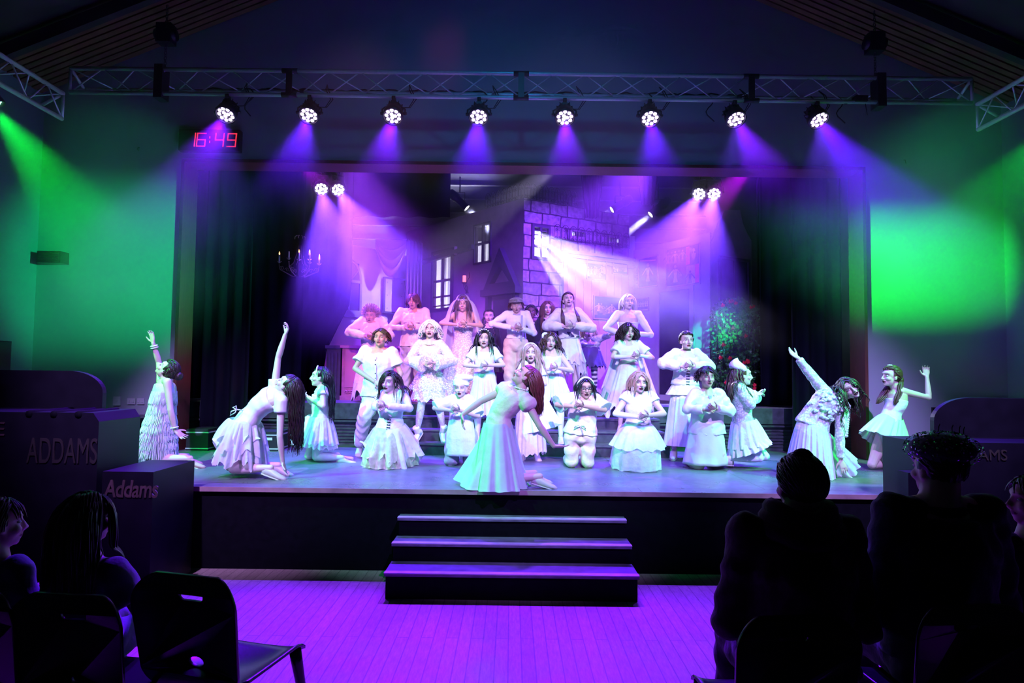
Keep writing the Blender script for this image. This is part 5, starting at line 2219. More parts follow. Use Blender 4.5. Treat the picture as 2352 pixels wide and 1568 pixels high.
for k in range(9):
    mb.tube([J['hc'] + V((-.085 - .004 * k * .5, .01 * k % .03, -.01)), J['hc'] + V((-.10, -.02, -.12)), J['hc'] + V((-.11 + .006 * k, -.09, -.24)), J['hc'] + V((-.10 + .006 * k, -.11, -.36 - .01 * k))], .007, 6)
    mb.tube([J['hc'] + V((.085, .01 * k % .03, -.01)), J['hc'] + V((.095, -.02, -.12)), J['hc'] + V((.12 + .005 * k, -.09, -.24)), J['hc'] + V((.15 + .006 * k, -.11, -.34 - .01 * k))], .007, 6)
mb.build('loose_hair', HAIRS['brown'], t)
# figure in shaggy coat with striped stockings
t, J, HM, Hf, o = person('performer in a shaggy grey coat with striped stockings, one arm held out', 9.9, PLAT, 1.55,
                         dict(hc=(1352, 763, 0), shL=(1336, 791, .02), shR=(1370, 785, 0), elL=(1331, 826, -.02), elR=(1388, 774, -.1), wrL=(1340, 856, -.15), wrR=(1402, 768, -.26)),
                         hair='curly', hcol='blond', hlen=.22, strands=80, mouth=.4, tights=(.75, .72, .8), stripes=True, shade_k=.2, wave=.9)
garment_top(J, o, t, FURRY, 'long', -.02, .035, loose=.02, name='shaggy_coat')
skirt(t, DARKP, J['ws'], J['pel'] + V((0, -.02, -.26)), (.17, .14), (.27, .22), folds=12, amp=.09, rag=.05, seed=12, name='skirt')
# pale dancer upper right
t, J, HM, Hf, o = person('pale-haired dancer in a scoop-necked white dress at the right of the back row', 9.55, PLAT, 1.74,
                         clasp((1443, 695), (1414, 727), (1471, 727), (1392, 754), (1495, 769), (1443, 768), pel=(1443, 800, .02)),
                         head=(6, 4, -2), hair='long', hcol='pale', hlen=.20, strands=90, hairline=.62, mouth=.3, shade_k=.35, wave=.05, lips=(.4, .15, .2))
garment_top(J, o, t, WHITE_C, 'long', -.1, .008, .86, name='leotard')
skirt(t, SHEER, J['ws'], V((J['pel'].x, J['pel'].y - .04, PLAT + .04)), (.12, .1), (.42, .34), folds=16, seed=13, name='long_skirt')

# ---- middle row on the stairs and just in front
t, J, HM, Hf, o = person('stocky boy in a white short-sleeved shirt with one foot up on the stairs', 8.05, STAGE, 1.62,
                         dict(hc=(874, 777, -.03), shL=(832, 812, .02), shR=(906, 816, 0), elL=(815, 846, -.06), elR=(921, 858, -.02), wrL=(860, 876, -.20), wrR=(910, 880, -.2), ftL=(879, 884, -.24),
                              pel=(868, 915, 0), hipL=(852, 925, 0), hipR=(884, 925, 0), knL=(838, 955, -.20), anL=(826, 1020, -.02), toL=(822, 1036, -.14), knR=(889, 950, -.25), anR=(884, 990, .05), toR=(886, 998, -.12)),
                         head=(-4, 6, 0), hair='short', hcol='brown', hlen=.05, strands=130, mouth=.5, skin=LIGHT, build=1.08, btn=True, hnL=(.2, .9, -.3), shade_k=.35, lips=(.4, .1, .12))
garment_top(J, o, t, WHITE_C, 'short', -.05, .022, loose=.03, name='shirt')
collar(J, o, t, WHITE_C)
front_line(J, t, WHITE_C, .9, .02, .012, .158)
trousers(J, o, t, IVORY, r=(.11, .098, .082, .072), upto=.9)
# white-wigged lady in lace
SK = STEPZ[0]
t, J, HM, Hf, o = person('lady in a curly white wig, bell-sleeved lace dress and ankle boots', 8.33, SK, 1.66,
                         dict(clasp((988, 757), (958, 796), (1017, 796), (938, 829), (1042, 829), (985, 835), pel=(988, 876, .04)),
                              knL=(968, 928, -.04), knR=(1008, 928, -.02), anL=(959, 990, 0), anR=(1018, 988, 0), toL=(947, 1006, -.10), toR=(1024, 1006, -.12)),
                         head=(0, 2, 0), hair='wig', hcol='wig', hlen=.21, strands=220, mouth=.6, tights=(.42, .36, .36), fishnet=True, wave=1.4, srad=.013, shoe='boot', shoe_m=WHITE_C, shade_k=.8, lips=(.10, .01, .02), seed=41)
garment_top(J, o, t, LACEB, 'bell', -.05, .012, .95, name='lace_top')
skirt(t, LACEB, J['ws'] + V((0, 0, .02)), V((988 and J['pel'].x, J['pel'].y, at(988, 918, 8.33).z)), (.125, .10), (.245, .20), folds=12, amp=.05, rag=.03, seed=14, name='lace_skirt')
skirt(t, LACE, J['ws'] + V((0, 0, .0)), V((J['pel'].x, J['pel'].y, at(988, 893, 8.33).z)), (.135, .11), (.27, .22), folds=10, amp=.07, rag=.04, seed=15, name='lace_overskirt')
mb = MB()
nb = J['nk'] + V((0, -.01, -.02))
for k in range(20):
    a = lerp(-2.2, 2.2, k / 19)
    mb.ell(nb + V((.075 * math.sin(a), -.075 * math.cos(a) - .01, -.03 * math.cos(a))), (.008, .008, .008), None, 8, 6)
mb.build('necklace', PEARL, t)
# black haired girl in white tee and tulle
t, J, HM, Hf, o = person('girl with long black hair in a white tee and long tulle skirt on the stairs', 8.38, SK, 1.58,
                         dict(clasp((1112, 779), (1089, 810), (1138, 810), (1067, 838), (1156, 838), (1111, 841), pel=(1112, 880, .03)),
                              anL=(1097, 1000, .0), toL=(1094, 1010, -.12)),
                         head=(0, 2, 0), hair='long', hcol='black', hlen=.36, strands=120, mouth=.3, wave=.35, shade_k=.45, lips=(.15, .01, .02), tights=(.8, .78, .78))
garment_top(J, o, t, WHITE_C, 'short', .02, .012, name='tee')
skirt(t, SHEER, J['ws'], V((J['pel'].x + .02, J['pel'].y - .02, at(1115, 955, 8.38).z)), (.125, .1), (.25, .22), folds=18, amp=.09, rag=.03, seed=16, name='tulle_skirt')
mb = MB()
for a in np.linspace(-1.3, 1.3, 9):
    mb.ell(Hf(.082 * math.sin(a), .03 + .02 * math.cos(a), .104 * math.cos(a) + .02), (.010, .010, .010), None, 8, 6)
mb.build('flower_headband', PEARL, t)
# girl with flower and wavy hair
t, J, HM, Hf, o = person('wavy-haired girl with a white flower over her ear, behind the arched dancer', 8.36, SK, 1.60,
                         dict(clasp((1264, 785), (1249, 817), (1287, 815), (1238, 850), (1313, 851), (1270, 845), pel=(1268, 872, .03)),
                              anR=(1288, 1000, .0), toR=(1289, 1010, -.12), knR=(1287, 935, -.02)),
                         head=(4, 0, -4), hair='long', hcol='brown', hlen=.34, strands=110, mouth=.3, wave=1.0, shade_k=.4, lips=(.25, .03, .05), tights=(.82, .8, .84))
garment_top(J, o, t, WHITE_C, 'none', .0, .012, .88, name='bodice')
skirt(t, SHEER, J['ws'], V((J['pel'].x + .02, J['pel'].y - .02, at(1275, 918, 8.36).z)), (.125, .1), (.24, .22), folds=16, amp=.1, rag=.05, seed=17, name='tulle_skirt')
mb = MB()
c = Hf(-.075, .02, .07)
for k in range(14):
    a = k * 2.4
    mb.ell(c + V((.03 * math.cos(a), -.012, .03 * math.sin(a))) * 1.0, (.018, .010, .018), None, 8, 6)
mb.build('hair_flower', WHITE_C, t)
# girl with long blond hair in front of her
t, J, HM, Hf, o = person('girl with very long ash-blond hair and headband, directly behind the arched centre dancer', 7.75, STAGE, 1.45,
                         dict(clasp((1219, 812), (1200, 843), (1240, 843), (1185, 878), (1252, 882), (1213, 886), pel=(1218, 925, .03))),
                         head=(-2, 2, 2), hair='long', hcol='blond', hlen=.48, strands=140, mouth=.45, wave=.15, shade_k=.4, lips=(.2, .02, .04), tights=(.8, .8, .85))
garment_top(J, o, t, WHITE_C, 'short', -.05, .012, .9, name='dress_top')
skirt(t, WHITE_C, J['ws'], V((J['pel'].x + .12, J['pel'].y, at(1235, 985, 7.75).z)), (.13, .11), (.27, .22), folds=12, amp=.08, seed=18, name='dress_skirt')
skirt(t, SHEER, J['pel'], V((J['pel'].x, J['pel'].y - .02, at(1210, 1040, 7.75).z)), (.16, .13), (.20, .18), folds=12, amp=.08, rag=.03, seed=19, name='underskirt')
mb = MB().tube([Hf(.086 * math.sin(a), .035, .100 * math.cos(a) + .022) for a in np.linspace(-1.5, 1.5, 17)], .008, 8)
mb.build('headband', WHITE_C, t)
# dark curly girl with bare midriff
t, J, HM, Hf, o = person('curly dark-haired girl in cropped white top and tattered skirt, right of the stairs', 8.6, STEPZ[1], 1.62,
                         dict(clasp((1443, 763), (1417, 796), (1469, 796), (1407, 819), (1499, 822), (1460, 817), pel=(1443, 850, .03))),
                         head=(8, -2, -2), hair='curly', hcol='dark', hlen=.30, strands=150, mouth=.35, wave=1.5, shade_k=.75, glove=(.8, .8, .8), fingerless=True, glove_from=.15)
garment_top(J, o, t, WHITE_C, 'short', .42, .014, loose=.01, name='crop_top')
skirt(t, SHEER, lerp(J['pel'], J['ws'], .55), V((J['pel'].x - .0, J['pel'].y - .05, at(1440, 940, 8.6).z)), (.13, .11), (.33, .25), folds=14, amp=.07, rag=.12, seed=20, name='tattered_skirt')
cape = lambda u, v: V((lerp(J['shL'].x - .02, J['shR'].x + .02, u) + (u - .5) * .42 * v + .015 * math.sin(u * 40), J['top'].y + .10 + .05 * v + .02 * math.cos(u * 40), J['top'].z - .02 - .62 * v * (1 - .12 * math.sin(u * 23))))
MB().grid(cape, 50, 12).build('tattered_cape', SHEER, t, .003)
# woman in long dress with corset
t, J, HM, Hf, o = person('dark-haired woman with choker, puffed blouse, laced corset and floor-length skirt', 8.02, STAGE, 1.66,
                         dict(clasp((1577, 784), (1549, 817), (1604, 817), (1522, 834), (1630, 843), (1580, 841), pel=(1573, 888, .03)),
                              anL=(1548, 1028, -.05), toL=(1545, 1041, -.18)),
                         head=(6, 4, -3), hair='updo', hcol='dark', mouth=.45, shade_k=.35, lips=(.35, .05, .07), bun=(0, -.11, .03))
garment_top(J, o, t, IVORY, 'blouse', .1, .014, .93, loose=.014, name='blouse')
cincher(J, o, t, WHITE_C, .06, .46, .022, lm=BLACKC)
skirt(t, IVORY, J['pel'] + V((0, 0, .05)), J['pel'] + V((0, -.0, -.10)), (.150, .125), (.235, .18), folds=10, amp=.06, seed=21, name='peplum')
skirt(t, IVORY, J['pel'] + V((0, 0, .04)), V((J['pel'].x - .03, J['pel'].y - .04, at(1565, 1024, 8.0).z)), (.145, .12), (.24, .24), folds=16, amp=.07, seed=22, ease=.8, name='long_skirt')
mb = MB().tube([J['nk'] + V((.058 * math.cos(a), .058 * math.sin(a), .012)) for a in np.linspace(0, 6.28, 21)], .008, 6)
mb.build('choker', BLACKC, t)

# ---- kneeling front row
def kneel(label, Y, H, px, **o):
    return person(label, Y, STAGE, H, px, pose='kneel', **o)


t, J, HM, Hf, o = kneel('kneeling girl in white long sleeves and a shaggy pastel green tulle skirt', 7.15, 1.62,
                        dict(clasp((895, 878), (879, 912), (931, 908), (861, 934), (940, 937), (873, 934), pel=(895, 995, .02))),
                        head=(-22, -2, -4), hair='long', hcol='dark', hlen=.34, strands=130, mouth=.45, wave=.3, shade_k=.4, lips=(.12, .01, .02), part=.4)
garment_top(J, o, t, WHITE_C, 'long', -.02, .012, 1.02, name='jersey_top')
cincher(J, o, t, WHITE_C, .02, .36, .018, lm=BLACKC)
zb = STAGE + .01
skirt(t, PASTEL, J['pel'] + V((0, 0, .10)), V((J['pel'].x - .01, J['pel'].y + .12, zb)), (.145, .125), (.31, .40), folds=16, amp=.10, rag=.03, seed=23, ease=.75, name='tulle_skirt', zmin=STAGE)
skirt(t, PASTEL, J['pel'] + V((0, 0, .08)), V((J['pel'].x - .01, J['pel'].y + .08, zb + .17)), (.16, .14), (.29, .36), folds=11, amp=.16, rag=.13, seed=24, ease=.75, name='tulle_frill')
skirt(t, SHEER, J['pel'] + V((0, 0, .09)), V((J['pel'].x + .03, J['pel'].y + .10, zb + .10)), (.165, .14), (.31, .34), folds=9, amp=.2, rag=.16, seed=25, ease=.75, name='tulle_frill')
# chef
t, J, HM, Hf, o = kneel('kneeling child in a chef hat and long white apron', 7.3, 1.55,
                        dict(clasp((1058, 893), (1040, 922), (1079, 922), (998, 937), (1098, 955), (1044, 941), pel=(1060, 1000, .02))),
                        head=(-6, 2, 0), hair=None, mouth=.5, shade_k=.6, lips=(.12, .01, .02), hs=.95)
garment_top(J, o, t, WHITE_C, 'elbow', -.04, .014, name='tee')
trousers(J, o, t, GREYC, r=(.11, .10, .085, .075))
def apr(u, v):
    a = lerp(-1.25, 1.25, u)
    z = lerp(J['ch'].z + .05, STAGE + .12, v)
    c = lerp(J['ch'], J['pel'], min(1, v * 1.4))
    w = lerp(.12, .175, min(1, v * 1.6)) * (.55 if v < .12 else 1)
    return V((c.x + w * math.sin(a) * 1.0, c.y - .135 * math.cos(a) - .04 * v + .004 * math.sin(u * 20), z))
MB().grid(apr, 30, 20).build('apron', WHITE_C, t, .005)
mb = MB()
mb.tube([Hf(0, -.012, .035), Hf(0, -.02, .105)], [.092, .094], 24)
for k in range(9):
    a = k * 2 * PI / 9
    mb.ell(Hf(.055 * math.cos(a) + .03, -.03 + .055 * math.sin(a), .135), (.062, .062, .040), HM, 12, 8)
mb.ell(Hf(.03, -.03, .15), (.085, .085, .035), HM, 14, 8)
MBr = remesh(mb, .008, 3)
MBr.polygons.foreach_set('use_smooth', [True] * len(MBr.polygons))
link_mesh('chef_hat', MBr, WHITE_C, t)
# glasses girl
t, J, HM, Hf, o = kneel('kneeling girl with dark-rimmed glasses, white headband, tied blouse and trousers', 7.2, 1.60,
                        dict(clasp((1344, 893), (1314, 920), (1371, 922), (1279, 929), (1389, 941), (1328, 932), pel=(1332, 1000, .02)),
                             knL=(1313, 1058, .02), knR=(1350, 1060, .02)),
                        head=(6, 0, 0), hair='long', hcol='black', hlen=.26, strands=100, mouth=.6, skin=TAN, wave=.1, shade_k=.3, lips=(.12, .01, .02), build=1.03)
garment_top(J, o, t, IVORY, 'elbow', -.02, .02, loose=.02, name='blouse')
trousers(J, o, t, CREAM, r=(.098, .088, .072, .065), rise=.1)
mb = MB()
for k in (-1, 1):
    mb.tube([Hf(k * .031 + .022 * math.cos(a), .100, .008 + .017 * math.sin(a)) for a in np.linspace(0, 6.28, 15)], .003, 6)
    mb.tube([Hf(k * .053, .100, .012), Hf(k * .080, .02, .010)], .0025, 5)
mb.tube([Hf(-.009, .101, .010), Hf(.009, .101, .010)], .0025, 5)
mb.build('glasses', BLACKC, t)
MB().tube([Hf(.088 * math.sin(a), .03, .102 * math.cos(a) + .022) for a in np.linspace(-1.6, 1.6, 19)], .012, 8).build('headband', WHITE_C, t)
q = J['ws'] + V((-.03, -.15, -.03))
MB().tube([q, q + V((-.05, -.01, .02)), q + V((-.07, -.01, -.02)), q, q + V((.04, -.01, .02)), q + V((.06, -.01, -.03)), q, q + V((.03, -.0, -.10))], .007, 6).build('waist_tie', IVORY, t)
# tutu girl right
t, J, HM, Hf, o = kneel('kneeling ash-haired girl with a white mesh glove and two-layer tulle skirt', 7.15, 1.62,
                        dict(clasp((1468, 879), (1436, 916), (1499, 916), (1413, 950), (1525, 950), (1477, 957), pel=(1465, 998, .02))),
                        head=(8, -2, -2), hair='long', hcol='blond', hlen=.26, strands=110, mouth=.4, wave=.12, shade_k=.6, lips=(.12, .01, .02), gloveL=(.82, .80, .86), glove_from=-.05, fingerless=True, build=1.05, hairline=.6)
garment_top(J, o, t, WHITE_C, 'cap', -.02, .014, .97, name='blouse')
skirt(t, SHEER, J['pel'] + V((0, 0, .13)), V((J['pel'].x, J['pel'].y + .02, at(1462, 1024, 7.15).z)), (.14, .12), (.31, .30), folds=12, amp=.07, seed=26, ease=.7, name='tulle_overskirt', rag=.02)
skirt(t, SHEER, J['pel'] + V((0, 0, .02)), V((J['pel'].x - .01, J['pel'].y + .10, STAGE + .01)), (.20, .17), (.28, .38), folds=10, amp=.05, seed=27, ease=.35, name='tulle_underskirt', zmin=STAGE)
# white coat boy
t, J, HM, Hf, o = kneel('kneeling curly-haired boy in a long white coat and tie over tan trousers', 7.25, 1.66,
                        dict(clasp((1624, 867), (1593, 911), (1655, 911), (1577, 938), (1678, 944), (1634, 938), pel=(1624, 1000, .02)),
                             knR=(1651, 1052, -.02)),
                        head=(4, 0, 0), hair='curly', hcol='dark', hlen=.07, strands=200, mouth=.5, wave=1.8, skin=LIGHT, shade_k=.2, lips=(.4, .12, .12), srad=.012, hairline=.5)
garment_top(J, o, t, SATW, 'long', -.02, .03, loose=.025, name='coat_top')
trousers(J, o, t, CREAM)
def coat(u, v):
    a = lerp(-PI - .05, PI - .75, u) + .35
    c = lerp(J['ws'], V((J['pel'].x, J['pel'].y + .02, STAGE + .05)), v)
    w = lerp(.165, .245, v) + .010 * math.sin(a * 7) * v
    return V((c.x + math.sin(a) * w - .01, c.y - math.cos(a) * (w * .9) + .03 * v, c.z))
MB().grid(coat, 56, 16).build('coat_skirt', SATW, t, .006)
collar(J, o, t, SATW, .098)
q = J['nk'] + V((0, -.118, -.055))
MB().loft([[q + V((s * w, -.012 + dy * .0, -dz)) for s in (-1, 1)] + [q + V((w, .0, -dz)), q + V((-w, .0, -dz))] for w, dz, dy in ((.014, 0, 0), (.016, .02, 0), (.012, .03, 0), (.026, .16, 0), (.003, .19, 0))], False).build('tie', GREYC, t)
# sailor cap girl in profile to the right
t, J, HM, Hf, o = kneel('kneeling girl in a white sailor cap facing right, ruffled dress, seen in profile', 7.35, 1.62,
                        dict(hc=(1706, 862, 0), shL=(1698, 898, .16), shR=(1695, 896, -.14), elL=(1735, 915, .16), elR=(1722, 927, -.16), wrL=(1733, 905, .06), wrR=(1736, 907, -.06),
                             ftL=(1752, 903, 0), ftR=(1755, 900, 0), pel=(1708, 988, 0), knL=(1758, 1048, .06), knR=(1744, 1051, -.10), anL=(1672, 1052, .10), anR=(1672, 1052, -.02), toL=(1648, 1050, .1), toR=(1648, 1050, -.02)),
                        head=(88, 0, 0), hair='long', back=True, hcol='brown', hlen=.42, strands=130, mouth=.4, wave=.6, shade_k=.4, lips=(.12, .01, .02), hipv=(0, -1, 0), face=(1, 0, 0), tights=(.85, .85, .9), hnL=(0, -.3, 1), hnR=(0, .3, -1))
garment_top(J, o, t, LACEB, 'blouse', -.02, .014, .97, name='lace_blouse', loose=.008)
skirt(t, WHITE_C, J['pel'] + V((0, 0, .12)), V((J['pel'].x + .06, J['pel'].y, at(1725, 1022, 7.35).z)), (.13, .17), (.23, .22), folds=14, amp=.07, seed=28, name='dress_skirt', ease=.8)
skirt(t, WHITE_C, lerp(J['pel'], V((J['pel'].x + .05, J['pel'].y, STAGE + .2)), .42), V((J['pel'].x + .07, J['pel'].y, at(1725, 1032, 7.35).z)), (.185, .19), (.25, .24), folds=18, amp=.09, seed=29, name='ruffle', ease=.8)
mb = MB()
rings = []
for z, r1, r2 in ((.055, .088, .100), (.085, .092, .104), (.12, .075, .085), (.15, .045, .050), (.165, .01, .012)):
    rings.append([Hf(r1 * math.cos(a), -.045 + r2 * math.sin(a), z - .03 * math.sin(a)) for a in (2 * PI * k / 24 for k in range(24))])
mb.loft(rings)
mb.build('sailor_cap', WHITE_C, t)
mb = MB()
for q in 'LR':
    for k in range(12):
        a = k * 2 * PI / 12
        mb.ell(J['wr' + q] - (J['wr' + q] - J['el' + q]).normalized() * .03 + V((0, .04 * math.cos(a), .04 * math.sin(a))), (.022, .02, .02), None, 8, 6)
mb.build('cuff_ruffle', WHITE_C, t)
# headband girl facing left
t, J, HM, Hf, o = kneel('kneeling girl facing left with headband, very long dark hair and white tutu', 7.5, 1.62,
                        dict(hc=(735, 866, 0), shL=(742, 903, -.15), shR=(739, 903, .16), elL=(742, 932, -.22), elR=(716, 925, .14), wrL=(709, 912, -.10), wrR=(703, 908, .08),
                             ftL=(692, 903, -.02), ftR=(688, 903, 0), pel=(733, 985, 0), hipL=(735, 988, -.08), hipR=(731, 988, .08), knL=(727, 1049, -.10), knR=(709, 1046, .08), anL=(786, 1051, -.06), anR=(776, 1044, .12), toL=(806, 1052, -.06), toR=(796, 1042, .12)),
                        head=(-80, 4, 0), hair='long', back=True, hcol='black', hlen=.52, strands=150, mouth=.25, wave=.3, shade_k=.35, lips=(.08, .01, .02), hipv=(0, 1, 0), face=(-1, 0, 0), tights=(.8, .8, .84), hnL=(0, .3, 1), hnR=(0, .3, -1), skin=PALE_SKIN)
garment_top(J, o, t, WHITE_C, 'cap', -.03, .012, .95, name='tee')
skirt(t, SHEER, J['pel'] + V((0, 0, .15)), V((J['pel'].x - .05, J['pel'].y, at(722, 1022, 7.5).z)), (.13, .165), (.26, .26), folds=18, amp=.10, seed=30, name='tutu', ease=.75, rag=.02)
skirt(t, SHEER, J['pel'] + V((0, 0, .14)), V((J['pel'].x - .05, J['pel'].y, at(722, 1012, 7.5).z)), (.135, .17), (.27, .27), folds=15, amp=.12, seed=31, name='tutu_layer', ease=.75, rag=.02)
MB().tube([Hf(.088 * math.sin(a), .035, .104 * math.cos(a) + .02) for a in np.linspace(-1.4, 1.4, 17)], .009, 8).build('headband', PEARL, t)

# ---- six dancers reaching and arching at the front
t, J, HM, Hf, o = kneel('kneeling girl at far left in a fringed dress, one arm raised straight up', 6.95, 1.62,
                        dict(hc=(384, 850, 0), shL=(384, 884, -.15), shR=(366, 882, .14), elR=(365, 832, .16), wrR=(352, 788, .10), ftR=(345, 746, .08),
                             elL=(392, 942, -.16), wrL=(402, 988, -.14), ftL=(424, 1006, -.12), pel=(366, 985, 0), ws=(371, 945, 0), ch=(378, 912, 0), nk=(381, 878, 0),
                             hipL=(367, 988, -.09), hipR=(365, 986, .09), knL=(352, 1054, -.1), knR=(345, 1050, .1), anL=(437, 1052, -.08), anR=(430, 1047, .12), toL=(470, 1060, -.08), toR=(462, 1052, .12)),
                        head=(-90, 48, 0), hair='updo', hcol='dark', bun=(0, -.125, .05), mouth=.5, hipv=(0, 1, 0), face=(-1, 0, 0), tights=(.74, .56, .50), hnR=(-.4, -1, 0), hnL=(0, -.6, 1), thR=-1, thL=-1,
                        voxel=.005, curl=.25, curlR=.18, spread=.25, shade_k=.3, lips=(.3, .05, .06), shoe_m=mat('tan_dance_shoe', (.50, .33, .25), .5))
garment_top(J, o, t, FRINGE, 'none', -.1, .016, .97, name='dress_top')
hemc = at(356, 1046, 6.95)
core = lambda v: (lerp(torso_frames(J)(.80)[0], J['pel'], min(1, v / .55)) if v < .55 else lerp(J['pel'], hemc, (v - .55) / .45))
def crad(v):
    return (np.interp(v, (0, .3, .55, 1), (.105, .115, .150, .205)), np.interp(v, (0, .3, .55, 1), (.135, .140, .195, .20)))
def cpt(a, v, e=0.0):
    c, (w, d) = core(v), crad(v)
    return c + V((math.cos(a) * (w + e), math.sin(a) * (d + e), 0))
MB().grid(lambda u, v: cpt(2 * PI * u, v), 60, 24, True, True).build('dress_skirt', FRINGE, t)
rr = random.Random(9)
for k, v0 in enumerate((.0, .14, .28, .42, .56, .70, .84)):
    mb = MB()
    for j in range(120):
        a = 2 * PI * (j + rr.uniform(-.3, .3)) / 120
        ln = .19 * rr.uniform(.85, 1.15)
        mb.tube([cpt(a + rr.uniform(-.015, .015) * q, v0 + ln * q, .006 + .016 * q + rr.uniform(-.003, .004)) for q in (0, .35, .7, 1)], [.0058, .0052, .0046, .003], 4, True, False)
    mb.build('fringe', FRINGE, t)
for q, r in (('R', .034), ('L', .036)):
    mb = MB()
    c = J['wr' + q] + (J['el' + q] - J['wr' + q]).normalized() * .03
    d = (J['el' + q] - J['wr' + q]).normalized()
    u = d.orthogonal().normalized()
    w = d.cross(u)
    for e in ((0, .022) if q == 'R' else (0,)):
        mb.tube([c + d * e + (u * math.cos(a) + w * math.sin(a)) * r for a in np.linspace(0, 6.28, 17)], .0075, 8)
    mb.build('bracelet', PEARL, t)

t, J, HM, Hf, o = kneel('girl bending backwards at front left, long dark ponytail hanging, layered tutu', 6.35, 1.64,
                        dict(hc=(659, 885, 0), shR=(623, 900, .14), shL=(643, 928, -.12), elR=(639, 822, .15), wrR=(655, 769, .12), ftR=(667, 737, .08),
                             elL=(643, 1003, -.14), wrL=(649, 1060, -.10), ftL=(656, 1083, -.10), pel=(563, 975, 0), ws=(583, 948, 0), ch=(607, 924, 0), top=(632, 912, 0), nk=(646, 905, 0),
                             hipL=(563, 982, -.09), hipR=(560, 978, .09), knL=(537, 1076, -.10), knR=(528, 1070, .10), anL=(622, 1074, -.12), anR=(640, 1068, .10), toL=(662, 1088, -.12), toR=(678, 1080, .10)),
                        head=(-95, 42, 0), hair='thrown', hcol='dark', hlen=.62, strands=170, wave=.35, mouth=.3, hipv=(0, 1, 0), face=(-1, 0, 0), tights=(.76, .58, .54), hnR=(-.5, -.6, .5), hnL=(1, 0, .2), thR=-1, thL=1,
                        voxel=.005, curl=.3, curlR=.7, shade_k=.3, lips=(.3, .05, .06), hairline=.42, straight=False)
garment_top(J, o, t, SATW, 'cap', -.14, .014, .96, name='top')
q0 = J['pel'] + V((-.0, 0, .05))
skirt(t, SHEER, q0, at(553, 1062, 6.35), (.13, .17), (.24, .25), folds=15, amp=.13, seed=32, name='tutu', ease=.8, rag=.05)
skirt(t, SHEER, q0, at(553, 1030, 6.35), (.135, .172), (.24, .25), folds=12, amp=.16, seed=33, name='tutu_layer', ease=.7, rag=.07)
skirt(t, SHEER, q0, at(555, 1005, 6.35), (.14, .175), (.22, .23), folds=11, amp=.18, seed=34, name='tutu_layer', ease=.6, rag=.07)
p = at(543, 940, 6.2)
MB().tube([p + V((.05, .1, -.02)), p, p + V((-.05, 0, -.02)), p + V((-.06, 0, -.06)), p + V((-.01, 0, -.03)), p, p + V((-.035, 0, .02)), p + V((-.005, 0, .035)), p]).build('bow', PEARL, t) if False else MB().tube([p + V((.05, .1, -.02)), p, p + V((-.05, 0, -.02)), p + V((-.06, 0, -.06)), p + V((-.01, 0, -.03)), p, p + V((-.035, 0, .02)), p + V((-.005, 0, .035)), p], .006, 6).build('bow', PEARL, t)

t, J, HM, Hf, o = kneel('dancer arching back at front centre in gathered blouse and long sheer skirt', 5.98, 1.66,
                        dict(hc=(1206, 866, 0), shL=(1163, 893, .16), shR=(1206, 925, -.13), elL=(1103, 922, .10), wrL=(1062, 952, .04), ftL=(1062, 990, 0),
                             elR=(1240, 979, -.16), wrR=(1272, 1024, -.14), ftR=(1308, 1026, -.10), pel=(1143, 990, 0), ws=(1148, 956, 0), ch=(1166, 926, 0), nk=(1196, 902, 0),
                             hipL=(1140, 992, .09), hipR=(1146, 994, -.09), knL=(1118, 1096, .10), knR=(1136, 1102, -.10), anL=(1228, 1086, .10), anR=(1240, 1094, -.06), toL=(1266, 1094, .10), toR=(1274, 1104, -.06)),
                        head=(-95, 44, 6), hair='thrown', hcol='auburn', hlen=.34, strands=150, wave=.3, mouth=.55, hipv=(0, -1, 0), face=(-1, 0, 0), tights=(.62, .45, .36), hnR=(0, .2, 1), hnL=(1, 0, .1), thR=-1, thL=1,
                        voxel=.005, curl=.2, curlL=.3, shade_k=.2, lips=(.3, .06, .06), skin=LIGHT, hairline=.42, straight=False)
GAUZE = cloth('gathered_gauze', (.66, .56, .40), bump=.6, scale=14, var=.1)
garment_top(J, o, t, GAUZE, 'puff', -.03, .020, .97, name='blouse')
CHIF = cloth('green_lit_chiffon', (.56, .70, .58), .86, bump=.3)  # slight green of the stage light is mixed into the cloth colour
skirt(t, CHIF, J['pel'] + V((0, 0, .09)), V((at(1144, 1112, 5.98).x, 6.02, STAGE + .012)), (.13, .172), (.28, .34), folds=11, amp=.10, seed=35, name='long_skirt', ease=.95, zmin=STAGE)
skirt(t, CHIF, J['pel'] + V((.03, 0.03, .05)), V((at(1130, 1112, 6.0).x, 6.10, STAGE + .010)), (.14, .17), (.35, .36), folds=9, amp=.09, seed=36, name='underskirt', ease=1.2, zmin=STAGE)
mb = MB()
c = lerp(J['nk'], J['hc'], .25)
d = (J['hc'] - J['nk']).normalized()
u = d.orthogonal().normalized()
w = d.cross(u)
for k in range(26):
    a = k * 2 * PI / 26
    mb.ell(c + (u * math.cos(a) + w * math.sin(a)) * .066, (.0078,) * 3, None, 8, 6)
mb.build('pearl_necklace', PEARL, t)

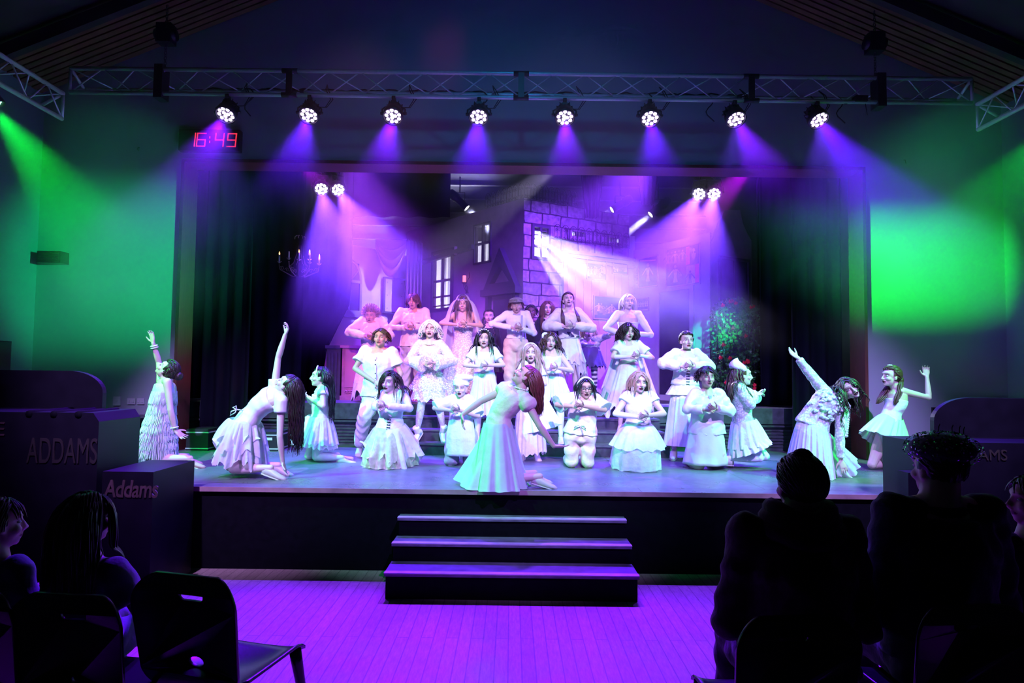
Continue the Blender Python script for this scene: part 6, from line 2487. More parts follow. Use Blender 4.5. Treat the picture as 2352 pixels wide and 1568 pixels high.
t, J, HM, Hf, o = kneel('dancer in ruffled lace leaning sideways at front right, one hand on the floor', 6.72, 1.66,
                        dict(hc=(1950, 893, -.05), shL=(1884, 900, .02), shR=(1934, 940, -.05), elL=(1857, 855, 0), wrL=(1833, 822, -.02), ftL=(1800, 796, -.04),
                             elR=(1929, 1000, -.10), wrR=(1931, 1055, -.12), ftR=(1944, 1090, -.16), pel=(1862, 985, 0), ws=(1876, 955, 0), ch=(1897, 930, -.02), nk=(1922, 912, -.03),
                             hipL=(1845, 985, 0), hipR=(1878, 990, 0), knL=(1850, 1080, -.02), knR=(1890, 1085, .02), anL=(1905, 1084, .36), anR=(1940, 1084, .30), toL=(1925, 1084, .44), toR=(1962, 1084, .36)),
                        head=(-8, 4, 38), hair='long', hcol='dark', hlen=.42, strands=150, wave=.7, mouth=.55, tights=(.8, .78, .8), hnR=(0, 1, .1), hnL=(.3, -.6, .4), thR=-1, thL=1,
                        voxel=.005, curl=.2, curlR=.25, shade_k=.45, lips=(.10, .01, .02), straight=False)
garment_top(J, o, t, LACEB, 'long', -.02, .016, 1.0, name='lace_blouse', loose=.008)
mb = MB()
rr = random.Random(5)
for k in range(46):
    f_ = rr.uniform(.35, .95)
    p, s, bk, tg = torso_frames(J)(f_)
    f = -bk if bk.y > 0 else bk
    a = rr.uniform(-1.2, 1.2)
    c = p + f * .135 * math.cos(a) + s * .16 * math.sin(a)
    mb.ell(c, (.030, .014, .016), basis(rr.uniform(-30, 30), rr.uniform(-20, 20), rr.uniform(-40, 40)), 8, 6)
mb.build('ruffles', LACEB, t)
mb = MB()
for k in range(14):
    c = lerp(J['shR'], J['elR'], k / 13) + V((.055, -.01, 0))
    mb.ell(c, (.028, .022, .020), basis(0, 0, rr.uniform(-40, 40)), 8, 6)
mb.build('sleeve_ruffle', LACEB, t)
skirt(t, SHEER, J['pel'] + V((.01, 0, .08)), V((at(1862, 1085, 6.72).x, 6.76, STAGE + .015)), (.135, .12), (.24, .26), folds=24, amp=.06, seed=37, name='pleated_skirt', ease=.7, zmin=STAGE)
skirt(t, SHEER, J['pel'] + V((.02, 0.05, -.05)), V((at(1915, 1085, 6.95).x, 7.0, STAGE + .015)), (.15, .14), (.28, .24), folds=14, amp=.10, seed=38, name='trailing_skirt', ease=1.1, zmin=STAGE)

t, J, HM, Hf, o = kneel('girl at far right facing left, hair in two bunches, bent arm raised', 7.3, 1.64,
                        dict(hc=(2046, 865, 0), shR=(2077, 904, -.12), shL=(2052, 902, .14), elR=(2133, 913, -.06), wrR=(2129, 866, -.02), ftR=(2126, 842, 0),
                             elL=(2035, 945, .18), wrL=(2020, 985, .15), ftL=(2012, 1005, .14), pel=(2040, 980, 0), ws=(2048, 950, 0), ch=(2058, 925, 0),
                             hipL=(2035, 985, .08), hipR=(2045, 987, -.08), knL=(2003, 1066, .02), knR=(2050, 1071, -.10), anL=(2065, 1066, .22), anR=(2090, 1068, .10), toL=(2085, 1066, .26), toR=(2108, 1068, .14)),
                        head=(-84, 2, 0), hair='updo', hcol='brown', hlen=.1, mouth=.2, hipv=(.5, -.85, 0), face=(-.85, -.5, 0), hnR=(-.4, -1, 0), hnL=(0, 1, 0), thR=-1, thL=1,
                        voxel=.005, curl=.4, curlR=.55, spread=.2, shade_k=.35, lips=(.10, .01, .02), straight=False, bun=(0, -.1, -.03))
garment_top(J, o, t, WHITE_C, 'none', -.02, .012, .86, name='bodice')
skirt(t, CHIF, lerp(J['pel'], J['ws'], .6), at(2022, 1012, 7.25), (.12, .13), (.22, .22), folds=13, amp=.09, seed=39, name='dress_skirt', ease=.8)
skirt(t, CHIF, lerp(J['pel'], J['ws'], .5), at(2062, 1056, 7.3), (.13, .14), (.16, .20), folds=10, amp=.10, seed=40, name='dress_train', ease=.8)
for q in 'LR':
    p = lerp(J['nk'], J['sh' + q], .45)
    MB().tube([p + V((-.07, 0, -.12)), p + V((-.05, 0, -.02)), p + V((0, 0, .035)), p + V((.05, 0, -.02)), p + V((.07, 0, -.10))], .010, 6).build('strap', WHITE_C, t)
for sx in (-1, 1):
    mb = MB()
    rr = random.Random(60 + sx)
    st = Hf(sx * .085, -.06, -.05)
    for k in range(26):
        a, b2 = rr.uniform(-.02, .02), rr.uniform(-.02, .02)
        e = st + V((-.06 if sx > 0 else -.02, -.10 if sx < 0 else -.06, 0)) * 0
        pts = []
        for q in np.linspace(0, 1, 9):
            base_ = st + V((-.13 * q ** 1.2 + (.03 if sx > 0 else -.05) * q, (-.15 if sx > 0 else .16) * 0 - .04 * q, -.26 * q))
            pts.append(base_ + V((a, b2, 0)) * (.5 + 1.1 * math.sin(q * 3)) + V((.008 * math.sin(q * 9 + k), 0, 0)))
        mb.tube(pts, [.008] * 8 + [.002], 6)
    mb.build('hair_bunch', HAIRS['brown'], t)
mb = MB()
for k in range(6):
    mb.ell(Hf(.02 * math.cos(k), .01 + .012 * math.sin(k * 2), .125), (.013, .010, .009), None, 8, 6)
mb.build('hair_clip', WHITE_C, t)

# ------------------------------------------------------------------ wall fittings and props
def wbox(px0, py0, px1, py1, Y, depth):
    """corners of a box fixed to a plane facing the audience at depth Y"""
    a, b = at(px0, py1, Y), at(px1, py0, Y)
    return V((a.x, Y - depth, min(a.z, b.z))), V((b.x, Y, max(a.z, b.z)))


a, b = wbox(419, 352, 556, 302, YW - .002, .085)
t = thing('digital_clock', 'black digital wall clock with red figures above the left corner of the stage opening', 'clock', ((a.x + b.x) / 2, YW, a.z))
MB().box(a, b).box(a + V((.02, -.006, .02)), V((b.x - .02, a.y, b.z - .02))).build('clock_case', M_PLASTIC, t)
M_RED = led_mat('red_led', (1.0, .03, .06), 2.6)
M_RED.node_tree.nodes['Emission'].inputs[1].default_value = 1.6
W, Hh = b.x - a.x, b.z - a.z
dw, dh_ = W * .135, Hh * .60
SEG = {'1': 'bc', '6': 'acdefg', '4': 'bcfg', '9': 'abcdfg'}
for ch, cx in (('1', .13), ('6', .30), ('4', .60), ('9', .80)):
    x0, z0 = a.x + W * cx, a.z + Hh * .20
    mb = MB()
    P = {'a': ((0, 1), (1, 1)), 'b': ((1, 1), (1, .5)), 'c': ((1, .5), (1, 0)), 'd': ((0, 0), (1, 0)), 'e': ((0, .5), (0, 0)), 'f': ((0, 1), (0, .5)), 'g': ((0, .5), (1, .5))}
    for sgm in SEG[ch]:
        (u0, v0), (u1, v1) = P[sgm]
        n = 6
        for k in range(n + 1):
            u, v = u0 + (u1 - u0) * k / n, v0 + (v1 - v0) * k / n
            c = V((x0 + dw * u + .012 * v, a.y - .009, z0 + dh_ * v))
            mb.ell(c, (.0085, .004, .0085), None, 8, 5)
    mb.build('figure', M_RED, t)
mb = MB()
for v in (.3, .65):
    for q in range(2):
        mb.ell(V((a.x + W * .515, a.y - .009, a.z + Hh * (.2 + .6 * v) + q * .014)), (.008, .004, .008), None, 8, 5)
mb.build('colon', M_RED, t)
for px0, py0, px1, py1, lab in ((106, 608, 158, 581, 'left'), (2322, 572, 2348, 535, 'right')):
    a, b = wbox(px0, py0, px1, py1, YW - .002, .16)
    t = thing('wall_speaker', 'small dark speaker box high on the wall at the far %s' % lab, 'speaker', ((a.x + b.x) / 2, YW, a.z), 'wall speaker boxes')
    MB().box(a, b).build('cabinet', M_PLASTIC, t)
    mb = MB()
    for k in range(7):
        z = lerp(a.z + .02, b.z - .02, k / 6)
        mb.box((a.x + .02, a.y - .006, z - .004), (b.x - .02, a.y, z + .004))
    mb.build('grille', M_BLKMETAL, t)
M_PLATE = mat('white_switch_plate', (.6, .6, .6), .4)
for px0, py0, px1, py1, lab, n in ((262, 931, 277, 910, 'upright pale switch plate on the left wall, furthest left', 1), (294, 928, 312, 914, 'pale double socket plate on the left wall beside the fringed dancer', 2), (317, 928, 332, 914, 'pale socket plate partly hidden by the fringed dancer', 2)):
    a, b = wbox(px0, py0, px1, py1, YW - .002, .02)
    t = thing('wall_plate', lab, 'socket', ((a.x + b.x) / 2, YW, a.z), 'wall plates left of the stage opening')
    MB().box(a, b).build('plate', M_PLATE, t)
    mb = MB()
    for k in range(n):
        x = lerp(a.x, b.x, (k + .5) / n)
        mb.box((x - .012, a.y - .008, (a.z + b.z) / 2 - .016), (x + .012, a.y, (a.z + b.z) / 2 + .016))
    mb.build('switch', M_PLATE, t)
a, b = wbox(2139, 954, 2158, 935, YW - .002, .03)
t = thing('wall_panel', 'dark socket panel on the wall beside the raised hand at far right', 'panel', ((a.x + b.x) / 2, YW, a.z))
MB().box(a, b).build('plate', M_PLASTIC, t)
mb = MB()
for i in range(2):
    for j in range(3):
        c = V((lerp(a.x, b.x, .3 + .4 * i), a.y - .003, lerp(a.z, b.z, .2 + .3 * j)))
        mb.ell(c, (.009, .005, .009), None, 10, 6)
mb.build('socket', M_BLKMETAL, t)
for px, py, l in ((319, 343, 'left of the digital clock'), (2077, 372, 'right of the stage opening')):
    c = at(px, py, YW - .01)
    tag(MB().tube([c + V((0, .01, .03)), c + V((0, -.02, .02)), c + V((0, -.025, -.01)), c + V((.012, -.02, -.025))], .005, 6).build('wall_hook', M_BLKMETAL), 'tiny metal hook on the wall %s' % l, 'hook', 'tiny wall hooks')
# glossy cabinet on the stage at far left
x0, x1 = at(236, 1000, 7.5).x, at(312, 1000, 7.5).x
t = thing('side_cabinet', 'dark glossy cabinet standing on the stage against the left wall', 'cabinet', ((x0 + x1) / 2, 7.75, STAGE))
zc = at(270, 960, 7.5).z
MB().box((x0, 7.5, STAGE), (x1, 8.1, zc - .03)).box((x0 - .02, 7.46, zc - .03), (x1 + .03, 8.12, zc)).build('carcass', M_PLASTIC, t)
mb = MB().box((x0 + .02, 7.485, STAGE + .05), ((x0 + x1) / 2 - .005, 7.5, zc - .06)).box(((x0 + x1) / 2 + .005, 7.485, STAGE + .05), (x1 - .02, 7.5, zc - .06))
mb.build('door', M_PLASTIC, t)
# black cases and an orange-wheeled tool by the platform, left
for px0, px1, py, Y, lab in ((428, 478, 985, 8.3, 'low black equipment case by the platform behind the left dancers'), (505, 640, 990, 8.35, 'long black equipment case with a pale label under the platform edge')):
    x0, x1 = at(px0, 1000, Y).x, at(px1, 1000, Y).x
    z = at(px0, py, Y).z
    t = thing('equipment_case', lab, 'case', ((x0 + x1) / 2, Y + .2, STAGE))
    MB().box((x0, Y, STAGE), (x1, Y + .4, z)).build('case_body', M_BLKMETAL, t)
    MB().box((x0 - .006, Y - .006, z - .05), (x1 + .006, Y + .406, z - .035)).box((x0 - .006, Y - .006, STAGE + .02), (x1 + .006, Y + .406, STAGE + .035)).build('edging', M_ALU, t)
    if px0 > 500:
        MB().box((x1 - .19, Y - .008, z - .11), (x1 - .08, Y - .001, z - .075)).build('label_plate', M_PLATE, t)
c = atz(492, 1026, STAGE)
t = thing('hand_trolley', 'small orange wheeled trolley on the stage behind the left dancers', 'trolley', c)
M_ORANGE = mat('orange_plastic', (.85, .16, .02), .4)
MB().box(c + V((-.09, -.04, .05)), c + V((.14, .08, .10))).box(c + V((.02, -.03, .1)), c + V((.12, .06, .15))).build('tray', M_ORANGE, t)
for dx in (-.05, .10):
    MB().tube([c + V((dx, -.055, .04)), c + V((dx, -.02, .04))], .038, 16).build('wheel', M_RUBBER, t)
c = at(470, 926, YP + .05)
tag(MB().box((c.x - .09, YP + .02, PLAT + .001), (c.x + .10, YP + .10, PLAT + .012)).build('tape_strip', mat('cream_tape', (.9, .75, .5), .5, emit=(1, .7, .4), strength=.0)), 'short cream tape strip on the left edge of the platform', 'tape')
spot('tape_glow', (c.x, YP + .05, PLAT + .8), (c.x, YP + .06, PLAT), (1, .75, .45), 14, 20, .5, .02)
spot('jamb_glow', (oL + .9, 8.5, 1.2), (oL, 8.4, 2.3), (1, .35, .12), 9, 70, .8, .02)

# chandelier
cc = at(688, 590, 9.6)
t = thing('chandelier', 'iron branched chandelier with lit candles hanging at the left of the stage', 'chandelier', cc)
M_BRONZE = mat('aged_bronze', (.38, .26, .22), .35, .7)
M_WAX2 = mat('ivory_wax', (.85, .78, .70), .5)
M_FLAME = led_mat('candle_flame', (1.0, .42, .12), 7)
R1 = .29
zt_ = at(688, 552, 9.6).z
zb2 = at(688, 640, 9.6).z
mb = MB()
mb.tube([V((cc.x, cc.y, 6.8)), V((cc.x, cc.y, zt_ + .06))], .005, 6)
mb.tube([V((cc.x, cc.y, zt_ + .1)), V((cc.x, cc.y, zb2))], .012, 8)
mb.build('stem', M_BRONZE, t)
mb = MB()
for k in range(8):
    a = k * PI / 4
    dx, dy = math.cos(a), math.sin(a)
    mb.tube([V((cc.x + dx * r, cc.y + dy * r, zt_ + h)) for r, h in ((.01, .05), (.05, .07), (.085, .045), (.08, .02))], .006, 6)
    mb.tube([V((cc.x + dx * r, cc.y + dy * r, z)) for r, z in ((.03, zt_ + .03), (.045, lerp(zt_, zb2, .35)), (.09, lerp(zt_, zb2, .6)), (.14, lerp(zt_, zb2, .68)))], .0045, 5)
mb.build('crown', M_BRONZE, t)
for k in range(8):
    a = k * PI / 4 + .3
    rad = R1 if k % 2 == 0 else R1 * .72
    zc_ = lerp(zt_, zb2, .62 if k % 2 == 0 else .56)
    dx, dy = math.cos(a), math.sin(a)
    P = lambda r, z: V((cc.x + dx * r, cc.y + dy * r, z))
    mb = MB()
    mb.tube([P(.01, zb2 + .05), P(rad * .3, zb2 + .03), P(rad * .7, zb2 + .09), P(rad * .95, zc_ - .10), P(rad, zc_ - .02)], .008, 6)
    for s_ in (.35, .6, .85):
        c0 = P(rad * s_, zb2 + .05 + .08 * s_)
        mb.tube([c0 + V((dx, dy, 0)) * (.035 * (1 - q / 12) * math.cos(q * .8)) + V((0, 0, .035 * (1 - q / 12) * math.sin(q * .8) + .03)) for q in range(11)], .004, 5)
    for q in range(5):
        b_ = q * 2 * PI / 5
        c1 = P(rad, zc_)
        mb.tube([c1, c1 + V((.022 * math.cos(b_), .022 * math.sin(b_), .012)), c1 + V((.035 * math.cos(b_), .035 * math.sin(b_), .03))], .005, 5)
    arm = mb.build('arm', M_BRONZE, t)
    MB().tube([P(rad, zc_), P(rad, zc_ + .125)], .0125, 10).build('candle', M_WAX2, arm)
    if k != 5:
        c1 = P(rad, zc_ + .145)
        MB().loft([[c1 + V((r * math.cos(w), r * math.sin(w), z)) for w in (2 * PI * j / 8 for j in range(8))] for r, z in ((.003, -.02), (.009, -.008), (.008, .004), (.003, .02), (.0006, .032))]).build('flame', M_FLAME, arm)

# rose arch
def rose_arch(px0, px1, Y, ztop, label, nleaf, nrose, seed, thick=.34):
    rr = random.Random(seed)
    x0, x1 = at(px0, 800, Y).x, at(px1, 800, Y).x
    t = thing('rose_arch', label, 'rose arch', ((x0 + x1) / 2, Y, PLAT), 'rose covered garden arches')
    r = (x1 - x0) / 2
    mb = MB()
    for dy in (0, thick):
        pts = [V((x0, Y + dy, PLAT))] + [V(((x0 + x1) / 2 + r * math.cos(a), Y + dy, ztop - r + r * math.sin(a))) for a in np.linspace(PI, 0, 17)] + [V((x1, Y + dy, PLAT))]
        mb.tube(pts, .009, 6)
        mb.tube([V((lerp(p.x, (x0 + x1) / 2, .3), p.y, p.z if p.z == PLAT else p.z - .05)) for p in pts], .006, 6)
    for k in range(9):
        z = PLAT + .12 + k * .17
        for x in (x0, x1):
            mb.tube([V((x, Y, z)), V((x, Y + thick, z))], .005, 5)
        mb.tube([V((x0, Y, z)), V((lerp(x0, x1, .15), Y, z + .08))], .005, 5)
        mb.tube([V((x1, Y, z)), V((lerp(x1, x0, .15), Y, z + .08))], .005, 5)
    mb.build('trellis', M_IRON, t)
    mb = MB()
    roots = []
    for k in range(nleaf):
        w = rr.random()
        if w < .62:
            x = rr.uniform(x0 - .03, x1 + .03)
            z = rr.uniform(PLAT + .05, ztop - r * .6)
            if abs(x - (x0 + x1) / 2) < r * .2 and rr.random() < .6:
                continue
        else:
            a = rr.uniform(.2, 2.6)
            q = rr.uniform(.75, 1.08)
            x, z = (x0 + x1) / 2 + r * q * math.cos(a), ztop - r + r * q * math.sin(a)
        y = Y + rr.uniform(-.08, thick)
        roots.append((x, y, z))
        s = rr.uniform(.026, .050)
        M = basis(rr.uniform(-180, 180), rr.uniform(-60, 60), rr.uniform(-180, 180))
        c = V((x, y, z))
        mb.add([c + M @ V(q) * s for q in ((0, 0, 0), (.45, .1, .4), (.5, .0, .9), (0, .12, 1.5), (-.5, .0, .9), (-.45, .1, .4), (0, .18, .7))],
               [(0, 1, 6), (1, 2, 6), (2, 3, 6), (3, 4, 6), (4, 5, 6), (5, 0, 6)], False)
    o = mb.build('leaves', M_LEAF, t)
    o['kind'] = 'stuff'
    for k in range(nrose):
        x, y, z = roots[rr.randrange(len(roots))]
        c = V((x, Y - .09 + rr.uniform(-.02, .02), z))
        mb = MB()
        for q in range(9):
            a = q * 2.4
            d = .006 + .0022 * q
            mb.ell(c + V((d * math.cos(a), -.008 + .0012 * q, d * math.sin(a))), (.017, .008, .014), basis(a * 57, 20, a * 57), 8, 6)
        mb.build('rose', M_ROSE, t)


M_LEAF = mat('waxy_leaf', (.045, .19, .04), .35, var=.4, scale=6)
M_ROSE = mat('red_rose', (.75, .015, .03), .5)
ztp = at(1690, 690, 9.75).z
rose_arch(1648, 1732, 9.75, ztp, 'near garden arch thick with leaves and red roses, right of the set', 2600, 22, 1)
rose_arch(1752, 1800, 10.3, ztp + .05, 'dimmer garden arch with red roses in front of the right drape', 700, 8, 2)

# props in front of the stage: painted monument blocks
M_BLOCK = mat('charcoal_painted_ply', (.006, .005, .009), .45, var=.3, scale=7, spec=.2)
M_SIGN = mat('worn_sign_paint', (.06, .03, .03), .6, var=.4, scale=12)


def lettering(txt, size, p, mat_, parent, gothic=False, sc=(1, 1, 1)):
    cu = bpy.data.curves.new('lettering', 'FONT')
    cu.body = txt
    cu.size = size
    cu.extrude = .004
    if gothic:
        cu.offset = size * .018
        cu.shear = .12
        cu.space_character = .95
    cu.materials.append(mat_)
    o = bpy.data.objects.new('lettering', cu)
    C.objects.link(o)
    o.location = p
    o.rotation_euler = (PI / 2, 0, 0)
    o.scale = sc
    if gothic:
        o.scale = (.82, 1.15, 1)
    bpy.context.view_layer.update()
    me = bpy.data.meshes.new_from_object(o.evaluated_get(bpy.context.evaluated_depsgraph_get()))
    me.transform(o.matrix_world)
    bpy.data.objects.remove(o)
    return link_mesh('lettering', me, mat_, parent)


def block(name, label, x0, x1, y0, y1, z0, z1, bev=0.0, top_round=None, group=None):
    t = thing(name, label, 'stage prop', ((x0 + x1) / 2, (y0 + y1) / 2, 0), group)
    pts = [V((x0, y0, z0)), V((x1, y0, z0))]
    if top_round:
        side, r = top_round
        if side > 0:
            pts += [V((x1 - r + r * math.cos(a), y0, z1 - r * .62 + r * .62 * math.sin(a))) for a in np.linspace(0, PI / 2, 12)] + [V((x0, y0, z1))]
        else:
            pts += [V((x1, y0, z1))] + [V((x0 + r - r * math.sin(a), y0, z1 - r * .62 + r * .62 * math.cos(a))) for a in np.linspace(0, PI / 2, 12)]
    else:
        pts += [V((x1, y0, z1 - bev)), V((x1 - bev * .7, y0, z1)), V((x0, y0, z1))] if bev > 0 else [V((x1, y0, z1)), V((x0, y0, z1))]
        if bev < 0:
            pts = [V((x0, y0, z0)), V((x1, y0, z0)), V((x1, y0, z1)), V((x0 - bev * .7, y0, z1)), V((x0, y0, z1 + bev))]
    MB().prism(pts, (0, y1 - y0, 0)).build('block_body', M_BLOCK, t)
    return t


y_ = 5.15
xr_ = at(226, 1000, y_).x
zt1 = at(120, 947, y_).z
t = block('monument_block', 'tall dark painted block with worn lettering and notched top, far left', -6.0, xr_, y_, 5.72, 0, zt1, .07)
mb = MB()
for k in range(3):
    mb.tube([V((xr_ - .17 - k * .2, y_ - .004, zt1 - .015)), V((xr_ - .17 - k * .2, y_ + .5, zt1 - .015))], .03, 8)
mb.build('notch', M_BLACK, t)
o = lettering('ADDAMS', .30 * .78, V((at(62, 1062, y_).x, y_ - .006, at(62, 1062, y_).z)), mat('dull_bronze_paint', (.015, .010, .008), .6), t, False, (.60, 1.25, 1))
a = at(0, 1000, y_)
o = lettering('THE', .16, V((a.x - .25, y_ - .006, a.z)), M_SIGN, t)
xr2 = at(186, 900, 5.45).x
zt2 = at(100, 851, 5.45).z
t = block('monument_headstone', 'rounded black headstone panel behind the tall block, far left', -6.0, xr2, 5.74, 5.795, 0, zt2, 0, (1, .32))
y3 = 5.05
x0, x1 = at(235, 1100, y3).x, at(352, 1100, y3).x
zt3 = at(300, 1083, y3).z
t = block('monument_plinth', 'low dark box with faded old-style lettering, right of the tall block', x0, x1, y3, 5.70, 0, zt3)
p = at(240, 1140, y3)
lettering('Addams', .165, V((p.x + .0, y3 - .006, p.z)), M_SIGN, t, True)
yb = 5.25
xl = at(2070, 1000, yb).x
# right side: the same props mirrored
xb0 = at(2112, 1000, 5.2).x
ztb = at(2200, 1016, 5.2).z
t = block('monument_block', 'wide dark lettered block behind the sequinned cap, far right', xb0, 6.2, 5.2, 5.72, 0, ztb)
p = at(2246, 1056, 5.2)
lettering('AMS', .125, V((p.x, 5.194, p.z)), mat('dull_brass_paint', (.03, .024, .015), .5), t)
xs0 = at(2070, 1000, 5.1).x
t = block('monument_plinth', 'narrow dark box at the right end of the stage edge, beside the cap', xs0, xb0 + .05, 5.02, 5.16, 0, at(2080, 1082, 5.1).z)
xh = at(2206, 950, 5.4).x
zh = at(2290, 917, 5.4).z
t = block('monument_headstone', 'rounded headstone panel with a violet lit edge, far right', xh, 6.3, 5.74, 5.795, 0, zh, 0, (-1, .34))
# small flower stems above the cap

# ------------------------------------------------------------------ audience and their chairs
def rounded(x0, x1, z0, z1, r, n=10):
    out = []
    for cx, cz, a0 in ((x1 - r, z1 - r, 0), (x0 + r, z1 - r, PI / 2), (x0 + r, z0 + r, PI), (x1 - r, z0 + r, 1.5 * PI)):
        out += [(cx + r * math.cos(a0 + a), cz + r * math.sin(a0 + a)) for a in np.linspace(0, PI / 2, n)]
    return out


def plate_with_holes(name, outline, holes, th, m, parent, M, bend=0.0):
    cu = bpy.data.curves.new('tmp_plate', 'CURVE')
    cu.dimensions = '2D'
    cu.fill_mode = 'BOTH'
    cu.extrude = th / 2
    cu.bevel_depth = .004
    cu.bevel_resolution = 2
    for pts in [outline] + holes:
        sp = cu.splines.new('POLY')
        sp.points.add(len(pts) - 1)
        for p, q in zip(sp.points, pts):
            p.co = (q[0], q[1], 0, 1)
        sp.use_cyclic_u = True
    o = bpy.data.objects.new('tmp_plate', cu)
    C.objects.link(o)
    dg = bpy.context.evaluated_depsgraph_get()
    me = bpy.data.meshes.new_from_object(o.evaluated_get(dg))
    bpy.data.objects.remove(o)
    bm = bmesh.new()
    bm.from_mesh(me)
    bm.to_mesh(me)
    bm.free()
    for v in me.vertices:
        x, z, y = v.co
        v.co = M @ V((x, y + bend * x * x, z))
    return link_mesh(name, me, m, parent)


def chair(loc, yaw, label, s=1.0):
    """moulded plastic chair, its back towards local -y, seat reaching to +y"""
    t = thing('plastic_chair', label, 'chair', loc, 'moulded plastic chairs of the audience')
    M = Matrix.Translation(V(loc)) @ Matrix.Rotation(math.radians(yaw), 4, 'Z') @ Matrix.Scale(s, 4)
    out = rounded(-.245, .245, .40, .875, .10, 12)
    out = [(x * (1 - .10 * max(0, (.62 - z)) / .2), z + (.03 * (1 - (x / .245) ** 2) if z > .7 else 0)) for x, z in out]
    MM = M @ Matrix.Rotation(math.radians(9), 4, 'X')
    h1 = rounded(-.062, .062, .775, .825, .024, 8)
    h2 = [(.0 + .040 * math.cos(a), .515 + .026 * math.sin(a)) for a in np.linspace(0, 2 * PI, 25)[:-1]]
    plate_with_holes('backrest', out, [h1, h2], .010, M_PLASTIC, t, MM @ Matrix.Translation((0, .06, 0)), -.9)
    def seat(u, v):
        x = (u - .5) * .46
        y = -.02 + .44 * v
        z = .43 - .028 * (1 - (2 * u - 1) ** 2) * math.sin(v * PI) + .02 * (abs(2 * u - 1) ** 6)
        if v > .85:
            z -= .03 * ((v - .85) / .15) ** 2
        return M @ V((x, y, z))
    MB().grid(seat, 16, 16).build('seat', M_PLASTIC, t, .014)
    for sx in (-1, 1):
        for fy in (0, 1):
            y0 = .02 if fy == 0 else .38
            y1 = -.07 if fy == 0 else .45
            a, b = M @ V((sx * .20, y0, .42)), M @ V((sx * .245, y1, .0))
            MB().tube([a, lerp(a, b, .15), lerp(a, b, .6), b], [.030, .028, .020, .016], 10).build('leg', M_PLASTIC, t)
    return t


def floor_pt(px, Y):
    return V((at(px, 1400, Y).x, Y, 0))


chair(floor_pt(466, 2.84), -14, 'empty black plastic chair with handle slot, left foreground', 1.05)
chair(floor_pt(200, 2.72), -6, 'black plastic chair under the girl with the ponytail, left foreground')
chair(floor_pt(1800, 2.58), 4, 'black plastic chair under the person in the hooded top, right foreground')
chair(floor_pt(2190, 2.72), 4, 'black plastic chair under the person in the sequinned cap')
chair(floor_pt(-40, 2.75), -4, 'black plastic chair at the left edge under the short-haired child')

HOOD = cloth('plum_fleece', (.04, .01, .02))
NAVY = cloth('navy_cloth', (.012, .014, .03))
PALEBLUE = cloth('pale_tee', (.16, .17, .24))
DENIM = cloth('denim', (.10, .12, .20))


def seated(label, Y, H, px, yaw, **o):
    hx = px.pop('hipx')
    pz = .53
    k = dict(nr=1.3, no_shoes=True, straight=True, mouth=.05)
    k.update(o)
    J0 = px
    base = 0.0
    p = at(hx, 1400, Y)
    w = F / Y
    def at_inv(P):
        q = RC.transposed() @ (P - CAM)
        return (1176 + F * q.x / -q.z, 784 - F * q.y / -q.z, P.y - Y)
    pel = V((p.x, Y, pz))
    J0['pel'] = at_inv(pel)
    for q, sg in (('L', -1), ('R', 1)):
        J0['hip' + q] = at_inv(pel + V((sg * .09, .02, -.0)))
        J0['kn' + q] = at_inv(pel + V((sg * .13, .44, -.03)))
        J0['an' + q] = at_inv(pel + V((sg * .13, .44, -.44)))
        J0['to' + q] = at_inv(pel + V((sg * .14, .58, -.50)))
        if 'wr' + q not in J0:
            J0['wr' + q] = at_inv(pel + V((sg * .08, .30, .12)))
    return person(label, Y, base, H, J0, head=(yaw, 0, 0), voxel=.009, face=(0, 1, 0), **k)


t, J, HM, Hf, o = seated('person in a dark plum hooded top with upswept dark hair, right foreground', 2.80, 1.72,
                         dict(hc=(1836, 1118, .02), shL=(1690, 1240, 0), shR=(1962, 1240, 0), elL=(1672, 1430, .02), elR=(1985, 1440, .02), hipx=1830), 183,
                         hair='updo', hcol='dark', skin=LIGHT, bun=(0, -.02, .10), hs=1.18, build=1.12, strands=120, hlen=.1)
garment_top(J, o, t, HOOD, 'long', -.05, .04, 1.04, loose=.035, name='hooded_top', voxel=.012)
mb = MB()
for k in range(3):
    mb.tube([J['nk'] + V((.115 * math.cos(a) * (1 + .15 * k), .10 * math.sin(a) * (1 + .1 * k) - .02, +.045 - .04 * k + .02 * math.cos(a * 2))) for a in np.linspace(0, 6.28, 25)], .042, 10)
mb.build('hood', HOOD, t)
trousers(J, o, t, BLACKC)
t, J, HM, Hf, o = seated('person in a glittering sequinned cap and dark jacket, right foreground', 2.92, 1.78,
                         dict(hc=(2150, 1078, .02), shL=(2030, 1192, 0), shR=(2282, 1192, 0), elL=(2010, 1400, .02), elR=(2310, 1400, .02), hipx=2160), 192,
                         hair='updo', bun=False, hcol='dark', skin=LIGHT, hs=1.15, build=1.15, strands=90, hlen=.05)
garment_top(J, o, t, NAVY, 'long', -.05, .035, 1.0, loose=.03, name='jacket', voxel=.012)
trousers(J, o, t, BLACKC)
mb = MB().tube([J['nk'] + V((.085 * math.cos(a), .085 * math.sin(a), -.03)) for a in np.linspace(0, 6.28, 25)], .024, 10)
mb.build('collar', NAVY, t)
mb = MB()
mb.ell(Hf(.0, -.03, .085), (.128, .135, .070), HM, 28, 18)
cap_o = mb.build('beret', BLACKC, t)
M_SEQ = mat('green_sequin', (.10, .75, .12), .12, .85)
M_SEQ2 = mat('violet_sequin', (.5, .25, .7), .12, .85)
mb = MB()
rr = random.Random(11)
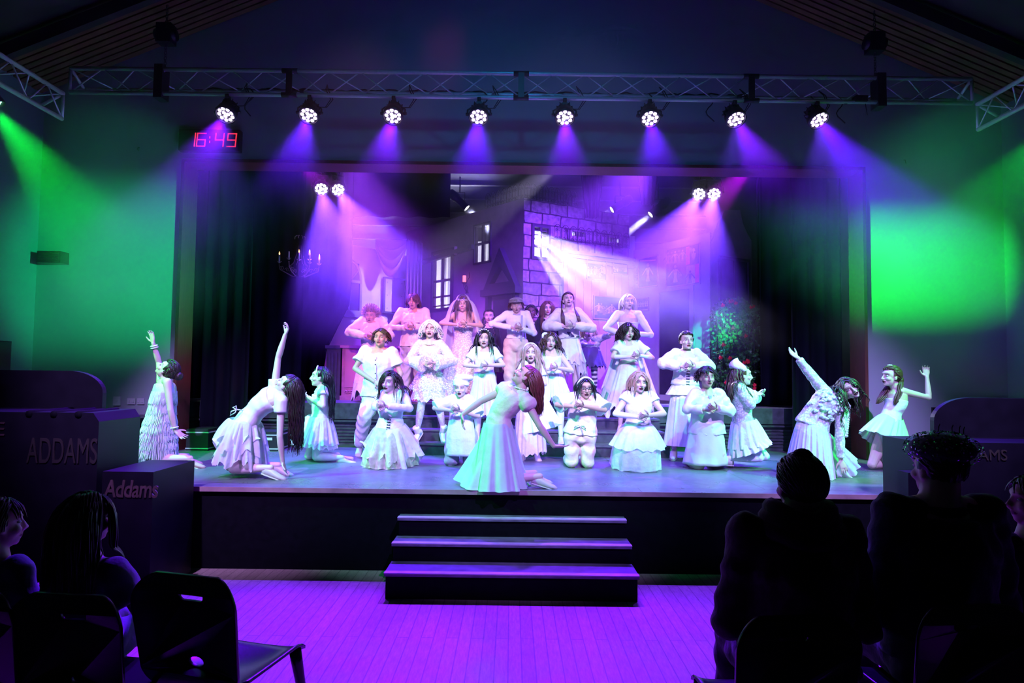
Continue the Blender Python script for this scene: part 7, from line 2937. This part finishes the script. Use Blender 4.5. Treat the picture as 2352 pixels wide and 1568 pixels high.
for k in range(900):
    d = V((rr.gauss(0, 1), rr.gauss(0, 1), rr.gauss(0, 1) + .4)).normalized()
    c = Hf(d.x * .130, -.03 + d.y * .137, .085 + d.z * .072)
    n = (HM @ V((d.x / .13, d.y / .137, d.z / .072))).normalized()
    n = (n + V((rr.gauss(0, .35), rr.gauss(0, .35), rr.gauss(0, .35)))).normalized()
    u = n.orthogonal().normalized()
    w = n.cross(u)
    mb.m = 0 if d.x < .2 else 1
    mb.m = 0 if rr.random() < .6 else 1
    mb.add([c + (u * math.cos(a) + w * math.sin(a)) * .0045 for a in np.linspace(0, 2 * PI, 7)[:-1]], [tuple(range(6))])
so = mb.build('sequins', [M_SEQ, M_SEQ2], cap_o)
so['kind'] = 'stuff'
mb = MB()
for k, x in enumerate((-.01, .035, .06, .075)):
    c = Hf(-x * 1.4 - .0, -.03, .150 - k * .004)
    mb.tube([c, c + V((0, 0, .028)), c + V((.006, 0, .04))], .0025, 5)
mb.build('sprig', BLACKC, cap_o)
t, J, HM, Hf, o = seated('girl with long tied-back hair in a pale tee, left foreground', 3.0, 1.50,
                         dict(hc=(203, 1193, 0), shL=(128, 1328, .03), shR=(280, 1322, -.03), elL=(110, 1440, .04), elR=(330, 1425, -.02), hipx=200), 150,
                         hair='long', hcol='dark', skin=LIGHT, strands=130, hlen=.42, hs=1.02, wave=.15)
garment_top(J, o, t, PALEBLUE, 'short', -.05, .02, 1.0, loose=.015, name='tee', voxel=.012)
trousers(J, o, t, DENIM)
t, J, HM, Hf, o = seated('child with short brown hair at the left edge of the frame', 3.0, 1.45,
                         dict(hc=(-2, 1205, 0), shL=(-78, 1322, .03), shR=(52, 1318, -.03), elL=(-95, 1430, .04), elR=(66, 1420, .0), hipx=-10), 140,
                         hair='short', hcol='brown', skin=LIGHT, strands=130, hlen=.06, hs=1.02)
garment_top(J, o, t, PALEBLUE, 'short', -.05, .02, 1.0, loose=.015, name='tee', voxel=.012)
trousers(J, o, t, DENIM)
t, J, HM, Hf, o = seated('spectator in dark clothes at the right edge of the frame, face in profile', 3.15, 1.68,
                         dict(hc=(2372, 1150, 0), shL=(2298, 1270, .03), shR=(2440, 1270, -.03), elL=(2270, 1390, .04), elR=(2460, 1400, .0), hipx=2370), 255,
                         hair='short', hcol='dark', skin=LIGHT, strands=130, hlen=.07, hs=1.05)
garment_top(J, o, t, NAVY, 'long', -.05, .02, 1.0, loose=.015, name='jacket', voxel=.012)
trousers(J, o, t, BLACKC)
